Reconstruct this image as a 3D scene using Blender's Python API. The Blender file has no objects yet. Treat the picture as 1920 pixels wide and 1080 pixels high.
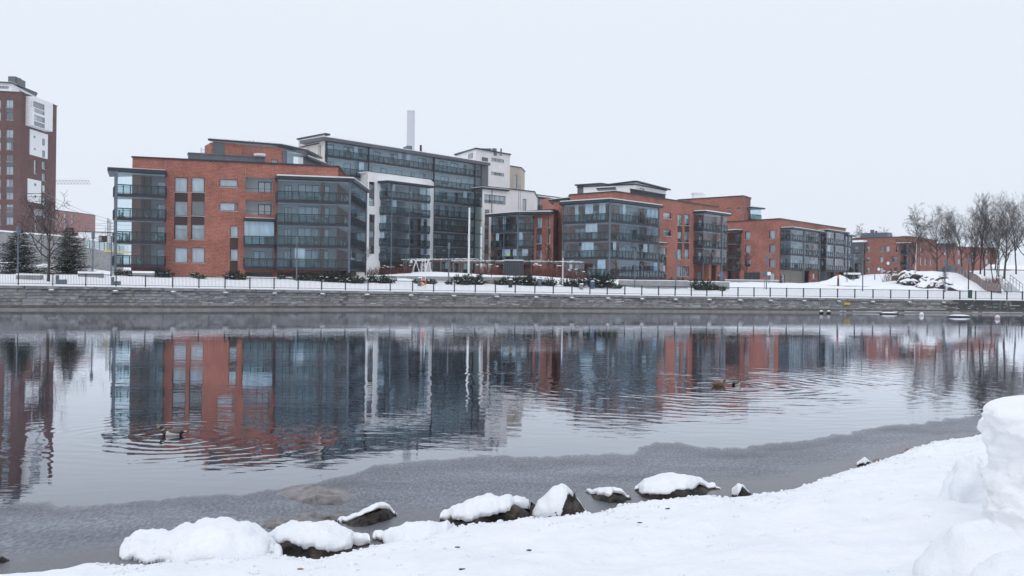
import bpy, bmesh, math, random
from mathutils import Vector, Matrix, noise
random.seed(11)
R = math.radians
scene = bpy.context.scene
COL = scene.collection

# ------------------------------------------------------------------ camera
FPX = 1867.0            # focal length in pixels of a 1920 wide frame (35 mm lens)
EYE = 2.6               # eye height over the water
ROLL = 0.013
PITCH = 2.5 / FPX
CAM = Vector((0, 0, EYE))
_fw = Vector((0, math.cos(PITCH), -math.sin(PITCH)))
_up0 = Vector((0, math.sin(PITCH), math.cos(PITCH)))
_rt0 = Vector((1, 0, 0))
_rt = _rt0 * math.cos(ROLL) + _up0 * math.sin(ROLL)
_up = -_rt0 * math.sin(ROLL) + _up0 * math.cos(ROLL)
cd = bpy.data.cameras.new('camera'); cam = bpy.data.objects.new('camera', cd); COL.objects.link(cam)
cd.sensor_width = 36.0; cd.lens = 36.0 * FPX / 1920.0; cd.clip_start = 0.1; cd.clip_end = 9000
m = Matrix.Identity(4)
for i, v in enumerate((_rt, _up, -_fw)):
    m[0][i], m[1][i], m[2][i] = v
m.translation = CAM
cam.matrix_world = m
scene.camera = cam

# ------------------------------------------------------------------ light
SUN_EL, SUN_AZ = R(38), R(200)
world = bpy.data.worlds.new('World'); scene.world = world; world.use_nodes = True
nt = world.node_tree; nt.nodes.clear()
out = nt.nodes.new('ShaderNodeOutputWorld'); bg = nt.nodes.new('ShaderNodeBackground')
sky = nt.nodes.new('ShaderNodeTexSky'); sky.sky_type = 'NISHITA'; sky.sun_disc = False
sky.sun_elevation = SUN_EL; sky.sun_rotation = SUN_AZ; sky.dust_density = 4.0
bg.inputs['Strength'].default_value = 0.10
nt.links.new(sky.outputs[0], bg.inputs['Color'])
# closed overcast: an even cloud layer, a little brighter overhead, over a trace of the blue sky
tc = nt.nodes.new('ShaderNodeTexCoord'); sx = nt.nodes.new('ShaderNodeSeparateXYZ')
nt.links.new(tc.outputs['Generated'], sx.inputs[0])
rp = nt.nodes.new('ShaderNodeValToRGB'); nt.links.new(sx.outputs['Z'], rp.inputs[0])
rp.color_ramp.elements[0].position = 0.0; rp.color_ramp.elements[0].color = (0.77, 0.83, 0.905, 1)
rp.color_ramp.elements[1].position = 1.0; rp.color_ramp.elements[1].color = (1.07, 1.12, 1.23, 1)
e = rp.color_ramp.elements.new(0.30); e.color = (0.84, 0.905, 0.975, 1)
bg2 = nt.nodes.new('ShaderNodeBackground'); bg2.inputs['Strength'].default_value = 1.0
nt.links.new(rp.outputs[0], bg2.inputs['Color'])
mx = nt.nodes.new('ShaderNodeMixShader'); mx.inputs[0].default_value = 0.96
nt.links.new(bg.outputs[0], mx.inputs[1]); nt.links.new(bg2.outputs[0], mx.inputs[2])
nt.links.new(mx.outputs[0], out.inputs['Surface'])
sd = bpy.data.lights.new('sun', 'SUN'); sd.energy = 0.6; sd.angle = R(30); sd.color = (1.0, 0.97, 0.93)
sun = bpy.data.objects.new('sun', sd); COL.objects.link(sun)
_sdir = Vector((math.sin(SUN_AZ) * math.cos(SUN_EL), math.cos(SUN_AZ) * math.cos(SUN_EL), math.sin(SUN_EL)))
sun.rotation_euler = _sdir.to_track_quat('Z', 'Y').to_euler(); sun.location = (0, -20, 60)
scene.view_settings.view_transform = 'Standard'; scene.view_settings.look = 'None'
scene.view_settings.gamma = 1.0; scene.view_settings.exposure = 0.0
scene.view_settings.use_curve_mapping = False
try:
    scene.cycles.transparent_max_bounces = 24; scene.cycles.max_bounces = 8
    scene.cycles.volume_bounces = 2
except Exception:
    pass

# ------------------------------------------------------------------ pixel -> place
def ray(px, py):
    return _rt * (px - 960) + _up * (540 - py) + _fw * FPX
def W(px, py, D):
    r = ray(px, py); return CAM + r * (D / r.y)
def G(px, py, z=0.0):
    r = ray(px, py); return CAM + r * ((z - EYE) / r.z)
def XY(px, D, py=500):
    p = W(px, py, D); return Vector((p.x, p.y))
def ZH(px, py, D):
    return W(px, py, D).z

# ------------------------------------------------------------------ materials
MATS = {}
def new_mat(name):
    m = bpy.data.materials.new(name); m.use_nodes = True; MATS[name] = m
    t = m.node_tree; b = t.nodes['Principled BSDF']
    return m, t, b
def N(t, kind, **kw):
    n = t.nodes.new(kind)
    for k, v in kw.items():
        if k.startswith('i_'):
            key = k[2:]
            n.inputs[int(key) if key.isdigit() else key.replace('_', ' ')].default_value = v
        else:
            setattr(n, k, v)
    return n
def mixc(t, fac, a, b, blend='MIX'):
    n = t.nodes.new('ShaderNodeMix'); n.data_type = 'RGBA'; n.blend_type = blend
    for sock, v in ((n.inputs[0], fac), (n.inputs[6], a), (n.inputs[7], b)):
        if hasattr(v, 'is_linked') or isinstance(v, bpy.types.NodeSocket): t.links.new(v, sock)
        elif isinstance(v, (int, float)): sock.default_value = v
        else: sock.default_value = (*v, 1)
    return n.outputs[2]
def ramp(t, src, stops):
    n = t.nodes.new('ShaderNodeValToRGB'); t.links.new(src, n.inputs[0])
    cr = n.color_ramp
    while len(cr.elements) < len(stops): cr.elements.new(0.5)
    for e, (p, c) in zip(cr.elements, stops):
        e.position = p; e.color = (c, c, c, 1) if isinstance(c, (int, float)) else (*c, 1)
    return n.outputs[0]
def noise_fac(t, scale, detail=4, rough=0.55, coord='Object', stretch=(1, 1, 1)):
    tc = t.nodes.new('ShaderNodeTexCoord'); mp = t.nodes.new('ShaderNodeMapping')
    mp.inputs['Scale'].default_value = stretch
    t.links.new(tc.outputs[coord], mp.inputs[0])
    n = N(t, 'ShaderNodeTexNoise'); n.inputs['Scale'].default_value = scale
    n.inputs['Detail'].default_value = detail; n.inputs['Roughness'].default_value = rough
    t.links.new(mp.outputs[0], n.inputs['Vector'])
    return n.outputs['Fac']
def bump(t, b, h, strength=0.3, dist=0.02, prev=None):
    n = t.nodes.new('ShaderNodeBump'); n.inputs['Strength'].default_value = strength
    n.inputs['Distance'].default_value = dist
    t.links.new(h, n.inputs['Height'])
    if prev is not None: t.links.new(prev, n.inputs['Normal'])
    if b is not None: t.links.new(n.outputs[0], b.inputs['Normal'])
    return n.outputs[0]
def plain(name, c, rough=0.6, metal=0.0, var=0.12, scale=3.0, spec=0.5, stretch=(1, 1, 1)):
    m, t, b = new_mat(name)
    f = noise_fac(t, scale, 5, 0.6, stretch=stretch)
    lo = tuple(x * (1 - var) for x in c); hi = tuple(min(1, x * (1 + var)) for x in c)
    t.links.new(ramp(t, f, [(0.3, lo), (0.7, hi)]), b.inputs['Base Color'])
    b.inputs['Roughness'].default_value = rough; b.inputs['Metallic'].default_value = metal
    b.inputs['Specular IOR Level'].default_value = spec
    return m
def brickmat(name, c1, c2, mortar, stain=0.34):
    m, t, b = new_mat(name)
    uv = N(t, 'ShaderNodeUVMap')
    br = N(t, 'ShaderNodeTexBrick', i_Scale=1.0)
    br.inputs['Brick Width'].default_value = 0.54; br.inputs['Row Height'].default_value = 0.17
    br.inputs['Mortar Size'].default_value = 0.018; br.inputs['Bias'].default_value = 0.0
    br.inputs['Color1'].default_value = (*c1, 1); br.inputs['Color2'].default_value = (*c2, 1)
    br.inputs['Mortar'].default_value = (*mortar, 1)
    t.links.new(uv.outputs[0], br.inputs['Vector'])
    big = noise_fac(t, 0.35, 6, 0.6); fine = noise_fac(t, 5.0, 4, 0.7, stretch=(1, 1, 2.5))
    c = mixc(t, 1.0, br.outputs['Color'], ramp(t, big, [(0.3, 1 - stain), (0.7, 1.08)]), 'MULTIPLY')
    c = mixc(t, 1.0, c, ramp(t, fine, [(0.3, 0.62), (0.72, 1.32)]), 'MULTIPLY')
    t.links.new(c, b.inputs['Base Color']); b.inputs['Roughness'].default_value = 0.85
    b.inputs['Specular IOR Level'].default_value = 0.2
    bump(t, b, br.outputs['Fac'], -0.4, 0.01)
    return m
M_BRICK = brickmat('red_brick', (0.44, 0.152, 0.112), (0.33, 0.108, 0.082), (0.40, 0.26, 0.22))
M_BRICK2 = brickmat('dark_red_brick', (0.34, 0.118, 0.092), (0.26, 0.090, 0.072), (0.28, 0.18, 0.15))
M_BRICKT = brickmat('brown_brick', (0.165, 0.085, 0.08), (0.125, 0.066, 0.064), (0.15, 0.10, 0.095), 0.2)
M_PINK = brickmat('pink_brick', (0.50, 0.22, 0.17), (0.44, 0.19, 0.15), (0.45, 0.25, 0.2), 0.1)
M_WHITE = plain('white_render', (0.80, 0.80, 0.81), 0.8, var=0.06, scale=0.5)
M_BEIGE = plain('beige_render', (0.60, 0.57, 0.53), 0.8, var=0.08, scale=0.5)
M_TAN = plain('tan_render', (0.47, 0.42, 0.36), 0.8, var=0.08, scale=0.5)
M_GREYR = plain('grey_render', (0.54, 0.56, 0.59), 0.8, var=0.10, scale=0.8)
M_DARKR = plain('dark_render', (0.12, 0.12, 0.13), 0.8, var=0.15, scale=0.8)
M_METAL = plain('dark_metal', (0.030, 0.036, 0.050), 0.45, 0.2, 0.2, 2.0)
M_FASCIA = plain('fascia_metal', (0.036, 0.036, 0.052), 0.5, 0.1, 0.15, 2.0)
M_STEEL = plain('grey_steel', (0.12, 0.15, 0.19), 0.4, 0.3, 0.1, 2.0)
M_BLACK = plain('black_paint', (0.018, 0.02, 0.025), 0.5, 0.1, 0.2, 4.0)
M_CLAD = plain('grey_cladding', (0.11, 0.12, 0.14), 0.6, 0.1, 0.12, 1.0)
M_BROWN = plain('brown_panel', (0.045, 0.026, 0.026), 0.6, 0.0, 0.15, 1.0)
M_FRAME = plain('window_frame_paint', (0.045, 0.05, 0.06), 0.5)
M_SILL = plain('sill_metal', (0.6, 0.62, 0.66), 0.5)
M_CURT = plain('curtain_cloth', (0.60, 0.62, 0.64), 0.9, 0, 0.25, 2.0, stretch=(6, 6, 0.3))
M_BLIND = plain('blind_cloth', (0.58, 0.62, 0.66), 0.9, 0, 0.3, 1.2)
M_YCURT = plain('yellow_curtain_cloth', (0.50, 0.42, 0.24), 0.9, 0, 0.2, 2.0, stretch=(6, 6, 0.3))
M_ROOM = plain('room_tone_backing', (0.04, 0.045, 0.05), 0.9, 0, 0.5, 0.9)  # flat sheet behind a window, the room's dimness put into its colour
M_ROOML = plain('sky_tone_backing', (0.34, 0.37, 0.40), 0.9, 0, 0.6, 1.1)  # backing colour lightened to imitate sky mirrored in the panes
M_WOODL = plain('weathered_timber', (0.16, 0.12, 0.10), 0.8, 0, 0.3, 3.0)
M_CONC = plain('grey_concrete', (0.26, 0.265, 0.275), 0.85, 0, 0.2, 1.5)
M_CONCD = plain('dark_concrete', (0.12, 0.12, 0.13), 0.85, 0, 0.25, 1.5)
M_WPAINT = plain('white_paint', (0.75, 0.76, 0.78), 0.5)
M_YELLOW = plain('yellow_paint', (0.75, 0.48, 0.03), 0.5)
M_ORANGE = plain('orange_plastic', (0.75, 0.13, 0.05), 0.5)
M_BLUE = plain('blue_paint', (0.05, 0.11, 0.19), 0.5)
M_GREENP = plain('green_paint', (0.02, 0.07, 0.05), 0.5)
M_LIME = plain('lime_cloth', (0.30, 0.60, 0.05), 0.7)

def snowmat():
    m, t, b = new_mat('snow')
    f = noise_fac(t, 1.7, 8, 0.6)
    t.links.new(ramp(t, f, [(0.3, (0.80, 0.83, 0.88)), (0.7, (0.90, 0.915, 0.94))]), b.inputs['Base Color'])
    b.inputs['Roughness'].default_value = 0.75; b.inputs['Specular IOR Level'].default_value = 0.15
    h1 = bump(t, None, noise_fac(t, 3.0, 8, 0.65), 0.45, 0.12)
    bump(t, b, noise_fac(t, 34.0, 6, 0.75), 0.6, 0.014, h1)
    return m
M_SNOW = snowmat()

def oldsnow():
    m, t, b = new_mat('old_ploughed_snow')
    f = noise_fac(t, 1.4, 8, 0.65); d = noise_fac(t, 9.0, 8, 0.8); k = noise_fac(t, 1.1, 4, 0.6)
    c = ramp(t, f, [(0.3, (0.90, 0.92, 0.95)), (0.6, (0.95, 0.955, 0.97))])
    mm = N(t, 'ShaderNodeMath', operation='MULTIPLY'); t.links.new(ramp(t, d, [(0.62, 0.0), (0.70, 1.0)]), mm.inputs[0]); t.links.new(ramp(t, k, [(0.5, 0.0), (0.62, 0.75)]), mm.inputs[1])
    t.links.new(mixc(t, mm.outputs[0], c, (0.16, 0.13, 0.11)), b.inputs['Base Color'])
    b.inputs['Roughness'].default_value = 0.7; b.inputs['Specular IOR Level'].default_value = 0.2
    h1 = bump(t, None, noise_fac(t, 2.6, 10, 0.7), 0.45, 0.12); bump(t, b, noise_fac(t, 28.0, 6, 0.7), 0.6, 0.02, h1)
    return m
M_OLDSNOW = oldsnow()

def thin_glass(name, tint, ior=1.6, rough=0.0):
    m, t, b = new_mat(name); t.nodes.remove(b)
    o = t.nodes['Material Output']
    tr = N(t, 'ShaderNodeBsdfTransparent'); tr.inputs[0].default_value = (*tint, 1)
    gl = N(t, 'ShaderNodeBsdfGlossy'); gl.inputs['Roughness'].default_value = rough
    gl.inputs['Color'].default_value = (0.95, 0.97, 1, 1)
    f = N(t, 'ShaderNodeFresnel'); g = N(t, 'ShaderNodeNewGeometry')
    io = N(t, 'ShaderNodeMapRange'); io.inputs[3].default_value = ior; io.inputs[4].default_value = 1 / ior
    t.links.new(g.outputs['Backfacing'], io.inputs[0]); t.links.new(io.outputs[0], f.inputs[0])
    mx = N(t, 'ShaderNodeMixShader')
    t.links.new(f.outputs[0], mx.inputs[0]); t.links.new(tr.outputs[0], mx.inputs[1]); t.links.new(gl.outputs[0], mx.inputs[2])
    t.links.new(mx.outputs[0], o.inputs['Surface'])
    return m
M_GLASS = thin_glass('clear_glass', (0.87, 0.935, 0.97), 1.5)
M_RGLASS = thin_glass('tinted_rail_glass', (0.62, 0.755, 0.785), 1.6)
M_WGLASS = thin_glass('window_glass', (0.90, 0.94, 0.96), 2.0)
M_SCREEN = thin_glass('screen_glass', (0.72, 0.80, 0.80), 1.6)

def stonemat():
    m, t, b = new_mat('granite_block')
    oi = N(t, 'ShaderNodeObjectInfo')
    f = noise_fac(t, 2.5, 8, 0.7); g = noise_fac(t, 0.9, 6, 0.65, stretch=(2.0, 2.0, 0.5))
    c = ramp(t, f, [(0.3, (0.12, 0.128, 0.145)), (0.55, (0.20, 0.21, 0.23)), (0.75, (0.30, 0.30, 0.31))])
    c = mixc(t, 1.0, c, ramp(t, oi.outputs['Random'], [(0.0, 0.6), (0.5, 1.0), (1.0, 1.45)]), 'MULTIPLY')
    c = mixc(t, ramp(t, g, [(0.56, 0.0), (0.68, 0.75)]), c, (0.40, 0.39, 0.37))
    t.links.new(c, b.inputs['Base Color']); b.inputs['Roughness'].default_value = 0.8
    bump(t, b, f, 0.6, 0.05)
    return m
M_STONE = stonemat()
def footmat():
    m, t, b = new_mat('stained_footing')
    f = noise_fac(t, 1.2, 8, 0.7, stretch=(1, 1, 4))
    t.links.new(ramp(t, f, [(0.3, (0.06, 0.052, 0.048)), (0.6, (0.16, 0.14, 0.125)), (0.8, (0.30, 0.28, 0.26))]), b.inputs['Base Color'])
    b.inputs['Roughness'].default_value = 0.8; bump(t, b, f, 0.5, 0.05)
    return m
M_FOOT = footmat()
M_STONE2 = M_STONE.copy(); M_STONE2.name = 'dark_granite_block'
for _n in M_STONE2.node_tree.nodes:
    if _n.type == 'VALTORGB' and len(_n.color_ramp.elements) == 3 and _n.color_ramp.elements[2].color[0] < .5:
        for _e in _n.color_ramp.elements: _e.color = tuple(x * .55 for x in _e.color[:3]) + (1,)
def rockmat():
    m, t, b = new_mat('wet_rock')
    f = noise_fac(t, 4.0, 9, 0.7); g = noise_fac(t, 1.3, 5, 0.6)
    c = ramp(t, f, [(0.36, (0.012, 0.011, 0.012)), (0.52, (0.045, 0.036, 0.033)), (0.68, (0.15, 0.12, 0.105))])
    c = mixc(t, ramp(t, g, [(0.5, 0.0), (0.65, 0.6)]), c, (0.10, 0.058, 0.042))
    t.links.new(c, b.inputs['Base Color']); b.inputs['Roughness'].default_value = 0.55; b.inputs['Specular IOR Level'].default_value = 0.25
    h = bump(t, None, g, 0.7, 0.15); bump(t, b, f, 1.0, 0.12, h)
    return m
M_ROCK = rockmat()
M_BROCK = plain('brown_rock', (0.22, 0.12, 0.085), 0.6, 0, 0.4, 8.0)
M_ICEROCK = plain('frosted_rock', (0.125, 0.115, 0.118), 0.32, 0, 0.8, 9.0, stretch=(1, .5, 1))
def barkmat(name, c, snow=0.62):
    m, t, b = new_mat(name)
    g = N(t, 'ShaderNodeNewGeometry'); s = N(t, 'ShaderNodeSeparateXYZ'); t.links.new(g.outputs['Normal'], s.inputs[0])
    nf = noise_fac(t, 1.5, 4, 0.6)
    ad = N(t, 'ShaderNodeMath', operation='ADD'); t.links.new(s.outputs['Z'], ad.inputs[0]); t.links.new(nf, ad.inputs[1])
    mr = N(t, 'ShaderNodeMapRange'); t.links.new(ad.outputs[0], mr.inputs[0])
    mr.inputs[1].default_value = snow + 0.5; mr.inputs[2].default_value = snow + 0.65
    k = noise_fac(t, 6.0, 5, 0.6)
    base = ramp(t, k, [(0.3, tuple(x * 0.7 for x in c)), (0.7, tuple(x * 1.3 for x in c))])
    t.links.new(mixc(t, mr.outputs[0], base, (0.82, 0.84, 0.88)), b.inputs['Base Color'])
    b.inputs['Roughness'].default_value = 0.85; b.inputs['Specular IOR Level'].default_value = 0.2
    return m
M_BARK = barkmat('snowy_bark', (0.060, 0.050, 0.048))
M_TWIG = barkmat('snowy_twig', (0.040, 0.034, 0.034), 0.9)
M_RTWIG = barkmat('reddish_twig', (0.15, 0.06, 0.05), 0.7)
M_NEEDLE = barkmat('snowy_needles', (0.026, 0.040, 0.032), 0.80)
M_NEEDLE2 = barkmat('olive_needles', (0.050, 0.062, 0.034), 0.80)
def birchmat():
    m, t, b = new_mat('birch_bark')
    k = noise_fac(t, 2.0, 5, 0.7, stretch=(1, 1, 4))
    t.links.new(ramp(t, k, [(0.36, (0.05, 0.045, 0.045)), (0.44, (0.62, 0.60, 0.59))]), b.inputs['Base Color'])
    b.inputs['Roughness'].default_value = 0.7
    return m
M_BIRCH = birchmat()

# ------------------------------------------------------------------ mesh helpers
class MB:
    def __init__(s): s.v = []; s.f = []; s.uv = []; s.mi = []
    def face(s, pts, uv=None, mi=0):
        n = len(s.v); s.v += [tuple(p) for p in pts]; s.f.append(tuple(range(n, n + len(pts))))
        s.uv.append(uv or [(0, 0)] * len(pts)); s.mi.append(mi)
    def prism(s, poly, z0, z1, z1b=None, mi=0):
        """poly: list of (x,y); vertical prism. z1 may be a function of the point"""
        a = sum(poly[i][0] * poly[(i + 1) % len(poly)][1] - poly[(i + 1) % len(poly)][0] * poly[i][1] for i in range(len(poly)))
        P = list(poly) if a > 0 else list(poly)[::-1]
        zt = (lambda p: z1(p)) if callable(z1) else (lambda p: z1)
        zb = (lambda p: z0(p)) if callable(z0) else (lambda p: z0)
        s.face([(p[0], p[1], zt(p)) for p in P], [(p[0], p[1]) for p in P], mi)
        s.face([(p[0], p[1], zb(p)) for p in P[::-1]], [(p[0], p[1]) for p in P[::-1]], mi)
        u = 0
        for i in range(len(P)):
            p, q = P[i], P[(i + 1) % len(P)]; L = math.hypot(q[0] - p[0], q[1] - p[1])
            s.face([(p[0], p[1], zb(p)), (q[0], q[1], zb(q)), (q[0], q[1], zt(q)), (p[0], p[1], zt(p))],
                   [(u, zb(p)), (u + L, zb(q)), (u + L, zt(q)), (u, zt(p))], mi); u += L
    def obox(s, o, ax, ay, az, mi=0):
        """box from corner o with edge vectors"""
        o, ax, ay, az = Vector(o), Vector(ax), Vector(ay), Vector(az)
        if ax.cross(ay).dot(az) < 0: ax, ay = ay, ax
        c = [o, o + ax, o + ax + ay, o + ay, o + az, o + ax + az, o + ax + ay + az, o + ay + az]
        lx, ly, lz = ax.length, ay.length, az.length
        for idx, (w, h) in (((0, 3, 2, 1), (ly, lx)), ((4, 5, 6, 7), (lx, ly)), ((0, 1, 5, 4), (lx, lz)), ((1, 2, 6, 5), (ly, lz)), ((2, 3, 7, 6), (lx, lz)), ((3, 0, 4, 7), (ly, lz))):
            s.face([c[i] for i in idx], [(0, 0), (w, 0), (w, h), (0, h)], mi)
    def box(s, x0, y0, z0, x1, y1, z1, mi=0):
        s.obox((x0, y0, z0), (x1 - x0, 0, 0), (0, y1 - y0, 0), (0, 0, z1 - z0), mi)
    def bar(s, p, q, w, h=None, mi=0):
        """rectangular bar centred on the line p-q"""
        p, q = Vector(p), Vector(q); h = h or w; d = (q - p)
        side = d.cross(Vector((0, 0, 1)))
        if side.length < 1e-6: side = Vector((1, 0, 0))
        side.normalize(); up = side.cross(d).normalized()
        s.obox(p - side * w / 2 - up * h / 2, side * w, up * h, d, mi)
    def tube(s, pts, radii, n=6, cap=True, mi=0):
        rings = []
        for i, p in enumerate(pts):
            p = Vector(p)
            d = Vector(pts[min(i + 1, len(pts) - 1)]) - Vector(pts[max(i - 1, 0)])
            d.normalize()
            a = d.cross(Vector((0, 0, 1)) if abs(d.z) < 0.9 else Vector((1, 0, 0))).normalized(); b = d.cross(a)
            k = len(s.v)
            for j in range(n):
                an = 2 * math.pi * j / n
                s.v.append(tuple(p + (a * math.cos(an) + b * math.sin(an)) * radii[i]))
            rings.append(k)
        for i in range(len(rings) - 1):
            for j in range(n):
                a, b = rings[i] + j, rings[i] + (j + 1) % n
                c, d = rings[i + 1] + (j + 1) % n, rings[i + 1] + j
                s.f.append((a, b, c, d)); s.uv.append([(0, 0)] * 4); s.mi.append(mi)
        if cap:
            s.f.append(tuple(rings[-1] + j for j in range(n))); s.uv.append([(0, 0)] * n); s.mi.append(mi)
            s.f.append(tuple(rings[0] + j for j in range(n))[::-1]); s.uv.append([(0, 0)] * n); s.mi.append(mi)
    def blob(s, c, rx, ry, rz, nz=6, na=9, seed=0, amp=0.2, flat=None, mi=0):
        k = len(s.v); c = Vector(c)
        for i in range(nz + 1):
            th = math.pi * i / nz
            for j in range(na):
                ph = 2 * math.pi * j / na
                d = Vector((math.sin(th) * math.cos(ph), math.sin(th) * math.sin(ph), math.cos(th)))
                r = 1 + amp * noise.noise(d * 1.6 + Vector((seed * 7.3, seed * 1.7, 0))) * 1.6
                p = Vector((d.x * rx * r, d.y * ry * r, d.z * rz * r))
                if flat is not None and p.z < flat: p.z = flat
                s.v.append(tuple(c + p))
        for i in range(nz):
            for j in range(na):
                a, b = k + i * na + j, k + i * na + (j + 1) % na
                s.f.append((a, a + na, b + na, b)); s.uv.append([(0, 0)] * 4); s.mi.append(mi)
    def mesh(s, name, mats, smooth=False):
        me = bpy.data.meshes.new(name); me.from_pydata(s.v, [], s.f)
        uvl = me.uv_layers.new(name='UVMap')
        flat = [c for f in s.uv for p in f for c in p]
        uvl.data.foreach_set('uv', flat)
        for mm in (mats if isinstance(mats, (list, tuple)) else [mats]): me.materials.append(mm)
        if any(s.mi): me.polygons.foreach_set('material_index', s.mi)
        if smooth: me.polygons.foreach_set('use_smooth', [True] * len(s.f))
        me.update(); return me
    def build(s, name, mats, parent=None, smooth=False):
        o = bpy.data.objects.new(name, s.mesh(name, mats, smooth)); COL.objects.link(o)
        if parent is not None: attach(o, parent)
        return o
WM = {}
def wmat(o): return WM.get(o.name, Matrix.Identity(4))
def attach(o, parent):
    o.parent = parent; o.matrix_parent_inverse = wmat(parent).inverted()
def tag(o, label=None, cat=None, group=None, kind=None):
    if label: o['label'] = label
    if cat: o['category'] = cat
    if group: o['group'] = group
    if kind: o['kind'] = kind
    return o
def thing(name, loc, label, cat, group=None, rz=0.0, kind=None):
    o = bpy.data.objects.new(name, None); COL.objects.link(o)
    o.empty_display_size = 0.5
    o.matrix_basis = Matrix.Translation(loc) @ Matrix.Rotation(rz, 4, 'Z'); WM[o.name] = o.matrix_basis.copy()
    return tag(o, label, cat, group, kind)
def local_thing(name, loc, label, cat, group=None, rz=0.0, scale=1.0):
    """parts of this one are modelled about the origin"""
    o = bpy.data.objects.new(name, None); COL.objects.link(o)
    o.location = loc; o.rotation_euler = (0, 0, rz); o.scale = (scale,) * 3
    return tag(o, label, cat, group)
def lpart(name, mesh, parent):
    o = bpy.data.objects.new(name, mesh); COL.objects.link(o); o.parent = parent; return o
def copy_tree(o, parent=None, loc=None, rz=None, scale=None, label=None):
    c = o.copy(); COL.objects.link(c)
    if parent is not None: c.parent = parent
    if loc is not None: c.location = loc
    if rz is not None: c.rotation_euler = (0, 0, rz)
    if scale is not None: c.scale = (scale,) * 3 if not hasattr(scale, '__len__') else scale
    if label: c['label'] = label
    for ch in list(o.children): copy_tree(ch, c)
    return c
def struct(name, mb, mat, smooth=False):
    o = mb.build(name, mat, None, smooth); o['kind'] = 'structure'; return o
def stuff(o): o['kind'] = 'stuff'; return o

_ub = MB(); _ub.box(0, 0, 0, 1, 1, 1)
UNIT = {}
def panel(name, mat, o, t, w, h, parent, th=0.012):
    """thin upright panel sharing one mesh: corner o, direction t, width w, height h"""
    key = mat.name
    if key not in UNIT: UNIT[key] = _ub.mesh('panel_' + key, mat)
    ob = bpy.data.objects.new(name, UNIT[key]); COL.objects.link(ob)
    n = Vector((t.y, -t.x, 0))
    mm = Matrix(((t.x * w, n.x * th, 0, o[0]), (t.y * w, n.y * th, 0, o[1]), (0, 0, h, o[2]), (0, 0, 0, 1)))
    ob.matrix_basis = mm; ob.parent = parent; ob.matrix_parent_inverse = wmat(parent).inverted()
    return ob

class Plane:
    """upright facade plane from plan point A (left as seen from the river) to B"""
    def __init__(s, xa, Da, xb, Db, py=480):
        s.A = XY(xa, Da, py); s.B = XY(xb, Db, py); s.setup()
    def setup(s):
        d = s.B - s.A; s.L = d.length; s.t = d / s.L; s.n = Vector((s.t.y, -s.t.x))
        s.t3 = Vector((s.t.x, s.t.y, 0)); s.n3 = Vector((s.n.x, s.n.y, 0)); return s
    @staticmethod
    def pts(A, B):
        p = Plane.__new__(Plane); p.A = Vector(A); p.B = Vector(B); return p.setup()
    def off(s, d):
        return Plane.pts(s.A + s.n * d, s.B + s.n * d)
    def P(s, u, z, out=0.0):
        p = s.A + s.t * u + s.n * out; return Vector((p.x, p.y, z))
    def p2(s, u, out=0.0):
        p = s.A + s.t * u + s.n * out; return (p.x, p.y)
    def hit(s, px, py):
        r = ray(px, py); o = CAM
        den = r.x * s.n.x + r.y * s.n.y
        k = ((s.A.x - o.x) * s.n.x + (s.A.y - o.y) * s.n.y) / den
        q = o + r * k
        return ((q.x - s.A.x) * s.t.x + (q.y - s.A.y) * s.t.y, q.z)
    def rect(s, x0, y0, x1, y1):
        ym, xm = (y0 + y1) / 2, (x0 + x1) / 2
        return (s.hit(x0, ym)[0], s.hit(xm, y1)[1], s.hit(x1, ym)[0], s.hit(xm, y0)[1])   # u0, z0, u1, z1

def wall(b, pl, u0, u1, z0, za, zb, holes, mat, name='wall', depth=0.25, thick=0.3):
    """upright wall with real openings; top slopes from za (at u0) to zb (at u1)"""
    mb = MB(); zt = lambda u: za + (zb - za) * (u - u0) / (u1 - u0)
    hs = [(max(u0, a), max(z0, c), min(u1, d), e) for a, c, d, e in holes if d > u0 and a < u1]
    us = sorted({u0, u1} | {round(h[0], 4) for h in hs} | {round(h[2], 4) for h in hs})
    us = [u for u in us if u0 - 1e-6 <= u <= u1 + 1e-6]
    hm = max([h[3] for h in hs] + [z0]); top = hm + 0.05 if hs else z0
    zs = sorted({z0} | {round(h[1], 4) for h in hs} | {round(h[3], 4) for h in hs} | {top})
    def q(a, b_, c, d, e=None):
        e = d if e is None else e
        mb.face([pl.P(a, c), pl.P(b_, c), pl.P(b_, e), pl.P(a, d)], [(a, c), (b_, c), (b_, e), (a, d)])
    for i in range(len(us) - 1):
        a, c = us[i], us[i + 1]
        if c - a < 1e-4: continue
        run = None
        for j in range(len(zs) - 1):
            z_, zz = zs[j], zs[j + 1]; cu, cz = (a + c) / 2, (z_ + zz) / 2
            hole = any(h[0] < cu < h[2] and h[1] < cz < h[3] for h in hs)
            if hole:
                if run is not None: q(a, c, run, z_); run = None
            elif run is None: run = z_
        if run is None: run = zs[-1]
        q(a, c, run, zt(a), zt(c))
    for h in hs:
        a, c, d, e = h
        for (p, r_) in (((a, c), (d, c)), ((d, c), (d, e)), ((d, e), (a, e)), ((a, e), (a, c))):
            mb.face([pl.P(*p), pl.P(*r_), pl.P(*r_, -depth), pl.P(*p, -depth)], [(0, 0), (1, 0), (1, depth), (0, depth)])
    return mb.build(name, mat, b)

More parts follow.
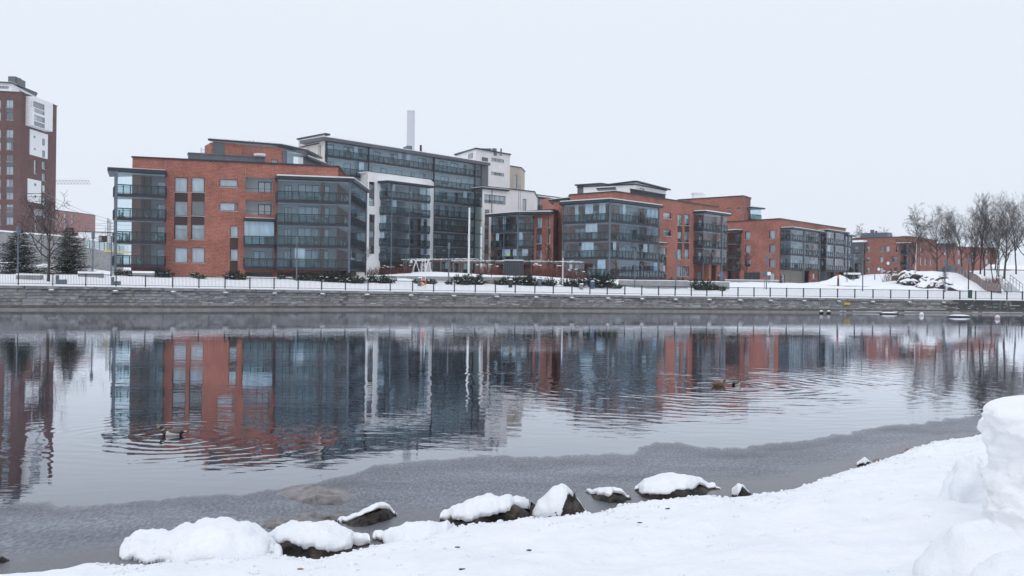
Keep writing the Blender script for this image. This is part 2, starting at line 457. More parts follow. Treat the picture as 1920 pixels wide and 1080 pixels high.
def window(b, pl, r, split=1, sill=True, cover=None, fm=None, dark=None, recess=0.13, fw=0.07, parent=None):
    """window part: frame, panes, blind or curtain, lining, sill"""
    u0, z0, u1, z1 = r; host = b if parent is None else parent
    fm = fm or M_FRAME; mb = MB(); o = -recess; d = 0.06
    P = lambda u, z, q=0: pl.P(u, z, o + q)
    t, n, up = pl.t3, pl.n3, Vector((0, 0, 1))
    w, h = u1 - u0, z1 - z0
    mb.obox(P(u0, z0), t * w, n * d, up * fw); mb.obox(P(u0, z1 - fw), t * w, n * d, up * fw)
    mb.obox(P(u0, z0 + fw), t * fw, n * d, up * (h - 2 * fw)); mb.obox(P(u1 - fw, z0 + fw), t * fw, n * d, up * (h - 2 * fw))
    iw = (w - 2 * fw - (split - 1) * fw) / split
    for k in range(1, split):
        mb.obox(P(u0 + fw + k * iw + (k - 1) * fw, z0 + fw), t * fw, n * d, up * (h - 2 * fw))
    f = mb.build('window', fm, host)
    if parent is not None:      # already at the deepest level: everything in this one mesh plus pane siblings
        f.name = 'window_frame'
    tgt = f if parent is None else parent
    for k in range(split):
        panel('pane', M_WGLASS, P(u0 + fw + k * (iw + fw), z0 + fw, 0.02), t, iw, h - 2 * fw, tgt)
    rnd = random.random()
    backing = M_ROOM if (dark or (dark is None and rnd < 0.55)) else M_ROOML
    panel('room_tone_backing', backing, pl.P(u0, z0, -0.62), t, w, h, tgt, 0.02)
    cover = random.choice((0, 0.35, 0.6, 1.0, 1.0)) if cover is None else cover
    if cover > 0:
        cm = M_CURT if random.random() < 0.5 else M_BLIND
        if random.random() < 0.5 or cover >= 1: panel('curtain', cm, pl.P(u0 + 0.02, z1 - h * cover, -0.34), t, w - 0.04, h * cover - 0.02, tgt, 0.02)
        else: panel('curtain', cm, pl.P(u0 + 0.02, z0 + 0.02, -0.34), t, w * cover, h - 0.04, tgt, 0.02)
    if sill and parent is None:
        sb = MB(); sb.obox(pl.P(u0 - 0.03, z0 - 0.05, -0.05), t * (w + 0.06), n * 0.13, up * 0.05); sb.build('sill', M_SILL, f)
    return f

def infill(b, pl, u0, z0, u1, z1, mat, name='infill_panel', out=-0.08):
    mb = MB(); mb.obox(pl.P(u0, z0, out - 0.05), pl.t3 * (u1 - u0), pl.n3 * 0.05, Vector((0, 0, z1 - z0)))
    return mb.build(name, mat, b)

def recess(b, pl, r, depth, mat=None, name='loggia'):
    """a lined opening: floor, ceiling, sides, back"""
    u0, z0, u1, z1 = r; mb = MB(); o = -0.26; e = 0.01
    a = lambda u, z, q: pl.P(u, z, q)
    mb.face([a(u0, z0, -depth), a(u1, z0, -depth), a(u1, z1, -depth), a(u0, z1, -depth)])
    mb.face([a(u0, z0 + e, o), a(u1, z0 + e, o), a(u1, z0 + e, -depth), a(u0, z0 + e, -depth)])
    mb.face([a(u0, z1 - e, o), a(u0, z1 - e, -depth), a(u1, z1 - e, -depth), a(u1, z1 - e, o)])
    mb.face([a(u0 + e, z0, o), a(u0 + e, z0, -depth), a(u0 + e, z1, -depth), a(u0 + e, z1, o)])
    mb.face([a(u1 - e, z0, o), a(u1 - e, z1, o), a(u1 - e, z1, -depth), a(u1 - e, z0, -depth)])
    return mb.build(name, mat or M_GREYR, b)

def balcony(b, path, back, zb, zt, glazed=True, rail=True, pane=0.75, seg=0.8, th=0.30, curtains=0.0, gap=1.0, clutter=True, railmat=None):
    """slab with railing, railing glass and frameless glazing along the outer path"""
    path = [Vector(p) for p in path]; back = [Vector(p) for p in back]
    poly = [tuple(p) for p in path] + [tuple(p) for p in back[::-1]]
    sl = MB(); sl.prism(poly, zb, zb + th)
    bal = sl.build('balcony', M_FASCIA, b)
    cl = MB(); ip = grow(poly, -0.12); cl.prism(ip, zt - 0.035, zt - 0.012); cl.build('ceiling', M_WHITE, bal)  # white underside and pale deck added to bounce light into the balcony
    cl = MB(); cl.prism(ip, zb + th + 0.004, zb + th + 0.012); cl.build('deck', M_CONC, bal)
    rb = MB(); cen = sum(path, Vector((0, 0))) / len(path); bc = sum(back, Vector((0, 0))) / len(back)
    for i in range(len(path) - 1):
        p, q = path[i], path[i + 1]; d = q - p; L = d.length
        if L < 0.3: continue
        t = d / L; t3 = Vector((t.x, t.y, 0)); n = Vector((t.y, -t.x))
        if n.dot(bc - (p + q) / 2) > 0: n = -n
        ni = -n; zf = zb + th
        v3 = lambda v, z: Vector((v.x, v.y, z))
        if rail:
            rb.bar(v3(p + n * 0.05, zf + 1.02), v3(q + n * 0.05, zf + 1.02), 0.07, 0.10)
            rb.bar(v3(p + n * 0.05, zf + 0.78), v3(q + n * 0.05, zf + 0.78), 0.03, 0.03)
            rb.bar(v3(p + n * 0.05, zf + 0.06), v3(q + n * 0.05, zf + 0.06), 0.05, 0.06)
            k = max(1, round(L / seg))
            for j in range(k + 1):
                c = p + t * (L * j / k) + n * 0.05
                rb.bar(v3(c, zf - 0.1), v3(c, zf + 1.0), 0.085, 0.07)
                if j < k:
                    c2 = p + t * (L * j / k + 0.04) + n * 0.02
                    panel('railing_glass', railmat or M_RGLASS, v3(c2, zf + 0.1), t3, L / k - 0.08, 0.87, bal)
        if glazed:
            k = max(1, round(L / pane)); g0 = zf + (1.07 if rail else 0.02)
            for j in range(k):
                if random.random() > gap: continue
                c2 = p + t * (L * j / k + 0.012) + ni * 0.04
                panel('glass_pane', M_GLASS, v3(c2, g0), t3, L / k - 0.024, zt - 0.06 - g0, bal)
            rb.bar(v3(p + ni * 0.04, zt - 0.03), v3(q + ni * 0.04, zt - 0.03), 0.05, 0.06)
            if curtains > 0:
                u = 0
                while u < L - 1.0:
                    w = random.uniform(0.7, 1.6)
                    if random.random() < curtains and u + w < L:
                        cm = random.choice((M_CURT, M_CURT, M_BLIND))
                        c0 = zf + (0.05 if random.random() < .5 else 1.0)
                        panel('curtain', cm, v3(p + t * u + ni * 0.22, c0), t3, w, zt - 0.1 - c0, bal)
                    u += w
        if clutter and rail:      # chairs, pots and tables standing behind the railing, too small to tell apart
            cb = MB()
            for j in range(int(L / 1.5)):
                if random.random() < 0.35: continue
                c = p + t * random.uniform(0.3, L - 0.3) + ni * random.uniform(0.4, 1.0)
                w, h = random.uniform(0.2, 0.5), random.uniform(0.4, 0.95)
                cb.box(c.x - w / 2, c.y - w / 2, zf, c.x + w / 2, c.y + w / 2, zf + 0.05 * 1)
                cb.box(c.x - w / 2, c.y - w / 2, zf + h * .55, c.x + w / 2, c.y + w / 2, zf + h * .62)
                cb.box(c.x - w / 2, c.y - w / 2, zf, c.x - w / 2 + .05, c.y + w / 2, zf + h)
                cb.box(c.x + w / 2 - .05, c.y - w / 2, zf, c.x + w / 2, c.y + w / 2, zf + h * .6)
            if cb.f: stuff(cb.build('patio_furniture', random.choice((M_CURT, M_BLIND, M_WOODL)), bal))
    if rb.f: rb.build('railing', M_METAL, bal)
    return bal

def slabroof(b, poly, z, th=0.3, snow=0.12, name='canopy', mat=None, inset=0.15, slope=None):
    zf = (lambda p: z) if slope is None else slope
    mb = MB(); mb.prism(poly, lambda p: zf(p), lambda p: zf(p) + th)
    o = mb.build(name, mat or M_METAL, b)
    if snow:
        c = (sum(p[0] for p in poly) / len(poly), sum(p[1] for p in poly) / len(poly))
        ip = []
        for p in poly:
            d = Vector((c[0] - p[0], c[1] - p[1])); L = d.length
            ip.append((p[0] + d.x / L * inset, p[1] + d.y / L * inset))
        sb = MB(); sb.prism(ip, lambda p: zf(p) + th, lambda p: zf(p) + th + snow)
        sb.build('roof_snow', M_SNOW, o)
    return o
def column(b, xy, z0, z1, r=0.1, mat=None, name='column'):
    mb = MB(); mb.tube([(xy[0], xy[1], z0), (xy[0], xy[1], z1)], [r, r], 8); return mb.build(name, mat or M_STEEL, b)
def grow(poly, d):
    c = Vector((sum(p[0] for p in poly) / len(poly), sum(p[1] for p in poly) / len(poly)))
    return [tuple(Vector(p) + (Vector(p) - c).normalized() * d) for p in poly]
def roof_and_back(b, front, back, z0, z1, mat, parapet=0.35, capw=0.35):
    """closes a building behind its facades: flat snowy roof sheet, blind back walls, metal coping"""
    poly = grow([tuple(p) for p in front] + [tuple(p) for p in back], -0.9)
    rf = MB(); rf.prism(poly, z1 - parapet - 0.2, z1 - parapet); o = rf.build('roof', M_SNOW, b)
    bw = MB(); pts = [front[-1]] + list(back) + [front[0]]
    for p, q in zip(pts[:-1], pts[1:]):
        L = math.hypot(q[0] - p[0], q[1] - p[1])
        bw.face([(p[0], p[1], z0), (q[0], q[1], z0), (q[0], q[1], z1), (p[0], p[1], z1)], [(0, z0), (L, z0), (L, z1), (0, z1)])
    bw.build('rear_wall', mat, b)
    cp = MB(); al = [tuple(p) for p in front] + [tuple(p) for p in back]
    for i in range(len(al)):
        p, q = Vector((*al[i], z1 + 0.05)), Vector((*al[(i + 1) % len(al)], z1 + 0.05))
        cp.bar(p, q, 0.36, 0.16 + 0.004 * i)
    cp.build('coping', M_METAL, b)
    return o

# ================================================================== SETTING
WALLPTS = [(-120.0, 62.0), (-70.0, 77.5), (-44.6, 86.7), (-32.6, 92.3), (-17.4, 101.8), (2.3, 109.0), (19.6, 114.5), (34.2, 118.4), (48.2, 121.6), (64.8, 126.0), (110.0, 138.0), (200.0, 160.0)]
def interp(pts, x):
    if x <= pts[0][0]: a, b = pts[0], pts[1]
    elif x >= pts[-1][0]: a, b = pts[-2], pts[-1]
    else:
        for a, b in zip(pts[:-1], pts[1:]):
            if a[0] <= x <= b[0]: break
    return a[1] + (b[1] - a[1]) * (x - a[0]) / (b[0] - a[0])
def wallY(x): return interp(WALLPTS, x)
def wallTop(x): return interp([(-120, 2.2), (-44.6, 2.14), (-17.4, 1.96), (19.6, 1.74), (64.8, 1.68), (200, 1.6)], x)
def sstep(a, b, x):
    t = max(0, min(1, (x - a) / (b - a))); return t * t * (3 - 2 * t)
def landZ(x, y):
    s = y - wallY(x); z = wallTop(x)
    z += 0.12 * sstep(0.5, 3, s) + 0.75 * sstep(4, 14, s) + (1.1 - 0.75 * sstep(-12, -24, x)) * sstep(15, 34, s)
    # snowy lawn in the middle, and the knoll with the rock outcrop on the right
    z += 0.55 * math.exp(-(((x + 9) / 16) ** 2)) * sstep(13.5, 22, s)
    z += 3.6 * sstep(78, 98, x) * sstep(28, 70, s) + 2.7 * math.exp(-(((x - 74) / 13) ** 2 + ((y - 178) / 16) ** 2))
    z += 9 * sstep(-60, -95, x) * sstep(30, 70, s)
    z += 0.25 * noise.noise(Vector((x * 0.13, y * 0.13, 0))) * sstep(2, 10, s) + 0.10 * noise.noise(Vector((x * 0.6, y * 0.6, 3))) * sstep(1.5, 6, s)
    return z
def land():
    mb = MB(); xs = []
    x = -1500
    while x < 1800:
        xs.append(x); x += 1.0 if -75 < x < 125 else (6 if -150 < x < 220 else 90)
    ss = [0.62 + 0.6 * i for i in range(30)] + [19 + 1.5 * i for i in range(50)] + [96 + 8 * i for i in range(20)] + [260, 330, 450, 700, 1100, 1800, 3000, 5000]
    for s in ss:
        for x in xs:
            y = wallY(x) + s; mb.v.append((x, y, landZ(x, y) if s > 0.7 else wallTop(x) + 0.06))
    n = len(xs)
    for j in range(len(ss) - 1):
        for i in range(n - 1):
            a = j * n + i; mb.f.append((a, a + 1, a + n + 1, a + n)); mb.uv.append([(0, 0)] * 4); mb.mi.append(0)
    return struct('snowy_ground', mb, M_SNOW, True)
land()

# --- water
def ducks_world():
    return [G(322, 817), G(1381, 722), G(1348, 723), G(60, 880), G(690, 850)]
DW = ducks_world()
def watermat():
    m, t, b = new_mat('river_water')
    o_ = t.nodes['Material Output']; t.nodes.remove(b)
    body = N(t, 'ShaderNodeBsdfDiffuse'); body.inputs[0].default_value = (0.010, 0.014, 0.020, 1)
    gl = N(t, 'ShaderNodeBsdfGlossy'); gl.inputs['Roughness'].default_value = 0.0; gl.inputs['Color'].default_value = (0.93, 0.95, 1, 1)
    fr = N(t, 'ShaderNodeFresnel', i_IOR=1.33)
    geo = N(t, 'ShaderNodeNewGeometry')
    def mth(op, a, c=None, d=None):
        n = N(t, 'ShaderNodeMath', operation=op)
        for s_, v in zip(n.inputs, (a, c, d)):
            if v is None: continue
            if isinstance(v, (int, float)): s_.default_value = v
            else: t.links.new(v, s_)
        return n.outputs[0]
    def nz(scale, stretch, detail=3, rough=0.5):
        mp = N(t, 'ShaderNodeMapping'); mp.inputs['Scale'].default_value = stretch
        mp.inputs['Rotation'].default_value = (0, 0, 0.08)
        t.links.new(geo.outputs['Position'], mp.inputs[0])
        n = N(t, 'ShaderNodeTexNoise', i_Scale=scale); n.inputs['Detail'].default_value = detail
        n.inputs['Roughness'].default_value = rough
        t.links.new(mp.outputs[0], n.inputs['Vector']); return n.outputs['Fac']
    # wind ripples: stronger in patches
    patch = nz(0.035, (1, 2.2, 1), 3); pm = ramp(t, patch, [(0.38, 0.25), (0.62, 1.0)])
    h = mth('MULTIPLY', nz(2.2, (0.45, 1.0, 1), 3, 0.55), 0.0052)
    h = mth('ADD', h, mth('MULTIPLY', nz(0.45, (0.5, 1.0, 1), 2), 0.0045))
    h = mth('MULTIPLY', h, pm)
    sp = N(t, 'ShaderNodeSeparateXYZ'); t.links.new(geo.outputs['Position'], sp.inputs[0])
    nx = nz(0.7, (1, 1, 1), 2); brk = ramp(t, nz(0.9, (1, 1.6, 1), 3), [(0.36, 0.15), (0.62, 1.4)])
    for (c, k, reach, amp) in ((DW[0], 17.0, 2.5, 0.0011), (DW[1], 11.0, 7.5, 0.0017), (DW[2], 12.5, 5.0, 0.0011)):
        dx = mth('SUBTRACT', sp.outputs['X'], c.x); dy = mth('SUBTRACT', sp.outputs['Y'], c.y)
        d = mth('SQRT', mth('ADD', mth('MULTIPLY', dx, dx), mth('MULTIPLY', dy, dy)))
        wv = mth('SINE', mth('ADD', mth('MULTIPLY', d, k), mth('MULTIPLY', nx, 14.0)))
        fall = mth('POWER', 2.718, mth('MULTIPLY', mth('MULTIPLY', d, d), -1.0 / reach ** 2))
        h = mth('ADD', h, mth('MULTIPLY', mth('MULTIPLY', mth('MULTIPLY', wv, fall), brk), amp))
    n = N(t, 'ShaderNodeBump', i_Strength=1.0, i_Distance=1.0)
    t.links.new(h, n.inputs['Height'])
    for q in (gl, fr): t.links.new(n.outputs[0], q.inputs['Normal'])
    k_ = N(t, 'ShaderNodeMath', operation='MULTIPLY', use_clamp=True); t.links.new(fr.outputs[0], k_.inputs[0]); k_.inputs[1].default_value = 1.5
    mx_ = N(t, 'ShaderNodeMixShader'); t.links.new(k_.outputs[0], mx_.inputs[0]); t.links.new(body.outputs[0], mx_.inputs[1]); t.links.new(gl.outputs[0], mx_.inputs[2])
    t.links.new(mx_.outputs[0], o_.inputs['Surface'])
    return m
M_WATER = watermat()
mb = MB()
xs = [-2500, -600, -200, -60, 0, 60, 200, 600, 2500]
for i in range(len(xs) - 1):
    a, c = xs[i], xs[i + 1]
    mb.face([(a, -300, 0), (c, -300, 0), (c, wallY(c) + 0.3, 0), (a, wallY(a) + 0.3, 0)])
# follow the bends of the wall
mb = MB(); W2 = [(-2500, wallY(-2500))] + WALLPTS + [(2500, wallY(2500))]
for (a, ya), (c, yc) in zip(W2[:-1], W2[1:]):
    mb.face([(a, -800, 0), (c, -800, 0), (c, yc + 0.4, 0), (a, ya + 0.4, 0)])
struct('river_water', mb, M_WATER)
mb = MB(); mb.face([(-2500, -800, -2), (2500, -800, -2), (2500, 900, -2), (-2500, 900, -2)])
struct('river_bed', mb, M_CONCD)

# --- near shore: snow bank, thin ice
SHORE = [tuple(G(x, y).xy) for x, y in ((120, 1082), (370, 1069), (520, 1056), (600, 1062), (700, 1040), (790, 1022), (850, 1001), (1000, 986), (1110, 975), (1180, 956), (1300, 943), (1400, 943), (1480, 930), (1560, 901), (1660, 869), (1750, 837), (1850, 823), (1930, 812))]
SHORE = [(-60, -30), (-14, 3.2), (-7.5, 7.0)] + SHORE + [(14, 22), (30, 34), (80, 58), (300, 110)]
def shoreY(x):
    y = interp(SHORE, x)
    return y + 0.10 * noise.noise(Vector((x * 2.1, 0, 5))) + 0.05 * noise.noise(Vector((x * 7, 0, 2)))
def bankZ(x, s):
    z = -0.02 + 0.11 * sstep(0, 0.10, s) + 0.045 * sstep(0.05, 0.5, s) + 0.085 * s
    z += 0.075 * noise.noise(Vector((x * 0.9, s * 0.9, 1))) * sstep(0, 1.2, s) + 0.008 * noise.noise(Vector((x * 11, s * 11, 8))) * sstep(0, .3, s) + 0.032 * noise.noise(Vector((x * 3.5, s * 3.5, 4))) * sstep(0, .4, s)
    z += 0.10 * noise.noise(Vector((x * 0.35, s * 0.35, 9))) * sstep(0.5, 3, s)
    return min(z, 1.02 + 0.1 * noise.noise(Vector((x * .5, s * .5, 2)))) + 0.35 * sstep(4.5, 9, x) * sstep(1.5, 6, s)
mb = MB(); xs = []; x = -60
while x < 120: xs.append(x); x += 0.035 if -5 < x < 10 else (0.4 if -12 < x < 20 else 4)
ss = [0, 0.02, 0.05, 0.08, 0.12, 0.17, 0.24, 0.32, 0.42, 0.54, 0.68] + [0.8 + 0.08 * i for i in range(120)] + [10.8, 13, 17, 25, 40, 80]
for s in ss:
    for x in xs:
        mb.v.append((x, shoreY(x) - s, bankZ(x, s)))
n = len(xs)
for j in range(len(ss) - 1):
    for i in range(n - 1):
        a = j * n + i; mb.f.append((a, a + n, a + n + 1, a + 1)); mb.uv.append([(0, 0)] * 4); mb.mi.append(0)
struct('snowy_bank', mb, M_SNOW, True)

ICE = [tuple(G(x, y).xy) for x, y in ((-200, 938), (-40, 940), (60, 938), (85, 941), (100, 951), (135, 952), (200, 946), (300, 937), (450, 925), (520, 918), (600, 905), (640, 893), (700, 873), (800, 862), (900, 857), (1000, 853), (1130, 852), (1188, 849), (1202, 838), (1232, 831), (1280, 832), (1320, 841), (1380, 838), (1440, 832), (1520, 823), (1600, 808), (1700, 795), (1780, 784), (1830, 778), (1930, 766))]
ICE = [(-60, 5.0), (-20, 9.5)] + ICE + [(30, 45), (60, 62)]
def icemat():
    m, t, b = new_mat('thin_ice')
    uv = N(t, 'ShaderNodeUVMap'); s = N(t, 'ShaderNodeSeparateXYZ'); t.links.new(uv.outputs[0], s.inputs[0])
    f = noise_fac(t, 14.0, 8, 0.75, stretch=(2.0, 0.6, 1)); g = noise_fac(t, 0.9, 5, 0.6, stretch=(0.4, 1, 1))
    h = noise_fac(t, 45.0, 4, 0.7, stretch=(2.0, 0.6, 1))
    c = ramp(t, f, [(0.36, (0.085, 0.095, 0.12)), (0.5, (0.17, 0.185, 0.22)), (0.66, (0.33, 0.345, 0.385))])
    c = mixc(t, 1.0, c, ramp(t, g, [(0.35, 0.72), (0.65, 1.25)]), 'MULTIPLY')
    near = ramp(t, s.outputs['Y'], [(0.55, 0.0), (0.72, 1.0)])      # clearer, wetter ice beside the bank
    c = mixc(t, near, c, (0.15, 0.155, 0.175))
    t.links.new(c, b.inputs['Base Color'])
    t.links.new(ramp(t, near, [(0.0, 0.42), (1.0, 0.16)]), b.inputs['Roughness'])
    b.inputs['Specular IOR Level'].default_value = 0.5; b.inputs['IOR'].default_value = 1.31
    hb = bump(t, None, f, 0.4, 0.02); bump(t, b, h, 0.35, 0.004, hb)
    # thins out to open water along its outer edge
    w = noise_fac(t, 1.4, 6, 0.65, stretch=(0.5, 1, 1)); ad = N(t, 'ShaderNodeMath', operation='MULTIPLY_ADD')
    t.links.new(w, ad.inputs[0]); ad.inputs[1].default_value = 0.16; t.links.new(s.outputs['Y'], ad.inputs[2])
    t.links.new(ramp(t, ad.outputs[0], [(0.05, 0.0), (0.12, 0.45), (0.36, 0.95)]), b.inputs['Alpha'])
    return m
M_ICE = icemat()
mb = MB(); xs = []; x = -20.0
while x < 26: xs.append(x); x += 0.05
def iceY(x):
    return interp(ICE, x) + 0.34 * noise.noise(Vector((x * 0.9, 0, 7))) + 0.24 * noise.noise(Vector((x * 3.5, 0, 1))) + 0.12 * noise.noise(Vector((x * 14, 0, 1)))
rows = [0, 0.04, 0.1, 0.25, 0.4, 0.55, 0.72, 0.86, 1.0]
for k, r_ in enumerate(rows):
    for x in xs:
        a, c = iceY(x), shoreY(x) - 0.3; mb.v.append((x, a + (c - a) * r_, 0.006))
n = len(xs)
for j in range(len(rows) - 1):
    for i in range(n - 1):
        a = j * n + i; mb.f.append((a, a + n, a + n + 1, a + 1)); mb.uv.append([(0, rows[j]), (0, rows[j + 1]), (0, rows[j + 1]), (0, rows[j])]); mb.mi.append(0)
struct('thin_ice', mb, M_ICE)

# --- quay wall of granite blocks
def wallpoint(x, out=0.0):
    y = wallY(x); d = Vector((1, (wallY(x + 0.3) - wallY(x - 0.3)) / 0.6)).normalized(); n = Vector((d.y, -d.x))
    return Vector((x, y)) + n * out, d, n
quay = thing('quay_wall', (0, 109, 0), 'long grey granite block quay wall with stained footing along the far waterline', 'quay wall')
core = MB(); cap = MB(); capsnow = MB(); foot = MB(); foot2 = MB()
xx = [-300, -200] + [-120 + i * 2.0 for i in range(161)]
for a, c in zip(xx[:-1], xx[1:]):
    pa, da, na = wallpoint(a); pc, dc, nc = wallpoint(c)
    za, zc = wallTop(a), wallTop(c)
    def seg(mbx, o0, o1, z0, z1, dz=0):
        q = [pa + na * o0, pc + nc * o0, pc + nc * o1, pa + na * o1]
        Z0 = [z0(za), z0(zc), z0(zc), z0(za)]; Z1 = [z1(za), z1(zc), z1(zc), z1(za)]
        b_ = [Vector((p.x, p.y, z)) for p, z in zip(q, Z0)]; t_ = [Vector((p.x, p.y, z)) for p, z in zip(q, Z1)]
        mbx.face(t_[::-1]); mbx.face([b_[3], b_[2], t_[2], t_[3]][::1]); mbx.face([b_[1], b_[0], t_[0], t_[1]])
    seg(core, -0.6, -0.03, lambda z: -1.5, lambda z: z - 0.05)
    seg(foot, 0.0, 0.35, lambda z: -1.5, lambda z: 0.16)
    seg(foot2, -0.05, 0.10, lambda z: 0.10, lambda z: 0.42)
    if a >= -120: seg(capsnow, -0.66, 0.10, lambda z: z - 0.01, lambda z: z + 0.055)
core.build('wall_core', M_CONCD, quay); foot.build('footing_ledge', M_CONC, quay); foot2.build('stained_course', M_FOOT, quay)
stuff(capsnow.build('snow_cover', M_SNOW, quay))
# blocks
_b = MB(); _b.box(0, 0, 0, 1, 1, 1); _blk = []
for k in range(5):
    q = bmesh.new(); bmesh.ops.create_cube(q, size=1.0)
    bmesh.ops.translate(q, verts=q.verts, vec=(0.5, 0.5, 0.5))
    f = [f for f in q.faces if f.normal.y < -0.5][0]
    rr = bmesh.ops.inset_individual(q, faces=[f], thickness=0.07)
    bmesh.ops.translate(q, verts=f.verts, vec=(random.uniform(-.01, .01), -0.18 - 0.1 * random.random(), random.uniform(-.02, .02)))
    me = bpy.data.meshes.new('granite_block'); q.to_mesh(me); q.free(); me.materials.append(M_STONE); _blk.append(me)
blocks = []; NC = 5
for row in range(NC + 1):
    x = -60 + random.uniform(0, 1)
    while x < 118:
        ln = random.uniform(1.5, 2.6) if row < NC else 2.9
        blocks.append((row, x, ln)); x += ln * math.cos(math.atan((wallY(x + 1) - wallY(x)))) 
def xpx(x):  # size in the picture is set by the distance
    return wallY(x)
rest2 = MB()
order = sorted(range(len(blocks)), key=lambda i: (not (-47 < blocks[i][1] < 66), xpx(blocks[i][1])))
single = set(order[:300]); rest = MB()
for i, (row, x, ln) in enumerate(blocks):
    p, d, n = wallpoint(x + 0.01); zt = wallTop(x); h = (zt - 0.27 - 0.42) / NC
    d = (wallpoint(x + ln * d.x)[0] - p).normalized(); n = Vector((d.y, -d.x))
    if row < NC: z0, hh, out_ = 0.42 + row * h, h - 0.018, 0.0 + random.uniform(-0.015, 0.02)
    else: z0, hh, out_ = zt - 0.27, 0.262, 0.09
    w = ln - 0.02
    th = 0.12 if row < NC else 0.30
    o = p + n * (out_ - th)       # inner corner; block y axis points inward (-n)
    org = p + n * out_
    if i in single:
        ob = bpy.data.objects.new('granite_block', random.choice(_blk)); COL.objects.link(ob)
        ob.matrix_basis = Matrix(((d.x * w, -n.x * th, 0, org.x), (d.y * w, -n.y * th, 0, org.y), (0, 0, hh, z0), (0, 0, 0, 1)))
        ob.parent = quay; ob.matrix_parent_inverse = wmat(quay).inverted()
    else:
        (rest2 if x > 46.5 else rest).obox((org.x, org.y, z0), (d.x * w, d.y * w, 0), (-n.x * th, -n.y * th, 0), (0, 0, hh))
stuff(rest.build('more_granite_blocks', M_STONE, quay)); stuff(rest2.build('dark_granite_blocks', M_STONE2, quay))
sl = MB(); rs_ = random.Random(5)
for k in range(260):      # snow caught on the courses
    x = rs_.uniform(-46, 70); row = rs_.choice((1, 2, 3, 4)); h = (wallTop(x) - .69) / NC; z = .42 + row * h
    if rs_.random() > .35 + .4 * (x > 20): continue
    p, d, n = wallpoint(x, .0); w = rs_.uniform(.15, .9); sl.obox((p.x, p.y, z - .01), (d.x * w, d.y * w, 0), (n.x * .05, n.y * .05, 0), (0, 0, rs_.uniform(.02, .045)))
for k in range(22):
    x = rs_.uniform(36, 66); p, d, n = wallpoint(x, .12); w = rs_.uniform(.5, 3.0); sl.obox((p.x, p.y, .162), (d.x * w, d.y * w, 0), (n.x * .18, n.y * .18, 0), (0, 0, .05))
stuff(sl.build('snow_streaks', M_SNOW, quay))
# drain spouts wearing caps of snow
for px, py in ((90, 547), (211, 548), (319, 549), (417, 550), (509, 551), (598, 552), (683, 553), (766, 554), (846, 555), (926, 556), (1000, 557), (1068, 558), (1134, 559), (1198, 560), (1262, 561), (1325, 561.5), (1382, 562), (1440, 563), (1502, 564), (1568, 565), (1632, 566), (1700, 567), (1765, 568)):
    D = None
    x = -50.0
    while x < 80:
        p = W(px, py, wallY(x))
        if p.x < x: break
        x += 0.1
    p, d, n = wallpoint(x, 0.06); z = wallTop(x) - 0.42
    sp = MB(); sp.obox((p.x, p.y, z - 0.10), (d.x * 0.42, d.y * 0.42, 0), (n.x * 0.28, n.y * 0.28, 0), (0, 0, 0.14))
    o = sp.build('drain_spout', M_CONC, quay)
    sb = MB(); sb.blob((p.x + d.x * .21 + n.x * .14, p.y + d.y * .21 + n.y * .14, z + 0.045), 0.3, 0.2, 0.11, 5, 8, px, 0.2, flat=0)
    sb.build('snow_cap', M_SNOW, o, True)
# small ladder-like light pilaster stain on the left and change of wall colour at the right are in the stone itself

# --- railing along the quay
fence = thing('quay_railing', (0, 109.5, 1.8), 'long dark metal railing with thin upright bars on top of the quay wall', 'railing')
POSTPX = [-64, 33.3, 97.7, 160, 217.7, 272.7, 325, 374.3, 422.7, 470, 515, 560, 604.3, 648.3, 690.7, 732.7, 774, 814.3, 853.3, 892.3, 930, 967, 1003.7, 1038.7, 1074, 1107.7, 1140, 1173, 1205, 1236.7, 1267.7, 1297.7, 1327.3, 1356.3, 1385.3, 1415.3, 1446, 1476.7, 1508.7, 1540, 1572.7, 1605, 1639, 1672.7, 1707, 1742, 1772, 1802.3, 1832.3, 1861.7, 1890.7, 1920, 1950, 1981, 2013]
def wallx_at(px):
    x = -70.0
    while x < 95:
        if W(px, 540, wallY(x)).x < x: return x
        x += 0.05
    return x
fx = [wallx_at(p) for p in POSTPX]
fx = [fx[0] - 3.2 * k for k in range(12, 0, -1)] + fx
bars = MB(); FH = 1.08
for i, x in enumerate(fx):
    p, d, n = wallpoint(x, -0.28); z = wallTop(x) + 0.03
    pb = MB(); pb.obox(Vector((p.x, p.y, z)) - Vector((d.x, d.y, 0)) * 0.05 - Vector((n.x, n.y, 0)) * 0.05, (d.x * .10, d.y * .10, 0), (n.x * .10, n.y * .10, 0), (0, 0, FH + 0.06))
    pb.build('post', M_BLACK, fence)
    if i + 1 < len(fx):
        x2 = fx[i + 1]; p2, _, _ = wallpoint(x2, -0.28); z2 = wallTop(x2) + 0.03
        A_, B_ = Vector((p.x, p.y, z)), Vector((p2.x, p2.y, z2))
        for hh, w in ((FH, 0.055), (0.16, 0.045)):
            rb = MB(); rb.bar(A_ + Vector((0, 0, hh)), B_ + Vector((0, 0, hh)), w, w); rb.build('rail', M_BLACK, fence)
        k = max(3, int((B_ - A_).length / 0.125))
        for j in range(1, k):
            c = A_.lerp(B_, j / k)
            bars.box(c.x - .009, c.y - .009, c.z + 0.16, c.x + .009, c.y + .009, c.z + FH)
stuff(bars.build('balusters', M_BLACK, fence))

# ================================================================== BUILDINGS
def rr(pl, *r): return pl.rect(*r)
def zs(px, D, ys): return [ZH(px, y, D) for y in ys]
def lights(b, pl, rects, **kw):
    for r in rects: window(b, pl, pl.rect(*r) if len(r) == 4 else r, **kw)

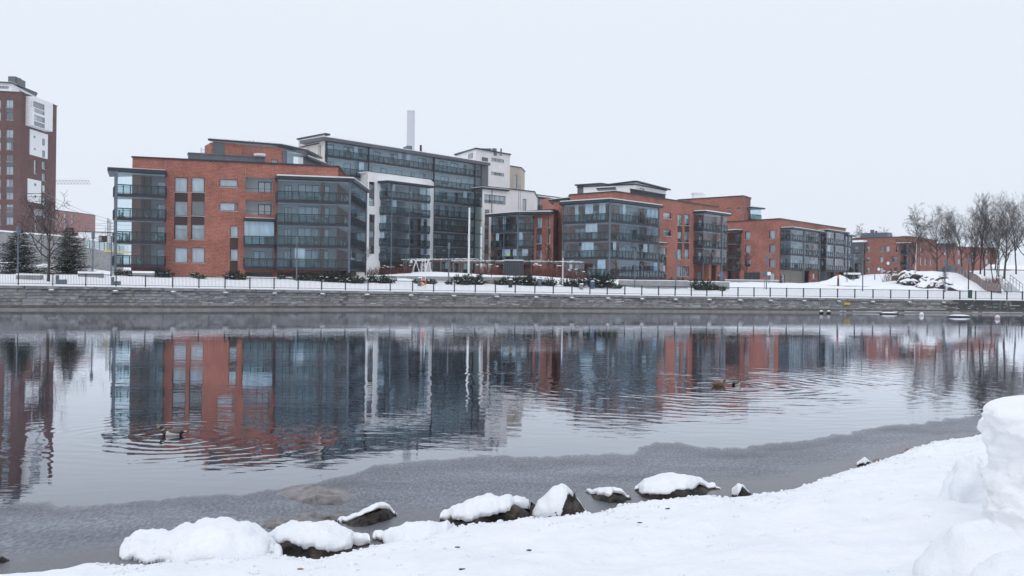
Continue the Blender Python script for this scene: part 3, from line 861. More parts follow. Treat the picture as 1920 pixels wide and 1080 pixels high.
# ------------------------------------------------------------------ A: left brick block
A = thing('apartment_building', (*XY(440, 123), 3.2), 'four storey red brick block on the left with corner glass balconies and dark penthouse level', 'apartment building')
pA = Plane(246, 118, 632, 125)
ZA = 17.35; z0A = 2.6
H = []
winA = []
for x0, x1 in ((327.7, 352.3), (359.3, 384)):
    for y0, y1 in ((332.7, 360.7), (377.3, 405), (421, 449.3), (464.3, 492.7)): winA.append((x0, y0, x1, y1))
winA += [(411.7, 336, 446, 351), (411.7, 380, 446, 395.3)]
wn = [(431.7, 423.3, 446.7, 445), (431.7, 467, 446.7, 488)]
rw = [pA.rect(*r) for r in winA]; rn = [pA.rect(*r) for r in wn]
strips = []
for c in (0, 4):                                     # tall openings with brown panels between
    a = rw[c:c + 3]; strips.append((a[0][0], a[2][1], a[0][2], a[0][3]))
    H.append(strips[-1]); H.append(rw[c + 3])
H += rw[8:10]
sn = (rn[0][0], pA.hit(439, 516)[1], rn[0][2], rn[0][3]); H.append(sn)
lg = [pA.rect(460, 333, 512, 360.7), pA.rect(460, 376, 512, 403)]
H += lg
ucb0, ucb1 = pA.hit(517, 450)[0], pA.hit(632, 450)[0]
zA = [4.30, 7.07, 9.77, 12.50]; zcanA = 15.3
H.append((pA.hit(460, 450)[0], 4.3, pA.hit(512, 450)[0], zs(485, 121.5, [414])[0]))
H.append((ucb0 + 0.2, 4.3, pA.hit(601, 450)[0], zcanA)); H.append((pA.hit(603, 450)[0] + .3, 4.3, pA.L - 0.01, zcanA))
uL = pA.hit(262, 400)[0]; uR = pA.hit(311, 400)[0]
H.append((uL - 1.0 + 1.1, 4.3, uR - 0.15, zcanA))
H.append((uL + .1, z0A, uR - .15, 4.0)); H.append((ucb0 + .2, z0A, pA.hit(600, 450)[0], 3.95)); H.append((pA.hit(460, 450)[0], z0A, pA.hit(512, 450)[0], 3.95))
wall(A, pA, 0, pA.L, z0A, ZA, ZA - 0.02, H, M_BRICK)
for c in (0, 4):
    for k in range(3):
        r = rw[c + k]; window(A, pA, r, split=1, cover=(0.35, 0, 0.25)[k] if k else 0.9)
        if k < 2: infill(A, pA, r[0], rw[c + k + 1][3], r[2], r[1], M_BROWN)
    window(A, pA, rw[c + 3], cover=1.0)
for r in rw[8:10]: window(A, pA, r, split=1, cover=0.8)
for r in rn: window(A, pA, r, cover=1.0)
infill(A, pA, rn[0][0], rn[1][3], rn[0][2], rn[0][1], M_BROWN); infill(A, pA, rn[0][0], sn[1], rn[0][2], rn[1][1], M_BROWN)
for r in lg:
    recess(A, pA, r, 1.7)
    q = pA.off(-1.7 + 0.2); window(A, q, (r[0] + 1.6, r[1] + 0.12, r[2] - 0.15, r[3] - 0.35), split=2, sill=False, dark=True)
    mbx = MB(); mbx.bar(pA.P(r[0], r[1] + 0.45, -0.05), pA.P(r[2], r[1] + 0.45, -0.05), 0.04); mbx.build('loggia_rail', M_METAL, A)
# lined back of the glazed bays
def backwall(b, pl, u0, u1, z0, z1, mat, depth, wins, **kw):
    q = pl.off(-depth); hs = [w for w in wins]
    o = wall(b, q, u0, u1, z0, z1, z1, hs, mat, name='inner_wall', depth=0.15)
    for w in hs: window(b, q, w, sill=False, recess=0.05, **kw)
    s_ = MB()      # side returns
    for u in (u0, u1):
        s_.face([pl.P(u, z0, -0.26), pl.P(u, z0, -depth), pl.P(u, z1, -depth), pl.P(u, z1, -0.26)])
    s_.build('return_wall', mat, b)
BD = 1.0
for (u0, u1, wl) in ((ucb0 + 0.21, pA.hit(601, 450)[0] - 0.01, ((0.16, 0.33, 0, 2.1, 2), (0.48, 0.98, 0.25, 2.25, 3))), (pA.hit(603, 450)[0] + .31, pA.L - 0.02, ((0.05, 0.45, 0.3, 2.2, 1),))):
    for k, z in enumerate(zA):
        ws = [(u0 + (u1 - u0) * a, z + 0.32 + c, u0 + (u1 - u0) * b_, z + 0.3 + d) for a, b_, c, d, n in wl]
        top = (zA + [zcanA])[k + 1]
        q = pA.off(-BD); wall(A, q, u0, u1, z + 0.3 if k else z, top, top, ws, M_GREYR, 'inner_wall', 0.15)
        for w, (a, b_, c, d, n) in zip(ws, wl): window(A, q, w, split=n, sill=False, recess=0.05)
        s_ = MB()
        for u in (u0, u1): s_.face([pA.P(u, z, -0.26), pA.P(u, z, -BD), pA.P(u, top, -BD), pA.P(u, top, -0.26)])
        s_.face([pA.P(u0, z + .3, -.26), pA.P(u1, z + .3, -.26), pA.P(u1, z + .3, -BD), pA.P(u0, z + .3, -BD)])
        s_.face([pA.P(u0, top, -.26), pA.P(u1, top, -.26), pA.P(u1, top, -BD), pA.P(u0, top, -BD)])
        s_.build('return_wall', M_GREYR, A)
# left corner bay: brick piers, grey wall
ul0, ul1 = uL + 0.1, uR - 0.16
for k, z in enumerate(zA):
    top = (zA + [zcanA])[k + 1]
    q = pA.off(-2.2); w = (pA.hit(283, 400)[0] + .6, z + 0.35, pA.hit(306, 400)[0] + .3, z + 2.3)
    wall(A, q, ul0 + 0.9, ul1, z, top, top, [w], M_GREYR, 'inner_wall', 0.15); window(A, q, w, split=1, sill=False, recess=0.05)
    s_ = MB(); s_.face([pA.P(ul1, z, -0.26), pA.P(ul1, z, -2.2), pA.P(ul1, top, -2.2), pA.P(ul1, top, -0.26)])
    s_.face([pA.P(ul0, z + .3, -.26), pA.P(ul1, z + .3, -.26), pA.P(ul1, z + .3, -2.2), pA.P(ul0, z + .3, -2.2)])
    s_.face([pA.P(ul0, top, -.26), pA.P(ul1, top, -.26), pA.P(ul1, top, -2.2), pA.P(ul0, top, -2.2)]); s_.build('return_wall', M_GREYR, A)
mbp = MB(); mbp.obox(pA.P(ul0 + 0.3, z0A, -2.2), pA.t3 * 0.75, pA.n3 * 0.5, Vector((0, 0, ZA - 1 - z0A))); mbp.build('brick_pier', M_BRICK2, A)
fl = XY(216, 115); flb = XY(211, 119.5); fr = pA.off(2.0); pR = Vector(fr.p2(uR - 0.02))
pathL = [Vector(pA.p2(0.0, -1.5)) + Vector((-2.3, 0.0)), fl, pR, Vector(pA.p2(uR - 0.02, 0.0))]
backL = [Vector(pA.p2(0.0, -1.5)), Vector(pA.p2(0.0, 0.0)), Vector(pA.p2(uR - 0.03, 0.0))]
for k, z in enumerate(zA):
    balcony(A, pathL, backL, z, (zA + [zcanA])[k + 1], pane=0.8, clutter=(k < 3))
canL = [tuple(XY(199, 114.3)), tuple(Vector(fr.p2(uR + 0.1, 0.5))), pA.p2(uR + 0.1, 0.02), pA.p2(0.0, 0.02), pA.p2(-0.02, -2.2), tuple(XY(203, 121))]
slabroof(A, canL, zcanA, 0.42, 0.06)
column(A, XY(216.5, 114.6), 1.8, zcanA, 0.14)
# right corner bay
pB_ = pA.off(2.2); c0 = Vector(pB_.p2(ucb0)); cc = XY(657, 122.9, 420); ce = XY(686.5, 137, 420)
eb = XY(653, 138, 330)
pathR = [Vector(pA.p2(ucb0, 0.02)), c0, cc, ce, eb]
backR = [Vector(pA.p2(ucb0, 0.01)), Vector(pA.p2(pA.L, 0.01)), eb + Vector((0.05, 0))]
for k, z in enumerate(zA):
    balcony(A, pathR, backR, z, (zA + [zcanA])[k + 1], pane=0.78, seg=0.9, curtains=(0.25 if k == 0 else 0.0))
canR = [tuple(pA.p2(ucb0 - .2, 0.02)), tuple(Vector(pB_.p2(ucb0 - .2, 0.45))), tuple(cc + Vector((0.5, -0.55))), tuple(ce + Vector((0.4, 0.8))), tuple(eb + Vector((0.3, .3))), tuple(pA.p2(pA.L, 0.02))]
slabroof(A, canR, zcanA, 0.36, 0.16)
column(A, cc + Vector((-0.1, -0.12)), 2.2, zcanA, 0.15); column(A, ce, 3.0, zcanA, 0.12)
# middle bay with curtains
um0, um1 = pA.hit(458, 450)[0], pA.hit(514, 450)[0]
zm = [4.30, 7.0]; ztm = zs(485, 121.5, [414])[0]
for k, z in enumerate(zm):
    top = [7.0, ztm][k]
    balcony(A, [pA.p2(um0, 0.02), pA.p2(um0, 0.9), pA.p2(um1, 0.9), pA.p2(um1, 0.02)], [pA.p2(um0, 0.01), pA.p2(um1, 0.01)], z, top, pane=0.8, curtains=(0.9 if k else 0.0))
    q = pA.off(-1.6); w = (um0 + 1.2, z + .35, um0 + 2.6, z + 2.3)
    wall(A, q, um0 + .1, um1 - .1, z, top, top, [w], M_GREYR, 'inner_wall', 0.15); window(A, q, w, split=2, sill=False, recess=0.05)
slabroof(A, [pA.p2(um0 - .1, 0.02), pA.p2(um0 - .1, 1.25), pA.p2(um1 + .1, 1.25), pA.p2(um1 + .1, 0.02)], ztm, 0.3, 0.05)
# dark undercroft, side walls, roof
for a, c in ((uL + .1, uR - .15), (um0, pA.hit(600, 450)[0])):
    panel('undercroft_shade', M_DARKR, pA.P(a, z0A, -1.5), pA.t3, c - a, 1.9, A, 0.05)  # dark sheet whose colour paints the shade beneath the bays
for px_, y0_, y1_ in ((311, 296, 318), (460, 306, 333), (519, 310, 326)):
    u_, z1_ = pA.hit(px_, y0_); z0_ = pA.hit(px_, y1_)[1]; mj = MB(); mj.obox(pA.P(u_, z0_, .003), pA.t3 * .05, pA.n3 * .012, Vector((0, 0, z1_ - z0_))); mj.build('movement_joint', M_CONC, A)
rs = Plane.pts(pA.B, eb); wall(A, rs, 0, rs.L, z0A, ZA - 0.02, ZA - 0.1, [], M_BRICK)
back1 = [tuple(eb), tuple(eb + Vector((0, 3))), tuple(pA.A + Vector((4.0, 17)))]
roof_and_back(A, [tuple(pA.A), tuple(pA.B)], back1, z0A, ZA, M_BRICK)
# snow already on the roof; ribbed dark plant room and brick penthouse
def ribbed(b, pl, u0, u1, z0, z1, mat=M_CLAD, step=0.6, depth=3.0, name='plant_room'):
    mb = MB(); mb.obox(pl.P(u0, z0, 0), pl.t3 * (u1 - u0), -pl.n3 * depth, Vector((0, 0, z1 - z0)))
    u = u0
    while u < u1:
        mb.obox(pl.P(u, z0, 0.05), pl.t3 * 0.05, -pl.n3 * 0.04, Vector((0, 0, z1 - z0))); u += step
    mb.obox(pl.P(u0 - .1, z1, 0.12), pl.t3 * (u1 - u0 + .2), -pl.n3 * (depth + .2), Vector((0, 0, 0.12)))
    return mb.build(name, mat, b)
pP = Plane(351.7, 123.5, 500, 127); zp = ZH(351.7, 287.5, 123.5)
ribbed(A, pP, 0, pP.L * 0.96, ZA - 0.5, zp, depth=2.0)
pPB = Plane(393, 130, 527, 134.5); zl = ZH(393, 264, 130); zr = ZH(527, 279, 134.5)
wn1 = pPB.rect(509, 299.5, 521, 306)
wall(A, pPB, pPB.hit(421, 290)[0], pPB.L, ZA - .6, ZH(421, 268, 131), zr, [wn1], M_BRICK, 'penthouse_wall'); window(A, pPB, wn1)
infill(A, pPB, 0.25, ZA - .5, pPB.hit(421, 290)[0], zl - 0.1, M_CLAD, 'dark_cladding', 0.0)
mbx = MB(); mbx.obox(pPB.P(0, ZA - .5, 0.0), pPB.t3 * 0.25, -pPB.n3 * 4, Vector((0, 0, zl - ZA + .3))); mbx.build('penthouse_pier', M_BRICK, A)
pPC = Plane(527, 134.5, 566, 139)
balcony(A, [pPC.p2(0), pPC.p2(pPC.L)], [pPC.p2(0, -1.5), pPC.p2(pPC.L, -1.5)], ZA - .8, ZH(545, 284, 137), pane=1.0, rail=False, clutter=False)
q = pPC.off(-1.6); wall(A, q, 0, q.L, ZA - .5, ZH(545, 284, 137), ZH(560, 284, 138), [(1.2, ZA, 2.8, ZA + 2)], M_GREYR, 'inner_wall'); window(A, q, (1.2, ZA, 2.8, ZA + 2))
infill(A, Plane(527, 134.4, 540, 136), 0, ZA - .5, 1.1, ZH(533, 282, 135), M_CLAD, 'dark_cladding', 0.05)
rfz = lambda p: zl + (p[0] - pPB.A.x) * ((ZH(575, 284, 139.5) - zl) / (XY(575, 139.5).x - pPB.A.x))
e1 = XY(575, 139.5); polyR = [tuple(pPB.A + Vector((-.3, -.4))), tuple(pPB.B + Vector((0, -.4))), tuple(e1), tuple(e1 + Vector((0.5, 8))), tuple(pPB.A + Vector((2, 12)))]
slabroof(A, polyR, 0, 0.25, 0.1, 'penthouse_roof', slope=rfz)
pPD = Plane(566, 139.2, 600, 147); wall(A, pPD, 0, pPD.L, ZA - 1, ZH(568, 292, 139.4), ZH(600, 303, 147), [], M_CLAD, 'penthouse_side')
slabroof(A, [tuple(XY(575, 139)), tuple(XY(612, 148)), tuple(XY(603, 154)), tuple(XY(570, 146))], ZH(590, 298, 144) - .5, 0.3, 0.12, 'penthouse_roof')
for px in (377, 385, 468, 474.5):      # roof ladders
    mbx = MB(); y0 = 276 if px < 400 else 263; D = 122.6 if px < 400 else 129.2
    mbx.tube([W(px, 302 if px < 400 else 290, D), W(px, y0, D)], [.03, .03], 5)
    o = mbx.build('roof_ladder_rail', M_STEEL, A)
mbx = MB()
for y in range(280, 302, 3): mbx.bar(W(377, y, 122.6), W(385, y, 122.6), 0.03)
mbx.build('ladder_rungs', M_STEEL, A)
mbx = MB(); mbx.tube([W(487, 292, 126), W(487, 288.5, 126)], [.75, .75], 12); mbx.build('vent_drum', M_SILL, A)

# ------------------------------------------------------------------ B: tall glass fronted block
B = thing('apartment_building', (*XY(760, 180), 3.2), 'tall eight storey block faced with continuous glazed balconies and a white framed bay', 'apartment building')
pB = Plane(608, 165, 910, 196); zbt = 26.3
zB = [4.4, 7.2, 10.0, 12.7, 15.4, 18.1, 20.9, 23.75]
U = lambda px: pB.hit(px, 400)[0]
uj = U(810); uE = U(887); uE2 = pB.L
q = pB.off(-1.1)
for k, z in enumerate(zB):
    top = (zB + [zbt])[k + 1]
    u0 = 0.3 if k >= 6 else (U(640) if k >= 5 else U(803)); u1 = uE2 - 0.2 if k >= 6 else (U(900) if k == 5 else uE)
    ws = []; u = u0 + 0.8
    while u < u1 - 2.0:
        w = random.choice((0.9, 1.6, 2.2)); ws.append((u, z + (0.35 if w < 1.5 else 0.9), u + w, z + 2.35)); u += w + random.choice((0.9, 1.5, 2.1))
    wall(B, q, u0 - .3, u1 + .3, z, top, top, ws, M_GREYR if k > 3 else M_DARKR, 'inner_wall', 0.12)
    for w in ws: window(B, q, w, split=2 if w[2] - w[0] > 2 else 1, sill=False, recess=0.04)
    cuts = [u0]
    for c in (U(687), uj, uE if k >= 5 else 1e9):
        if u0 + 1 < c < u1 - 1: cuts.append(c)
    cuts.append(u1)
    for a, c in zip(cuts[:-1], cuts[1:]):
        balcony(B, [pB.p2(a + .04, 0.1), pB.p2(c - .04, 0.1)], [pB.p2(a + .04, -1.35), pB.p2(c - .04, -1.35)], z, top, pane=1.25, seg=1.25, clutter=True, curtains=0.04)
        sp = MB(); sp.obox(pB.P(c - 0.05, z, -1.35), pB.t3 * 0.1, pB.n3 * 1.4, Vector((0, 0, top - z))); sp.build('party_screen', M_GREYR, B)
# screen glass strip on the right
for k in range(1, 7):
    z, top = zB[k - 1], zB[k]
    for j in range(3):
        w = (U(903) - uE - .1) / 3; panel('screen_glass', M_SCREEN, pB.P(uE + 0.08 + j * w, z + 0.15, 0.06), pB.t3, w - .03, top - z - .2, B)
    mbx = MB(); mbx.obox(pB.P(uE, z, -0.3), pB.t3 * (U(904) - uE), pB.n3 * 0.45, Vector((0, 0, 0.15))); mbx.build('floor_edge', M_FASCIA, B)
q2 = pB.off(-1.4); wall(B, q2, uE, uE2, 3, 20.9, 20.9, [], M_GREYR, 'inner_wall')
for px in (608, 687, 810, 887):
    mbx = MB(); a = pB.P(U(px), 3 if px > 700 else 18, 0.18); mbx.obox(a, pB.t3 * 0.22, pB.n3 * 0.2, Vector((0, 0, zbt - a.z))); mbx.build('facade_post', M_METAL, B)
mbx = MB(); mbx.obox(pB.P(uE2 - 1.6, 20.0, 0.22), pB.t3 * 1.9, -pB.n3 * 0.5, Vector((0, 0, zbt - 20))); mbx.build('dark_cladding', M_CLAD, B)
pBe = Plane(557, 171.5, 606.5, 164.5); zl, zr = ZH(557, 262.5, 171.5), ZH(606, 252.5, 164.5)
hs = [pBe.rect(571.7, 276.7, 581, 291), pBe.rect(597, 272, 602, 297)]
wall(B, pBe, 0, pBe.L, 3, zl, zr, hs, M_BEIGE, 'end_wall'); [window(B, pBe, h, dark=True, cover=0) for h in hs]
slabroof(B, [tuple(pBe.A + Vector((-.3, -.2))), tuple(pBe.B + Vector((0.1, -.3))), pBe.p2(pBe.L, -1), pBe.p2(0, -1)], 0, 0.25, 0.06, 'end_roof', slope=lambda p: zl + (zr - zl) * (p[0] - pBe.A.x) / (pBe.B.x - pBe.A.x))
slabroof(B, [pB.p2(-1.2, 0.9), pB.p2(pB.L + .1, 0.9), pB.p2(pB.L + .1, -14), pB.p2(-.6, -6)], zbt, 0.55, 0.12, 'main_roof', M_CLAD)
roof_and_back(B, [pB.p2(0, -1.5), pB.p2(pB.L, -1.5)], [pB.p2(pB.L, -15), tuple(pBe.A + Vector((6, 15))), tuple(pBe.A)], 3, zbt - 0.3, M_BEIGE)
for px, y0 in ((789, 272), (767, 274), (762, 276)):
    mbx = MB(); mbx.tube([W(px, 285, 186), W(px, y0, 186)], [.22 if px > 780 else .6, .2 if px > 780 else .6], 10); mbx.build('roof_vent', M_BLACK if px > 780 else M_STEEL, B)
# white framed bay
pF = Plane(687, 168.5, 807, 180.5); ztf = ZH(687, 322.7, 168.5)
w1 = pF.rect(692, 341, 702.5, 386); w2 = pF.rect(692, 402, 702.5, 476); w3 = pF.rect(794, 354, 800.5, 397); w4 = pF.rect(794, 411, 800.5, 477)
ub0, ub1 = pF.hit(712, 400)[0], pF.hit(792, 400)[0]
zF = [ZH(715, y, 166.5) for y in (488.7, 460, 431, 399.3, 369.7)]; zcf = ZH(715, 339, 166.5)
hole = (ub0 + .2, 3.4, ub1 - .2, zcf)
wall(B, pF, 0, pF.L, 2.8, ztf, ztf - .02, [w1, w2, w3, w4, hole], M_WHITE, 'white_frame_wall')
wall(B, Plane.pts(pF.A + Vector((-2.2, 3.4)), pF.A), 0, 3.9, 2.8, ztf, ztf, [], M_WHITE, 'white_frame_side')
wall(B, Plane.pts(pF.B, pF.B + Vector((0.2, 3.5))), 0, 3.4, 2.8, ztf, ztf, [], M_WHITE, 'white_frame_side')
mbx = MB(); mbx.prism([tuple(pF.A), tuple(pF.B), pF.p2(pF.L, -2.3), pF.p2(0, -2.3)], ztf - .05, ztf + .12); mbx.build('frame_coping', M_WHITE, B)
for w in (w1, w3, w2, w4):
    n = 2 if w in (w1, w3) else 3; h = (w[3] - w[1]) / (2 * n - 1)
    for k in range(n):
        window(B, pF, (w[0], w[1] + 2 * k * h, w[2], w[1] + (2 * k + 1) * h), sill=False)
        if k: infill(B, pF, w[0], w[1] + (2 * k - 1) * h, w[2], w[1] + 2 * k * h, M_CLAD)
q = pF.off(-1.2)
for k, z in enumerate(zF):
    top = (zF + [zcf])[k + 1]
    L = ub1 - ub0; ws = [(ub0 + .7, z + .9, ub0 + 2.9, z + 2.3), (ub0 + L * .55, z + .35, ub0 + L * .55 + .9, z + 2.3), (ub0 + L * .75, z + .9, ub0 + L * .75 + 1.5, z + 2.2)]
    ws = [(a, b_, c, min(d, top - .15)) for a, b_, c, d in ws]
    wall(B, q, ub0, ub1, z, top, top, ws, M_GREYR, 'inner_wall', .12); [window(B, q, w, sill=False, recess=.04, split=2 if w[2] - w[0] > 2 else 1) for w in ws]
    balcony(B, [pF.p2(ub0, 0.01), pF.p2(ub0, 1.9), pF.p2((ub0 + ub1) / 2 - .05, 1.9)], [pF.p2(ub0, -1.1), pF.p2((ub0 + ub1) / 2 - .05, -1.1)], z, top, pane=1.0, seg=1.0, curtains=.12)
    balcony(B, [pF.p2((ub0 + ub1) / 2 + .05, 1.9), pF.p2(ub1, 1.9), pF.p2(ub1, 0.01)], [pF.p2((ub0 + ub1) / 2 + .05, -1.1), pF.p2(ub1, -1.1)], z, top, pane=1.0, seg=1.0, curtains=.12)
    mbx = MB(); mbx.obox(pF.P((ub0 + ub1) / 2 - .06, z, -1.1), pF.t3 * .12, pF.n3 * 2.95, Vector((0, 0, top - z))); mbx.build('party_screen', M_GREYR, B)
slabroof(B, [pF.p2(ub0 - .6, 0.02), pF.p2(ub0 - .6, 2.6), pF.p2(ub1 + .5, 2.6), pF.p2(ub1 + .5, 0.02)], zcf, 0.35, 0.07)
column(B, pF.p2(ub0 + .9, 2.0), 2.5, zcf, .13); column(B, pF.p2((ub0 + ub1) / 2, 2.0), 2.5, zcf, .08)
panel('undercroft_shade', M_DARKR, pF.P(ub0 + .2, 2.8, -1.3), pF.t3, ub1 - ub0 - .4, 2.2, B, .05)
panel('undercroft_shade', M_DARKR, pB.P(U(803), 2.8, -1.3), pB.t3, U(890) - U(803), 1.8, B, .05)

# ------------------------------------------------------------------ C: white plastered block with tower
C = thing('apartment_building', (*XY(940, 190), 3.2), 'white plastered block with stepped tower and narrow dark windows', 'apartment building')
pW = Plane(903, 181, 1000, 190); zw = ZH(940, 353.5, 184.5)
hh = [pW.rect(908, 366, 948, 381.7), pW.rect(908.5, 393, 917, 487), pW.rect(980, 373, 987, 395)]
wall(C, pW, 0, pW.L, 2.8, zw, zw, hh, M_WHITE)
window(C, pW, hh[0], split=4, cover=0.6); window(C, pW, hh[2], split=1)
h = hh[1]; s5 = (h[3] - h[1]) / 7
for k in range(7):
    if k % 2 == 0: window(C, pW, (h[0], h[1] + k * s5, h[2], h[1] + (k + 1) * s5), sill=False)
    else: infill(C, pW, h[0], h[1] + k * s5, h[2], h[1] + (k + 1) * s5, M_CLAD)
slabroof(C, [pW.p2(-.3, .5), pW.p2(pW.hit(952, 353)[0], .5), pW.p2(pW.hit(952, 353)[0], -3), pW.p2(-.3, -3)], zw - .45, .3, .1)
column(C, pW.p2(pW.hit(921, 400)[0], .15), 3, zw - .4, .07, M_CLAD, 'downpipe')
roof_and_back(C, [tuple(pW.A), tuple(pW.B)], [tuple(pW.B + Vector((1, 14))), tuple(pW.A + Vector((1, 16)))], 2.8, zw, M_WHITE)
mbx = MB()
for px in (1137 / 3 + 593.5, 972.8 + 2.5): mbx.tube([W(px, 395, 185.5), W(px, 347, 185.5)], [.04, .04], 5)
mbx.build('roof_ladder', M_STEEL, C)
pT = Plane(890, 206, 954, 215); ztw = ZH(890, 279.5, 206); ztr = ZH(954, 290.5, 215)
hh = [pT.rect(921, 297.5, 945, 303.5), pT.rect(921, 323.5, 945, 329)]
wall(C, pT, 0, pT.L, 15, ztw, ztr, hh, M_WHITE, 'tower_wall'); [window(C, pT, h, split=3, cover=.3) for h in hh]
infill(C, pT, pT.hit(903, 320)[0], 19, pT.hit(914, 320)[0], ZH(908, 295, 208), M_CLAD, 'dark_cladding', .08)
pTl = Plane(852, 218, 890, 206); h = pTl.rect(878, 288, 887, 297)
wall(C, pTl, 0, pTl.L, 18, ZH(853, 290, 217), ztw, [h], M_WHITE, 'tower_wall'); window(C, pTl, h, dark=True, cover=0)
roof_and_back(C, [tuple(pTl.A), tuple(pTl.B), tuple(pT.B)], [tuple(pT.B + Vector((-1, 10)))], 18, ztr + .1, M_WHITE)
mbx = MB(); mbx.bar(pTl.P(-.3, ZH(853, 289.5, 218), .1), pTl.P(pTl.L, ztw + .1, .1), .5, .22); mbx.bar(pT.P(0, ztw + .1, .1), pT.P(pT.L, ztr + .1, .1), .5, .22); mbx.build('tower_coping', M_METAL, C)
pTb = Plane(954, 222, 974.5, 225); h = pTb.rect(965.5, 328.5, 970, 353); zt = ZH(960, 312.3, 223)
wall(C, pTb, 0, pTb.L, 15, zt, zt, [h], M_TAN, 'tan_wall'); window(C, pTb, h, split=1, dark=True)
roof_and_back(C, [tuple(pTb.A), tuple(pTb.B)], [tuple(pTb.B + Vector((1, 8))), tuple(pTb.A + Vector((0, 8)))], 15, zt, M_TAN)
for px, s_ in ((905, .5), (913, .4), (918.5, .35), (927, .5), (939.5, .18)):
    mbx = MB(); c = W(px, 283, 211); mbx.tube([c + Vector((0, 0, -1)), c + Vector((0, 0, .5))], [s_, s_], 8); mbx.build('roof_vent', M_STEEL, C)

# ------------------------------------------------------------------ pink block behind, D low brick block
K = thing('apartment_building', (*XY(1020, 210), 3.2), 'pale pink brick block mostly hidden behind the low brick corner block', 'apartment building')
pK = Plane(991, 205, 1052, 214); zk = ZH(1000, 364.5, 206)
h = pK.rect(993, 372, 1012, 394)
wall(K, pK, 0, pK.L, 3, zk, zk - .3, [h], M_PINK); recess(K, pK, h, 1.5)
balcony(K, [pK.p2(h[0] + .1, .6), pK.p2(h[2], .6)], [pK.p2(h[0] + .1, -1), pK.p2(h[2], -1)], h[1] - .2, h[3], seg=1.2)
slabroof(K, [pK.p2(h[0] - .3, 0.02), pK.p2(h[0] - .3, 1.2), pK.p2(h[2] + .5, 1.2), pK.p2(h[2] + .5, 0.02)], h[3], .3, .1)
roof_and_back(K, [tuple(pK.A), tuple(pK.B)], [tuple(pK.B + Vector((1, 10))), tuple(pK.A + Vector((1, 12)))], 3, zk, M_PINK)

Dd = thing('apartment_building', (*XY(980, 165), 3.2), 'low dark brick block with canopied glass corner bay beside the snowy pergola', 'apartment building')
pD = Plane(921, 171, 1037, 160.5); zd = ZH(1037, 393.5, 160.5)
uD0, uD1 = pD.hit(933, 450)[0], pD.hit(1001, 450)[0]
zD = [ZH(990, y, 164) for y in (496, 466, 435)]; zcd = ZH(990, 403, 164)
hs = [(uD0, 3, uD1, zcd)]
wr = [pD.rect(1006, 408, 1016, 427), pD.rect(1006, 439, 1016, 457), pD.rect(1006, 469, 1016, 487)]
wr2 = [pD.rect(1028, 408, 1032, 427), pD.rect(1028, 439, 1032, 457), pD.rect(1028, 469, 1032, 487)]
for g in (wr, wr2): hs.append((g[0][0], g[2][1], g[0][2], g[0][3]))
h3 = pD.rect(926.5, 419, 930, 455); hs.append(h3)
wall(Dd, pD, 0, pD.L, 2.8, zd, zd, hs, M_BRICK2)
for g in (wr, wr2):
    for k, w in enumerate(g):
        window(Dd, pD, w)
        if k < 2: infill(Dd, pD, w[0], g[k + 1][3], w[2], w[1], M_BROWN)
window(Dd, pD, h3, dark=True, cover=0)
q = pD.off(-1.3)
for k, z in enumerate(zD):
    top = (zD + [zcd])[k + 1]; L = uD1 - uD0
    ws = [(uD0 + .5, z + .4, uD0 + 1.6, z + 2.4), (uD0 + L * .4, z + .8, uD0 + L * .4 + 1.6, z + 2.4), (uD0 + L * .75, z + .35, uD0 + L * .75 + 1, z + 2.4)]
    wall(Dd, q, uD0 - .1, uD1 + .1, z, top, top, ws, M_BRICK2, 'inner_wall', .12); [window(Dd, q, w, sill=False, recess=.04, dark=True) for w in ws]
    balcony(Dd, [pD.p2(uD0, .02), pD.p2(uD0, 1.5), pD.p2(uD0 + L * .86, 2.4), pD.p2(uD1, .3)], [pD.p2(uD0, -1.2), pD.p2(uD1, -1.2)], z, top, pane=1.1, seg=1.2, curtains=.12)
slabroof(Dd, [pD.p2(uD0 - 1.1, .02), pD.p2(uD0 - .9, 2.2), pD.p2(uD0 + L * .88, 3.1), pD.p2(pD.L, 0.4), pD.p2(pD.L, .02)], zcd, .35, .14)
column(Dd, pD.p2(uD0 + L * .86, 2.5), 3, zcd, .16); column(Dd, pD.p2(uD0 + L * .42, 2.0), 3, zcd, .07)
roof_and_back(Dd, [tuple(pD.A), tuple(pD.B)], [tuple(pD.B + Vector((2, 12))), tuple(pD.A + Vector((2, 12)))], 2.8, zd, M_BRICK2)
panel('undercroft_shade', M_DARKR, pD.P(uD0, 2.8, -1.35), pD.t3, uD1 - uD0, 2.6, Dd, .05)

# ------------------------------------------------------------------ E: middle brick block
E = thing('apartment_building', (*XY(1190, 165), 3.2), 'large brick block with wraparound corner balconies and a white penthouse', 'apartment building')
pE1 = Plane(1068, 161.7, 1152, 155); pE2 = Plane(1152, 155, 1345, 181.8); zE = ZH(1152, 359.2, 155)
pE0 = Plane(1037, 166.5, 1068, 163.2); ze0 = ZH(1050, 376, 165)
g = [pE0.rect(1042.5, y0, 1047, y1) for y0, y1 in ((393, 408), (428, 442), (460, 475), (493, 507))]
hs = [(g[0][0], pE0.hit(1045, 512)[1], g[0][2], g[0][3])]
wall(E, pE0, 0, pE0.L, 2.8, ze0, ze0 + .1, hs, M_BRICK, 'wing_wall')
for k, w in enumerate(g):
    window(E, pE0, w)
    if k < 3: infill(E, pE0, w[0], g[k + 1][3], w[2], w[1], M_BROWN)
infill(E, pE0, g[0][0], hs[0][1], g[0][2], g[3][1], M_BROWN)
slabroof(E, [tuple(XY(1027, 167.5)), tuple(XY(1069, 162.6)), tuple(XY(1071, 168)), tuple(XY(1034, 174))], ze0, .35, .12, 'wing_roof')
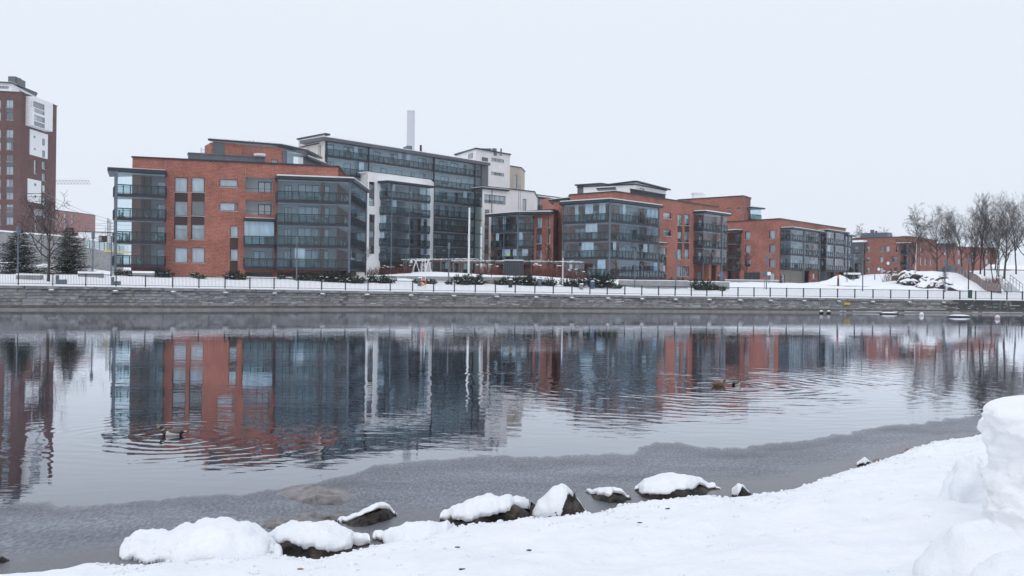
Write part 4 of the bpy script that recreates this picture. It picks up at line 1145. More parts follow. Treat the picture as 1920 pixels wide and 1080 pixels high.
roof_and_back(E, [tuple(pE0.A), tuple(pE0.B)], [tuple(pE0.B + Vector((1, 9))), tuple(pE0.A + Vector((1, 9)))], 2.8, ze0 - .1, M_BRICK)
zEl = [4.10, 6.99, 9.75, 12.56]; zce = 15.6
u1a, u1b = 0.15, pE1.L - .35
u2e = pE2.hit(1213, 440)[0]
wall(E, pE1, 0, pE1.L, 2.8, zE, zE, [], M_BRICK)
HE = []
l1 = pE2.rect(1213.5, 392, 1237, 412); l2 = pE2.rect(1213.5, 425.5, 1237, 446)
zcm = ZH(1227, 458, 164)
lm = (l1[0], 4.1, l1[2], zcm)
w1 = pE2.rect(1244, 398.6, 1258.5, 410); w2 = pE2.rect(1244, 431, 1258.5, 442.6)
s1 = pE2.rect(1244, 464.7, 1250, 480); s2 = pE2.rect(1244, 497.6, 1250, 512.6)
strip = (s1[0], pE2.hit(1247, 524)[1], s1[2], s1[3])
HE += [l1, l2, lm, w1, w2, strip]
cols = []
for x0, x1 in ((1270.7, 1279.8), (1283.7, 1293)):
    c = [pE2.rect(x0, y0, x1, y1) for y0, y1 in ((402.4, 423), (434.6, 454.8), (467, 486.7))]; cols.append(c)
    HE.append((c[0][0], c[2][1], c[0][2], c[0][3]))
gr = pE2.rect(1269.7, 499, 1292, 518.5); HE.append(gr)
ubr0 = pE2.hit(1300.5, 450)[0]
HE.append((1.3, 4.1, u2e - .3, zce))
HE.append((ubr0 + .2, 3.0, pE2.L - .3, ZH(1320, 401, 178)))
wall(E, pE2, 0, pE2.L, 2.8, zE, zE, HE, M_BRICK)
window(E, pE2, (l1[0], l1[1], l1[2], l1[3]), split=3, sill=True, cover=1.0)
recess(E, pE2, l2, 1.5); window(E, pE2.off(-1.3), (l2[0] + 1.4, l2[1] + .1, l2[2] - .2, l2[3] - .3), sill=False, dark=True)
window(E, pE2, w1); window(E, pE2, w2, cover=.35); window(E, pE2, s1); window(E, pE2, s2)
infill(E, pE2, s1[0], s2[3], s1[2], s1[1], M_BROWN); infill(E, pE2, s1[0], strip[1], s1[2], s2[1], M_BROWN)
for c in cols:
    for k, w in enumerate(c):
        window(E, pE2, w)
        if k < 2: infill(E, pE2, w[0], c[k + 1][3], w[2], w[1], M_BROWN)
window(E, pE2, gr, split=3, dark=True, cover=0)
# middle bay of two balconies
for k, z in enumerate((4.1, 6.95)):
    top = (6.95, zcm)[k]
    balcony(E, [pE2.p2(l1[0], .8), pE2.p2(l1[2] + .3, .8), pE2.p2(l1[2] + .3, .01)], [pE2.p2(l1[0], .01), pE2.p2(l1[2] + .3, .01)], z, top, curtains=.2)
    q = pE2.off(-1.5); w = (l1[0] + 1, z + .35, l1[0] + 2.2, z + 2.3); wall(E, q, l1[0] + .05, l1[2], z, top, top, [w], M_BRICK2, 'inner_wall', .12); window(E, q, w, sill=False)
slabroof(E, [pE2.p2(l1[0] - .1, .02), pE2.p2(l1[0] - .1, 1.2), pE2.p2(l1[2] + .7, 1.2), pE2.p2(l1[2] + .7, .02)], zcm, .3, .08)
# corner wraparound
cL = XY(1055, 157.2, 430); cC = XY(1143, 150.4, 430); cR = Vector(pE2.p2(u2e - .05, 2.2))
for k, z in enumerate(zEl):
    top = (zEl + [zce])[k + 1]
    mid1 = cL.lerp(cC, 0.5)
    balcony(E, [Vector(pE1.p2(-.6, .02)), cL, cC - Vector((.02, 0))], [Vector(pE1.p2(-.6, .01)), Vector(pE1.p2(pE1.L - .02, .01))], z, top, pane=.85, seg=.85, curtains=(.2, .3, .1, .2)[k])
    balcony(E, [cC + Vector((.02, 0)), cR, Vector(pE2.p2(u2e - .05, .02))], [Vector(pE2.p2(.02, .01)), Vector(pE2.p2(u2e - .05, .01))], z, top, pane=.85, seg=.85, curtains=(.1, .1, .05, .05)[k])
    # brick wall with doors behind the left face, grey behind the right face
    for w in ((1.0, z + .35, 3.4, z + 2.35), (5.0, z + .35, 6.1, z + 2.35)):
        if w[2] < pE1.L: window(E, pE1.off(.14), w, split=2 if w[2] - w[0] > 2 else 1, sill=False, recess=.06, dark=True, cover=0 if random.random() < .6 else .3)
    q = pE2.off(-1.3); L = u2e
    ws = [(1.5, z + .8, 3.2, z + 2.3), (L * .42, z + .35, L * .42 + 1.3, z + 2.3), (L * .68, z + .8, L * .68 + 1.9, z + 2.3)]
    wall(E, q, 1.2, u2e - .2, z, top, top, ws, M_GREYR, 'inner_wall', .12); [window(E, q, w, sill=False, recess=.04, split=2) for w in ws]
    s_ = MB()
    for zz in (z + .3, top): s_.face([pE2.P(1.3, zz, -.26), pE2.P(u2e - .3, zz, -.26), pE2.P(u2e - .3, zz, -1.3), pE2.P(1.3, zz, -1.3)])
    s_.build('return_wall', M_GREYR, E)
slabroof(E, [tuple(pE1.p2(-1.3, .02)), tuple(cL + Vector((-.7, -.7))), tuple(cC + Vector((-.05, -.9))), tuple(cR + Vector((.7, -.3))), tuple(pE2.p2(u2e + .4, .02)), tuple(pE2.p2(0.0, .02))], zce, .42, .14)
column(E, cC + Vector((0, -.12)), 2.4, zce, .15); column(E, cL, 2.4, zce, .09); column(E, cR, 2.6, zce, .09)
# right hand bay
cb = pE2.L; zb_ = [ZH(1318, y, 177) for y in (496, 466, 435)]; zcb = ZH(1318, 402, 177)
q = pE2.off(-1.2)
for k, z in enumerate(zb_):
    top = (zb_ + [zcb])[k + 1]
    balcony(E, [pE2.p2(ubr0, .01), pE2.p2(ubr0, 1.9), pE2.p2(cb, 1.9), pE2.p2(cb, .01)], [pE2.p2(ubr0, -1.1), pE2.p2(cb, -1.1)], z, top, pane=1.0, seg=1.1)
    ws = [(ubr0 + .8, z + .6, ubr0 + 1.9, z + 2.3), (ubr0 + 4, z + .6, ubr0 + 5.4, z + 2.3)]
    wall(E, q, ubr0, cb, z, top, top, ws, M_BRICK, 'inner_wall', .12); [window(E, q, w, sill=False, recess=.04) for w in ws]
wall(E, q, ubr0, cb, 2.8, zb_[0], zb_[0], [(ubr0 + 3.8, 2.9, ubr0 + 5.4, 5.6)], M_BRICK2, 'inner_wall', .12); infill(E, q, ubr0 + 3.8, 2.9, ubr0 + 5.4, 5.6, M_STEEL, 'door')
slabroof(E, [pE2.p2(ubr0 - .3, .02), pE2.p2(ubr0 - .3, 2.5), pE2.p2(cb + .5, 2.5), pE2.p2(cb + .5, .02)], zcb, .35, .16)
mbx = MB(); mbx.obox(pE2.P(pE2.hit(1318, 500)[0], 2.8, 0.6), pE2.t3 * .9, pE2.n3 * .6, Vector((0, 0, zb_[0] - 2.8))); mbx.build('brick_pier', M_BRICK, E)
column(E, pE2.p2(pE2.hit(1338, 480)[0] - .6, 1.95), 2.6, zcb, .15); column(E, pE2.p2(ubr0 + .05, 1.9), 2.6, zcb, .07)
for a, c in ((0.2, pE1.L - .1),): panel('undercroft_shade', M_DARKR, pE1.P(a, 2.8, .1), pE1.t3, c - a, 1.3, E, .05)  # dark sheet over the brick, painting shade under the balconies
roof_and_back(E, [tuple(pE1.A), tuple(pE1.B), tuple(pE2.B)], [tuple(pE2.B + Vector((-7, 8))), tuple(pE1.A + Vector((0, 12)))], 2.8, zE, M_BRICK)
# white penthouse
pH1 = Plane(1081, 169, 1190, 163.5); zh = ZH(1190, 341.5, 163.5); pH2 = Plane(1190, 163.5, 1247, 173)
uh = pH1.hit(1094, 350)[0]
wall(E, pH1, uh, pH1.L, zE - .8, ZH(1094, 347, 168.5), zh, [], M_WHITE, 'penthouse_wall'); infill(E, pH1, 0, zE - .8, uh, ZH(1088, 347, 169), M_CLAD, 'dark_cladding', .02)
wall(E, pH2, 0, pH2.L, zE - .8, zh, ZH(1247, 355.5, 173), [(1.5, zE + .3, 3.2, zE + 1.6)], M_WHITE, 'penthouse_wall'); window(E, pH2, (1.5, zE + .3, 3.2, zE + 1.6))
mbx = MB(); a0 = pH1.P(-.2, ZH(1081, 347.5, 169), .3); a1 = pH1.P(uh + 3.6, ZH(1123, 345, 167), .3); a2 = pH1.P(uh + 5, ZH(1136, 346.5, 166), .3); a3 = pH1.P(pH1.L + .1, zh + .1, .3)
a4 = pH2.P(pH2.L + .6, ZH(1251, 356, 173.5), .3)
for p, q_ in ((a0, a1), (a1, a2), (a2, a3), (a3, a4)): mbx.bar(p, q_, .7, .22)
mbx.build('penthouse_coping', M_METAL, E)
roof_and_back(E, [tuple(pH1.A), tuple(pH1.B), tuple(pH2.B)], [tuple(pH2.B + Vector((-4, 4))), tuple(pH1.A + Vector((2, 6)))], zE - .8, ZH(1247, 355.5, 173) - .2, M_WHITE)
slabroof(E, [tuple(XY(1116, 160)), tuple(XY(1152, 158)), tuple(XY(1154, 161)), tuple(XY(1120, 163))], ZH(1135, 355, 160), .2, .1)
ribbed(E, Plane(1181, 161, 1245, 170), 0, 11.5, zE - .4, ZH(1200, 357.5, 163), M_METAL, .5, .12, 'terrace_railing')

# ------------------------------------------------------------------ F: tall brick block behind
F_ = thing('apartment_building', (*XY(1350, 216), 3.2), 'taller plain brick block rising behind the middle and right blocks with a white roof vent', 'apartment building')
pF1 = Plane(1270, 222.5, 1392, 211); pF2 = Plane(1392, 211, 1406, 216); zf = ZH(1392, 367.3, 211)
fw = [(1326, 389.5, 1333, 400), (1339, 389.5, 1347, 400), (1340, 413, 1346, 426), (1340, 438, 1346, 451), (1340, 462.6, 1346, 476), (1340, 488, 1346, 500), (1364, 389, 1371, 393), (1383, 389, 1387.5, 393.5), (1364, 414, 1371, 418.6), (1325, 512, 1331.5, 527), (1340, 512, 1352, 530)]
fr_ = [pF1.rect(*r) for r in fw]; wall(F_, pF1, 0, pF1.L, 2.8, zf, zf, fr_, M_BRICK)
for r in fr_: window(F_, pF1, r)
infill(F_, pF1, fr_[0][2] , fr_[0][1], fr_[1][0], fr_[1][3], M_BROWN, out=.03)
wall(F_, pF2, 0, pF2.L, 2.8, zf, zf, [pF2.rect(1400.5, 390, 1402.5, 394)], M_BRICK2)
roof_and_back(F_, [tuple(pF1.A), tuple(pF1.B), tuple(pF2.B)], [tuple(pF2.B + Vector((2, 10))), tuple(pF1.A + Vector((2, 10)))], 2.8, zf, M_BRICK)
pF3 = Plane(1406, 214, 1426, 217); zz = ZH(1415, 411, 215)
balcony(F_, [pF3.p2(0), pF3.p2(pF3.L), pF3.p2(pF3.L, -4)], [pF3.p2(0, -4), pF3.p2(pF3.L - .2, -4)], zz - .3, ZH(1415, 391, 215), pane=1.1)
slabroof(F_, [pF3.p2(-.3, .3), pF3.p2(pF3.L + .7, .6), pF3.p2(pF3.L + .7, -5), pF3.p2(-.3, -5)], ZH(1415, 391, 215), .3, .1)
column(F_, pF1.p2(pF1.hit(1396, 400)[0], .3), 16, zf, .06)
mbx = MB(); c = W(1301, 372, 224); mbx.box(c.x, c.y, zf - .5, c.x + 2.6, c.y + 2.5, ZH(1310, 363, 224)); mbx.build('roof_vent_box', M_WPAINT, F_)
mbx = MB(); mbx.box(c.x - .2, c.y - .2, ZH(1310, 363, 224), c.x + 2.0, c.y + 2.6, ZH(1310, 361, 224)); mbx.build('vent_hood', M_WPAINT, F_)

# ------------------------------------------------------------------ G: right brick block
G_ = thing('apartment_building', (*XY(1470, 205), 3.2), 'brick block with garage doors, three glazed balcony stacks and a bare tree in front', 'apartment building')
pG1 = Plane(1362, 207, 1461, 195); pG2 = Plane(1461, 195, 1585, 224); zg = ZH(1461, 410.2, 195)
wl = [(1396.7, 433.6, 1407, 449), (1396.7, 459, 1407, 475), (1396.7, 485.5, 1407, 500.7), (1442, 431.5, 1453.7, 448), (1442, 458, 1453.7, 474.5), (1442, 485, 1453.7, 502)]
rg = [pG1.rect(*r) for r in wl]; gar = pG1.rect(1395, 510.6, 1424.7, 533); tl = pG1.rect(1441, 510, 1452, 532)
ugb1 = pG1.hit(1389, 460)[0]; zgl = [ZH(1375, y, 203) for y in (508, 483, 457)]; zgc = ZH(1375, 434, 203)
wall(G_, pG1, 0, pG1.L, 2.8, zg, zg, rg + [gar, tl, (0.3, 3, ugb1 - .2, zgc)], M_BRICK)
for r in rg: window(G_, pG1, r)
infill(G_, pG1, gar[0], gar[1], gar[2], gar[3], M_METAL, 'garage_door', -.1)
for k in range(1, 4): infill(G_, pG1, gar[0] + (gar[2] - gar[0]) * k / 4 - .04, gar[1], gar[0] + (gar[2] - gar[0]) * k / 4 + .04, gar[3], M_CLAD, 'door_joint', -.06)
window(G_, pG1, tl, dark=False, cover=1)
q = pG1.off(-1.2)
for k, z in enumerate(zgl):
    top = (zgl + [zgc])[k + 1]; w = (1.4, z + .4, 3.4, z + 2.2)
    wall(G_, q, 0, ugb1, z, top, top, [w], M_BRICK2, 'inner_wall', .12); window(G_, q, w, sill=False, dark=True)
    balcony(G_, [pG1.p2(-.2, .01), pG1.p2(-.2, 1.4), pG1.p2(ugb1, 1.4), pG1.p2(ugb1, .01)], [pG1.p2(-.2, -1.1), pG1.p2(ugb1, -1.1)], z, top, pane=1.1)
wall(G_, q, 0, ugb1, 2.8, zgl[0], zgl[0], [(1.8, 2.9, 4.5, 6)], M_BRICK2, 'inner_wall'); window(G_, q, (1.8, 2.9, 4.5, 6), split=2, sill=False, dark=True, cover=0)
slabroof(G_, [pG1.p2(-.6, .02), pG1.p2(-.6, 2), pG1.p2(ugb1 + .6, 2), pG1.p2(ugb1 + .6, .02)], zgc, .3, .15)
# right face
U2 = lambda px: pG2.hit(px, 470)[0]
blocks_g = [(U2(1463), U2(1519), (506.5, 480, 454), 431, 196 + 3, 2.0), (U2(1533), U2(1569), (509, 484, 458.7), 433, 211, 1.8), (U2(1572), U2(1584), (511, 487, 463), 441, 219, 1.5)]
HG = []
mw = [pG2.rect(1524, y0, 1529, y1) for y0, y1 in ((438, 450.5), (463, 475.5), (487, 499.5), (513, 523))]
for (a, c, ys, yc, D, o) in blocks_g: HG.append((a + .2, 2.9, c - .2, ZH(1461 + (a + c) * 1.9, yc + 1, D)))
wall(G_, pG2, 0, pG2.L, 2.8, zg, zg, HG + mw, M_BRICK)
for w in mw: window(G_, pG2, w)
for n_, (a, c, ys, yc, D, o) in enumerate(blocks_g):
    zl_ = [ZH(1461 + (a + c) * 1.9, y, D) for y in ys]; zc_ = ZH(1461 + (a + c) * 1.9, yc + 1, D)
    q = pG2.off(-1.2)
    for k, z in enumerate(zl_):
        top = (zl_ + [zc_])[k + 1]; ws = []; u = a + .6
        while u < c - 1.9: ws.append((u, z + .5, u + 1.3, z + 2.3)); u += 2.4
        wall(G_, q, a, c, z, top, top, ws, M_GREYR if n_ == 0 else M_BRICK2, 'inner_wall', .12); [window(G_, q, w, sill=False, recess=.04, dark=n_ > 0) for w in ws]
        balcony(G_, [pG2.p2(a, .01), pG2.p2(a, o), pG2.p2(c, o), pG2.p2(c, .01)], [pG2.p2(a, -1.1), pG2.p2(c, -1.1)], z, top, pane=1.15, seg=1.2, curtains=.08)
    slabroof(G_, [pG2.p2(a - .1, .02), pG2.p2(a - .1, o + .7), pG2.p2(c + 1.0, o + .7), pG2.p2(c + 1.0, .02)], zc_, .3, .12)
    for u in (a + .1, a + (c - a) * .45, c): column(G_, pG2.p2(u, o + .05), 2.7, zc_, .13 if u > a + .2 else .07)
    wall(G_, q, a, c, 2.8, zl_[0], zl_[0], [(a + .4, 2.9, a + (c - a) * .35, 5.8)], M_TAN if n_ == 0 else M_DARKR, 'inner_wall'); window(G_, q, (a + .4, 2.9, a + (c - a) * .35, 5.8), split=2, sill=False, dark=True, cover=0)
roof_and_back(G_, [tuple(pG1.A), tuple(pG1.B), tuple(pG2.B)], [tuple(pG2.B + Vector((-5, 8))), tuple(pG1.A + Vector((2, 12)))], 2.8, zg, M_BRICK)

# ------------------------------------------------------------------ H, I and the cottage at the right
Hh = thing('apartment_building', (*XY(1670, 265), 3.2), 'four storey brick block at the right behind the snow covered rock outcrop', 'apartment building')
pH_ = Plane(1584, 274, 1706, 258); pH3 = Plane(1706, 258, 1756, 277); zh_ = ZH(1706, 443.5, 258)
hw = [(1624.5, 462, 1631, 472), (1624.5, 482, 1631, 491.6), (1624.5, 502, 1631, 512), (1649.7, 461.6, 1656.5, 472), (1661, 461.6, 1667.8, 472), (1649.7, 482, 1656, 491.6), (1673, 481, 1683, 491.6), (1649.7, 502, 1656, 512), (1676.5, 502, 1683, 512), (1649, 522, 1655, 532), (1680, 461, 1684, 473), (1586, 464.5, 1590.5, 468.5), (1586, 485, 1590.5, 489)]
hr = [pH_.rect(*r) for r in hw]
hb = [(pH_.hit(1593, 480)[0], pH_.hit(1622, 480)[0], 456.5), (pH_.hit(1694, 480)[0], pH_.L - .1, 458)]
wall(Hh, pH_, 0, pH_.L, 3, zh_, zh_, hr + [(a, 4, c, ZH(1610 if yc < 457 else 1700, yc, 270 if yc < 457 else 259)) for a, c, yc in hb], M_BRICK2)
for r in hr: window(Hh, pH_, r)
for a, c, yc in hb:
    zc_ = ZH(1610 if yc < 457 else 1700, yc, 270 if yc < 457 else 259)
    z = zc_ - 2.9; q = pH_.off(-1.2)
    for k in range(4):
        w = (a + .6, z + .5, a + 1.9, z + 2.2)
        wall(Hh, q, a - .1, c + .1, z, z + 2.85, z + 2.85, [w], M_BRICK2, 'inner_wall', .12); window(Hh, q, w, sill=False, dark=True)
        balcony(Hh, [pH_.p2(a, .01), pH_.p2(a, 1.3), pH_.p2(c, 1.3), pH_.p2(c, .01)], [pH_.p2(a, -1.1), pH_.p2(c, -1.1)], z, z + 2.85, pane=1.4, seg=1.4, clutter=False); z -= 2.85
    slabroof(Hh, [pH_.p2(a - 1, .02), pH_.p2(a - 1, 2), pH_.p2(c + .8, 2), pH_.p2(c + .8, .02)], zc_, .25, .55 if yc < 457 else .15)
hw2 = [(1725.5, 483, 1729, 497), (1734, 484, 1737, 497), (1744, 465, 1747, 476), (1744, 485, 1747, 497), (1726, 464, 1729, 476)]
hr2 = [pH3.rect(*r) for r in hw2]; wall(Hh, pH3, 0, pH3.L, 3, zh_, zh_, hr2, M_BRICK2); [window(Hh, pH3, r) for r in hr2]
roof_and_back(Hh, [tuple(pH_.A), tuple(pH_.B), tuple(pH3.B)], [tuple(pH3.B + Vector((-4, 8))), tuple(pH_.A + Vector((2, 12)))], 3, zh_, M_BRICK2)
ribbed(Hh, Plane(1614, 272, 1664, 267), 0, 7.3, zh_ - .4, ZH(1640, 437.5, 270), M_STEEL, .7)
for px, y in ((1634, 431), (1637, 431), (1643, 433), (1671, 440)):
    mbx = MB(); c = W(px, y, 270); mbx.tube([(c.x, c.y, zh_), tuple(c)], [.35, .35], 7); mbx.build('roof_vent', M_STEEL, Hh)

I_ = thing('apartment_building', (*XY(1800, 330), 4), 'distant dull brick block half hidden behind the bare trees on the knoll', 'apartment building')
pI = Plane(1762, 332, 1868, 343); zi = ZH(1780, 462, 333)
iw = [(x, y, x + 5, y + 9) for x in (1770, 1796, 1822, 1848) for y in (469, 486)]; ir = [pI.rect(*r) for r in iw]
wall(I_, pI, 0, pI.L, 3, zi, zi, ir, M_BRICK2); [window(I_, pI, r) for r in ir]
roof_and_back(I_, [tuple(pI.A), tuple(pI.B)], [tuple(pI.B + Vector((2, 12))), tuple(pI.A + Vector((2, 12)))], 3, zi, M_BRICK2)
mbx = MB(); c = pI.P(3, zi, -3); mbx.box(c.x, c.y, c.z - .5, c.x + 6, c.y + 3, c.z + 1.2); mbx.build('plant_room', M_BLUE, I_)

J = thing('cottage', (*XY(1900, 260), 6), 'low dark red shed with a snowy roof at the far right edge behind the trees', 'shed')
c0_ = XY(1868, 255); c1_ = XY(1960, 262); zj = ZH(1890, 513, 258)
mbx = MB(); mbx.prism([tuple(c0_), tuple(c1_), tuple(c1_ + Vector((0, 6))), tuple(c0_ + Vector((0, 6)))], zj - 2.5, ZH(1890, 505.5, 258)); mbx.build('wall', M_BRICK2, J)
mbx = MB(); zr_ = ZH(1890, 505.5, 258)
a = Vector((c0_.x - .5, c0_.y - .6, zr_)); b_ = Vector((c1_.x, c1_.y - .6, zr_)); mbx.face([a, b_, b_ + Vector((0, 3.6, 1.3)), a + Vector((0, 3.6, 1.3))]); mbx.face([a + Vector((0, 3.6, 1.3)), b_ + Vector((0, 3.6, 1.3)), b_ + Vector((0, 7.2, 0)), a + Vector((0, 7.2, 0))])
mbx.face([a, a + Vector((0, 3.6, 1.3)), a + Vector((0, 7.2, 0))]); mbx.build('roof', M_SNOW, J)

# ------------------------------------------------------------------ T: tower on the left, and what stands behind it
T = thing('apartment_tower', (*XY(36, 226), 3.2), 'tall brown brick apartment tower with white boxy bays at the left edge', 'tower')
pT1 = Plane(-75, 221, 36, 224); pT2 = Plane(36, 224, 103, 241); zt_ = ZH(36, 173.5, 224)
rows = [(187, 202), (210, 225), (243, 257.5), (266.7, 281), (289.5, 303), (312, 327), (336, 350), (360.6, 373.6), (383, 397), (407, 421)]
H1 = []; W1 = []
for x0, x1 in ((11.5, 25), (-12, 2), (-40, -26), (-62, -48)):
    rs_ = [pT1.rect(x0 + (0.5 * i - 1.5 if i > 1 else 0) * .0, y0, x1, y1) for i, (y0, y1) in enumerate(rows)]
    W1 += rs_
    for i in range(0, 10, 2): H1.append((rs_[i][0], rs_[i + 1][1], rs_[i][2], rs_[i][3]))
    for i in range(0, 10, 2): infill(T, pT1, rs_[i][0], rs_[i + 1][3], rs_[i][2], rs_[i][1], M_CLAD)
wall(T, pT1, 0, pT1.L, 2, zt_, zt_, H1, M_BRICKT)
for w in W1: window(T, pT1, w, split=2)
h2 = [pT2.rect(78.6, 303, 85.5, 317), pT2.rect(78.6, 325, 85.5, 339), pT2.rect(79, 347, 86, 361), pT2.rect(64, 300, 68.5, 326), pT2.rect(64.5, 392, 69, 412), pT2.rect(65, 418, 69, 433), pT2.rect(80, 371, 86, 385), pT2.rect(80, 393, 86, 407)]
wall(T, pT2, 0, pT2.L, 2, zt_, zt_, h2, M_BRICKT); [window(T, pT2, h) for h in h2]
def whitebox(px0, py0, px1, py1, out_, wins, name, glass=None):
    r = pT2.rect(px0, py0, px1, py1); q = pT2.off(out_)
    ws = [q.rect(*w) for w in wins]
    wall(T, q, r[0], r[2], r[1], r[3], r[3], ws, M_WPAINT, name, depth=.2)
    mbx = MB(); P = pT2.P
    e = .004
    mbx.face([P(r[0], r[1], 0), P(r[0], r[1], out_), P(r[0], r[3], out_), P(r[0], r[3], 0)]); mbx.face([P(r[2], r[1], 0), P(r[2], r[3], 0), P(r[2], r[3], out_), P(r[2], r[1], out_)])
    mbx.face([P(r[0], r[1], 0), P(r[2], r[1], 0), P(r[2], r[1], out_), P(r[0], r[1], out_)]); mbx.face([P(r[0], r[3], 0), P(r[0], r[3], out_), P(r[2], r[3], out_), P(r[2], r[3], 0)])
    mbx.build(name + '_sides', M_WPAINT, T)
    for w in ws: window(T, q, w, split=1, sill=False)
whitebox(48, 187, 84, 241, 1.9, [(63.5, 193, 83.5, 204), (63.8, 206, 83.5, 213), (64, 218, 84, 228), (64, 230, 84, 238)], 'white_bay')
whitebox(55, 247, 88.5, 294, .15, [(63, 255, 66.5, 259), (79, 260, 84, 273), (63.5, 278, 67, 281.5), (79, 282, 84, 295)], 'white_panel')
whitebox(51, 337, 76, 380, .15, [(64, 344, 68, 349), (64.5, 366, 68, 371)], 'white_panel')
roof_and_back(T, [tuple(pT1.A), tuple(pT1.B), tuple(pT2.B)], [tuple(pT2.B + Vector((-9, 12))), tuple(pT1.A + Vector((0, 20)))], 2, zt_, M_BRICKT)
pT3 = Plane(-60, 228, 18, 230); pT4 = Plane(18, 230, 62, 242); z3 = ZH(18, 156.5, 230)
hh = [pT3.rect(-4, 161.5, 16, 166)]
wall(T, pT3, 0, pT3.L, zt_ - 1, z3, z3, hh, M_WPAINT, 'penthouse_wall'); window(T, pT3, hh[0], split=4, sill=False)
wall(T, pT4, 0, pT4.L, zt_ - 1, z3, z3 - 0.6, [pT4.rect(36, 171, 46, 176)], M_WPAINT, 'penthouse_wall'); window(T, pT4, pT4.rect(36, 171, 46, 176), sill=False)
slabroof(T, [pT3.p2(-.5, .5), tuple(pT3.B + Vector((.3, -.6))), tuple(pT4.B + Vector((.6, 0))), tuple(pT4.B + Vector((-4, 8))), pT3.p2(0, -10)], z3, .2, .1, 'penthouse_roof')
mbx = MB(); c = W(15, 155, 232); mbx.box(c.x, c.y, z3, c.x + 1.7, c.y + 3, ZH(20, 143, 232)); mbx.box(c.x + 1.7, c.y + .3, z3, c.x + 2.5, c.y + 3.2, ZH(30, 147, 232)); mbx.build('roof_machine_room', M_CLAD, T)
mbx = MB()
for k in range(12): p = W(62 + k * 3.2, 200, 241); mbx.tube([(p.x, p.y + 1, zt_), (p.x, p.y + 1, zt_ + 1)], [.03, .03], 4)
mbx.build('roof_railing', M_STEEL, T)

M_FARB = brickmat('hazed_far_brick', (0.33, 0.17, 0.15), (0.28, 0.15, 0.135), (0.32, 0.2, 0.19), .1)  # distance haze mixed into the brick colour
T2 = thing('apartment_building', (*XY(124, 335), 5), 'distant pinkish brick block behind the spruces beside the tower', 'apartment building')
p_ = Plane(96, 328, 145, 342); z_ = ZH(110, 394, 330); rs_ = [p_.rect(x, y, x + 4, y + 8) for x in (106, 120, 134) for y in (401, 412, 423)]
wall(T2, p_, 0, p_.L, 3, z_, z_, rs_, M_FARB); [window(T2, p_, r) for r in rs_]
roof_and_back(T2, [tuple(p_.A), tuple(p_.B)], [tuple(p_.B + Vector((1, 12))), tuple(p_.A + Vector((1, 12)))], 3, z_, M_FARB)

S = thing('station_building', (*XY(180, 210), 5), 'low white flat roofed building between the brown tower and nearest brick block', 'building')
p_ = Plane(146, 205, 207, 208); z_ = ZH(180, 435, 206); r = p_.rect(185, 442, 200.6, 454)
wall(S, p_, 0, p_.L, 8, z_, z_, [r], M_WHITE); window(S, p_, r, split=2, dark=True)
roof_and_back(S, [tuple(p_.A), tuple(p_.B)], [tuple(p_.B + Vector((0, 10))), tuple(p_.A + Vector((0, 10)))], 8, z_, M_WHITE)
RW = thing('concrete_ramp', (*XY(100, 190), 3), 'long grey concrete retaining wall rising behind the spruces below the tower', 'retaining wall')
p_ = Plane(-150, 168, 160, 176); wall(RW, p_, 0, p_.L, 2.5, ZH(-60, 424, 170), ZH(160, 447, 176), [], M_CONC, 'concrete_wall')
mbx = MB(); mbx.bar(p_.P(0, ZH(-60, 424, 170) + .1, -.1), p_.P(p_.L, ZH(160, 447, 176) + .1, -.1), .7, .25); mbx.build('snow_cover', M_SNOW, RW)
p2_ = Plane(157, 176, 232, 172); wall(RW, p2_, 0, p2_.L, 2.5, ZH(160, 463, 176), ZH(232, 476, 172), [], M_CONC, 'concrete_wall')
za, zb = ZH(160, 447, 176), ZH(232, 458, 172)
for k in range(8):
    u = k * p2_.L / 8; panel('noise_screen', M_SCREEN, p2_.P(u + .05, ZH(160, 463, 176) - k * .17, -.15), p2_.t3, p2_.L / 8 - .1, 1.35, RW, .04)
    mbx = MB(); mbx.bar(p2_.P(u, ZH(160, 463, 176) - k * .17, -.15), p2_.P(u, ZH(160, 463, 176) - k * .17 + 1.4, -.15), .08); mbx.build('screen_post', M_METAL, RW)
# infill wall behind the glass screens, ledge with yellow stripe
mbx = MB(); mbx.bar(p2_.P(p2_.L * .55, ZH(220, 471, 173), .3), p2_.P(p2_.L + 4, ZH(240, 474, 172), .3), .06, .25); mbx.build('yellow_band', M_YELLOW, RW)

CH = thing('factory_chimney', (*XY(770, 1750), 3), 'very tall pale factory chimney fading into fog above the rooftops', 'chimney')
c = XY(769.5, 1750, 300); zt2 = ZH(770, 210, 1750)
mbx = MB(); mbx.tube([(c.x, c.y, 2), (c.x, c.y, zt2)], [7.8, 6.8], 20); mbx.build('shaft', plain('fog_paled_concrete', (0.42, 0.43, 0.48), .9), CH, True)  # shaft colour kept pale to stand in for fog
mbx = MB(); mbx.tube([(c.x, c.y, zt2), (c.x, c.y, zt2 + 2.0)], [7.0, 7.0], 20); mbx.build('crown_ring', MATS['fog_paled_concrete'], CH)

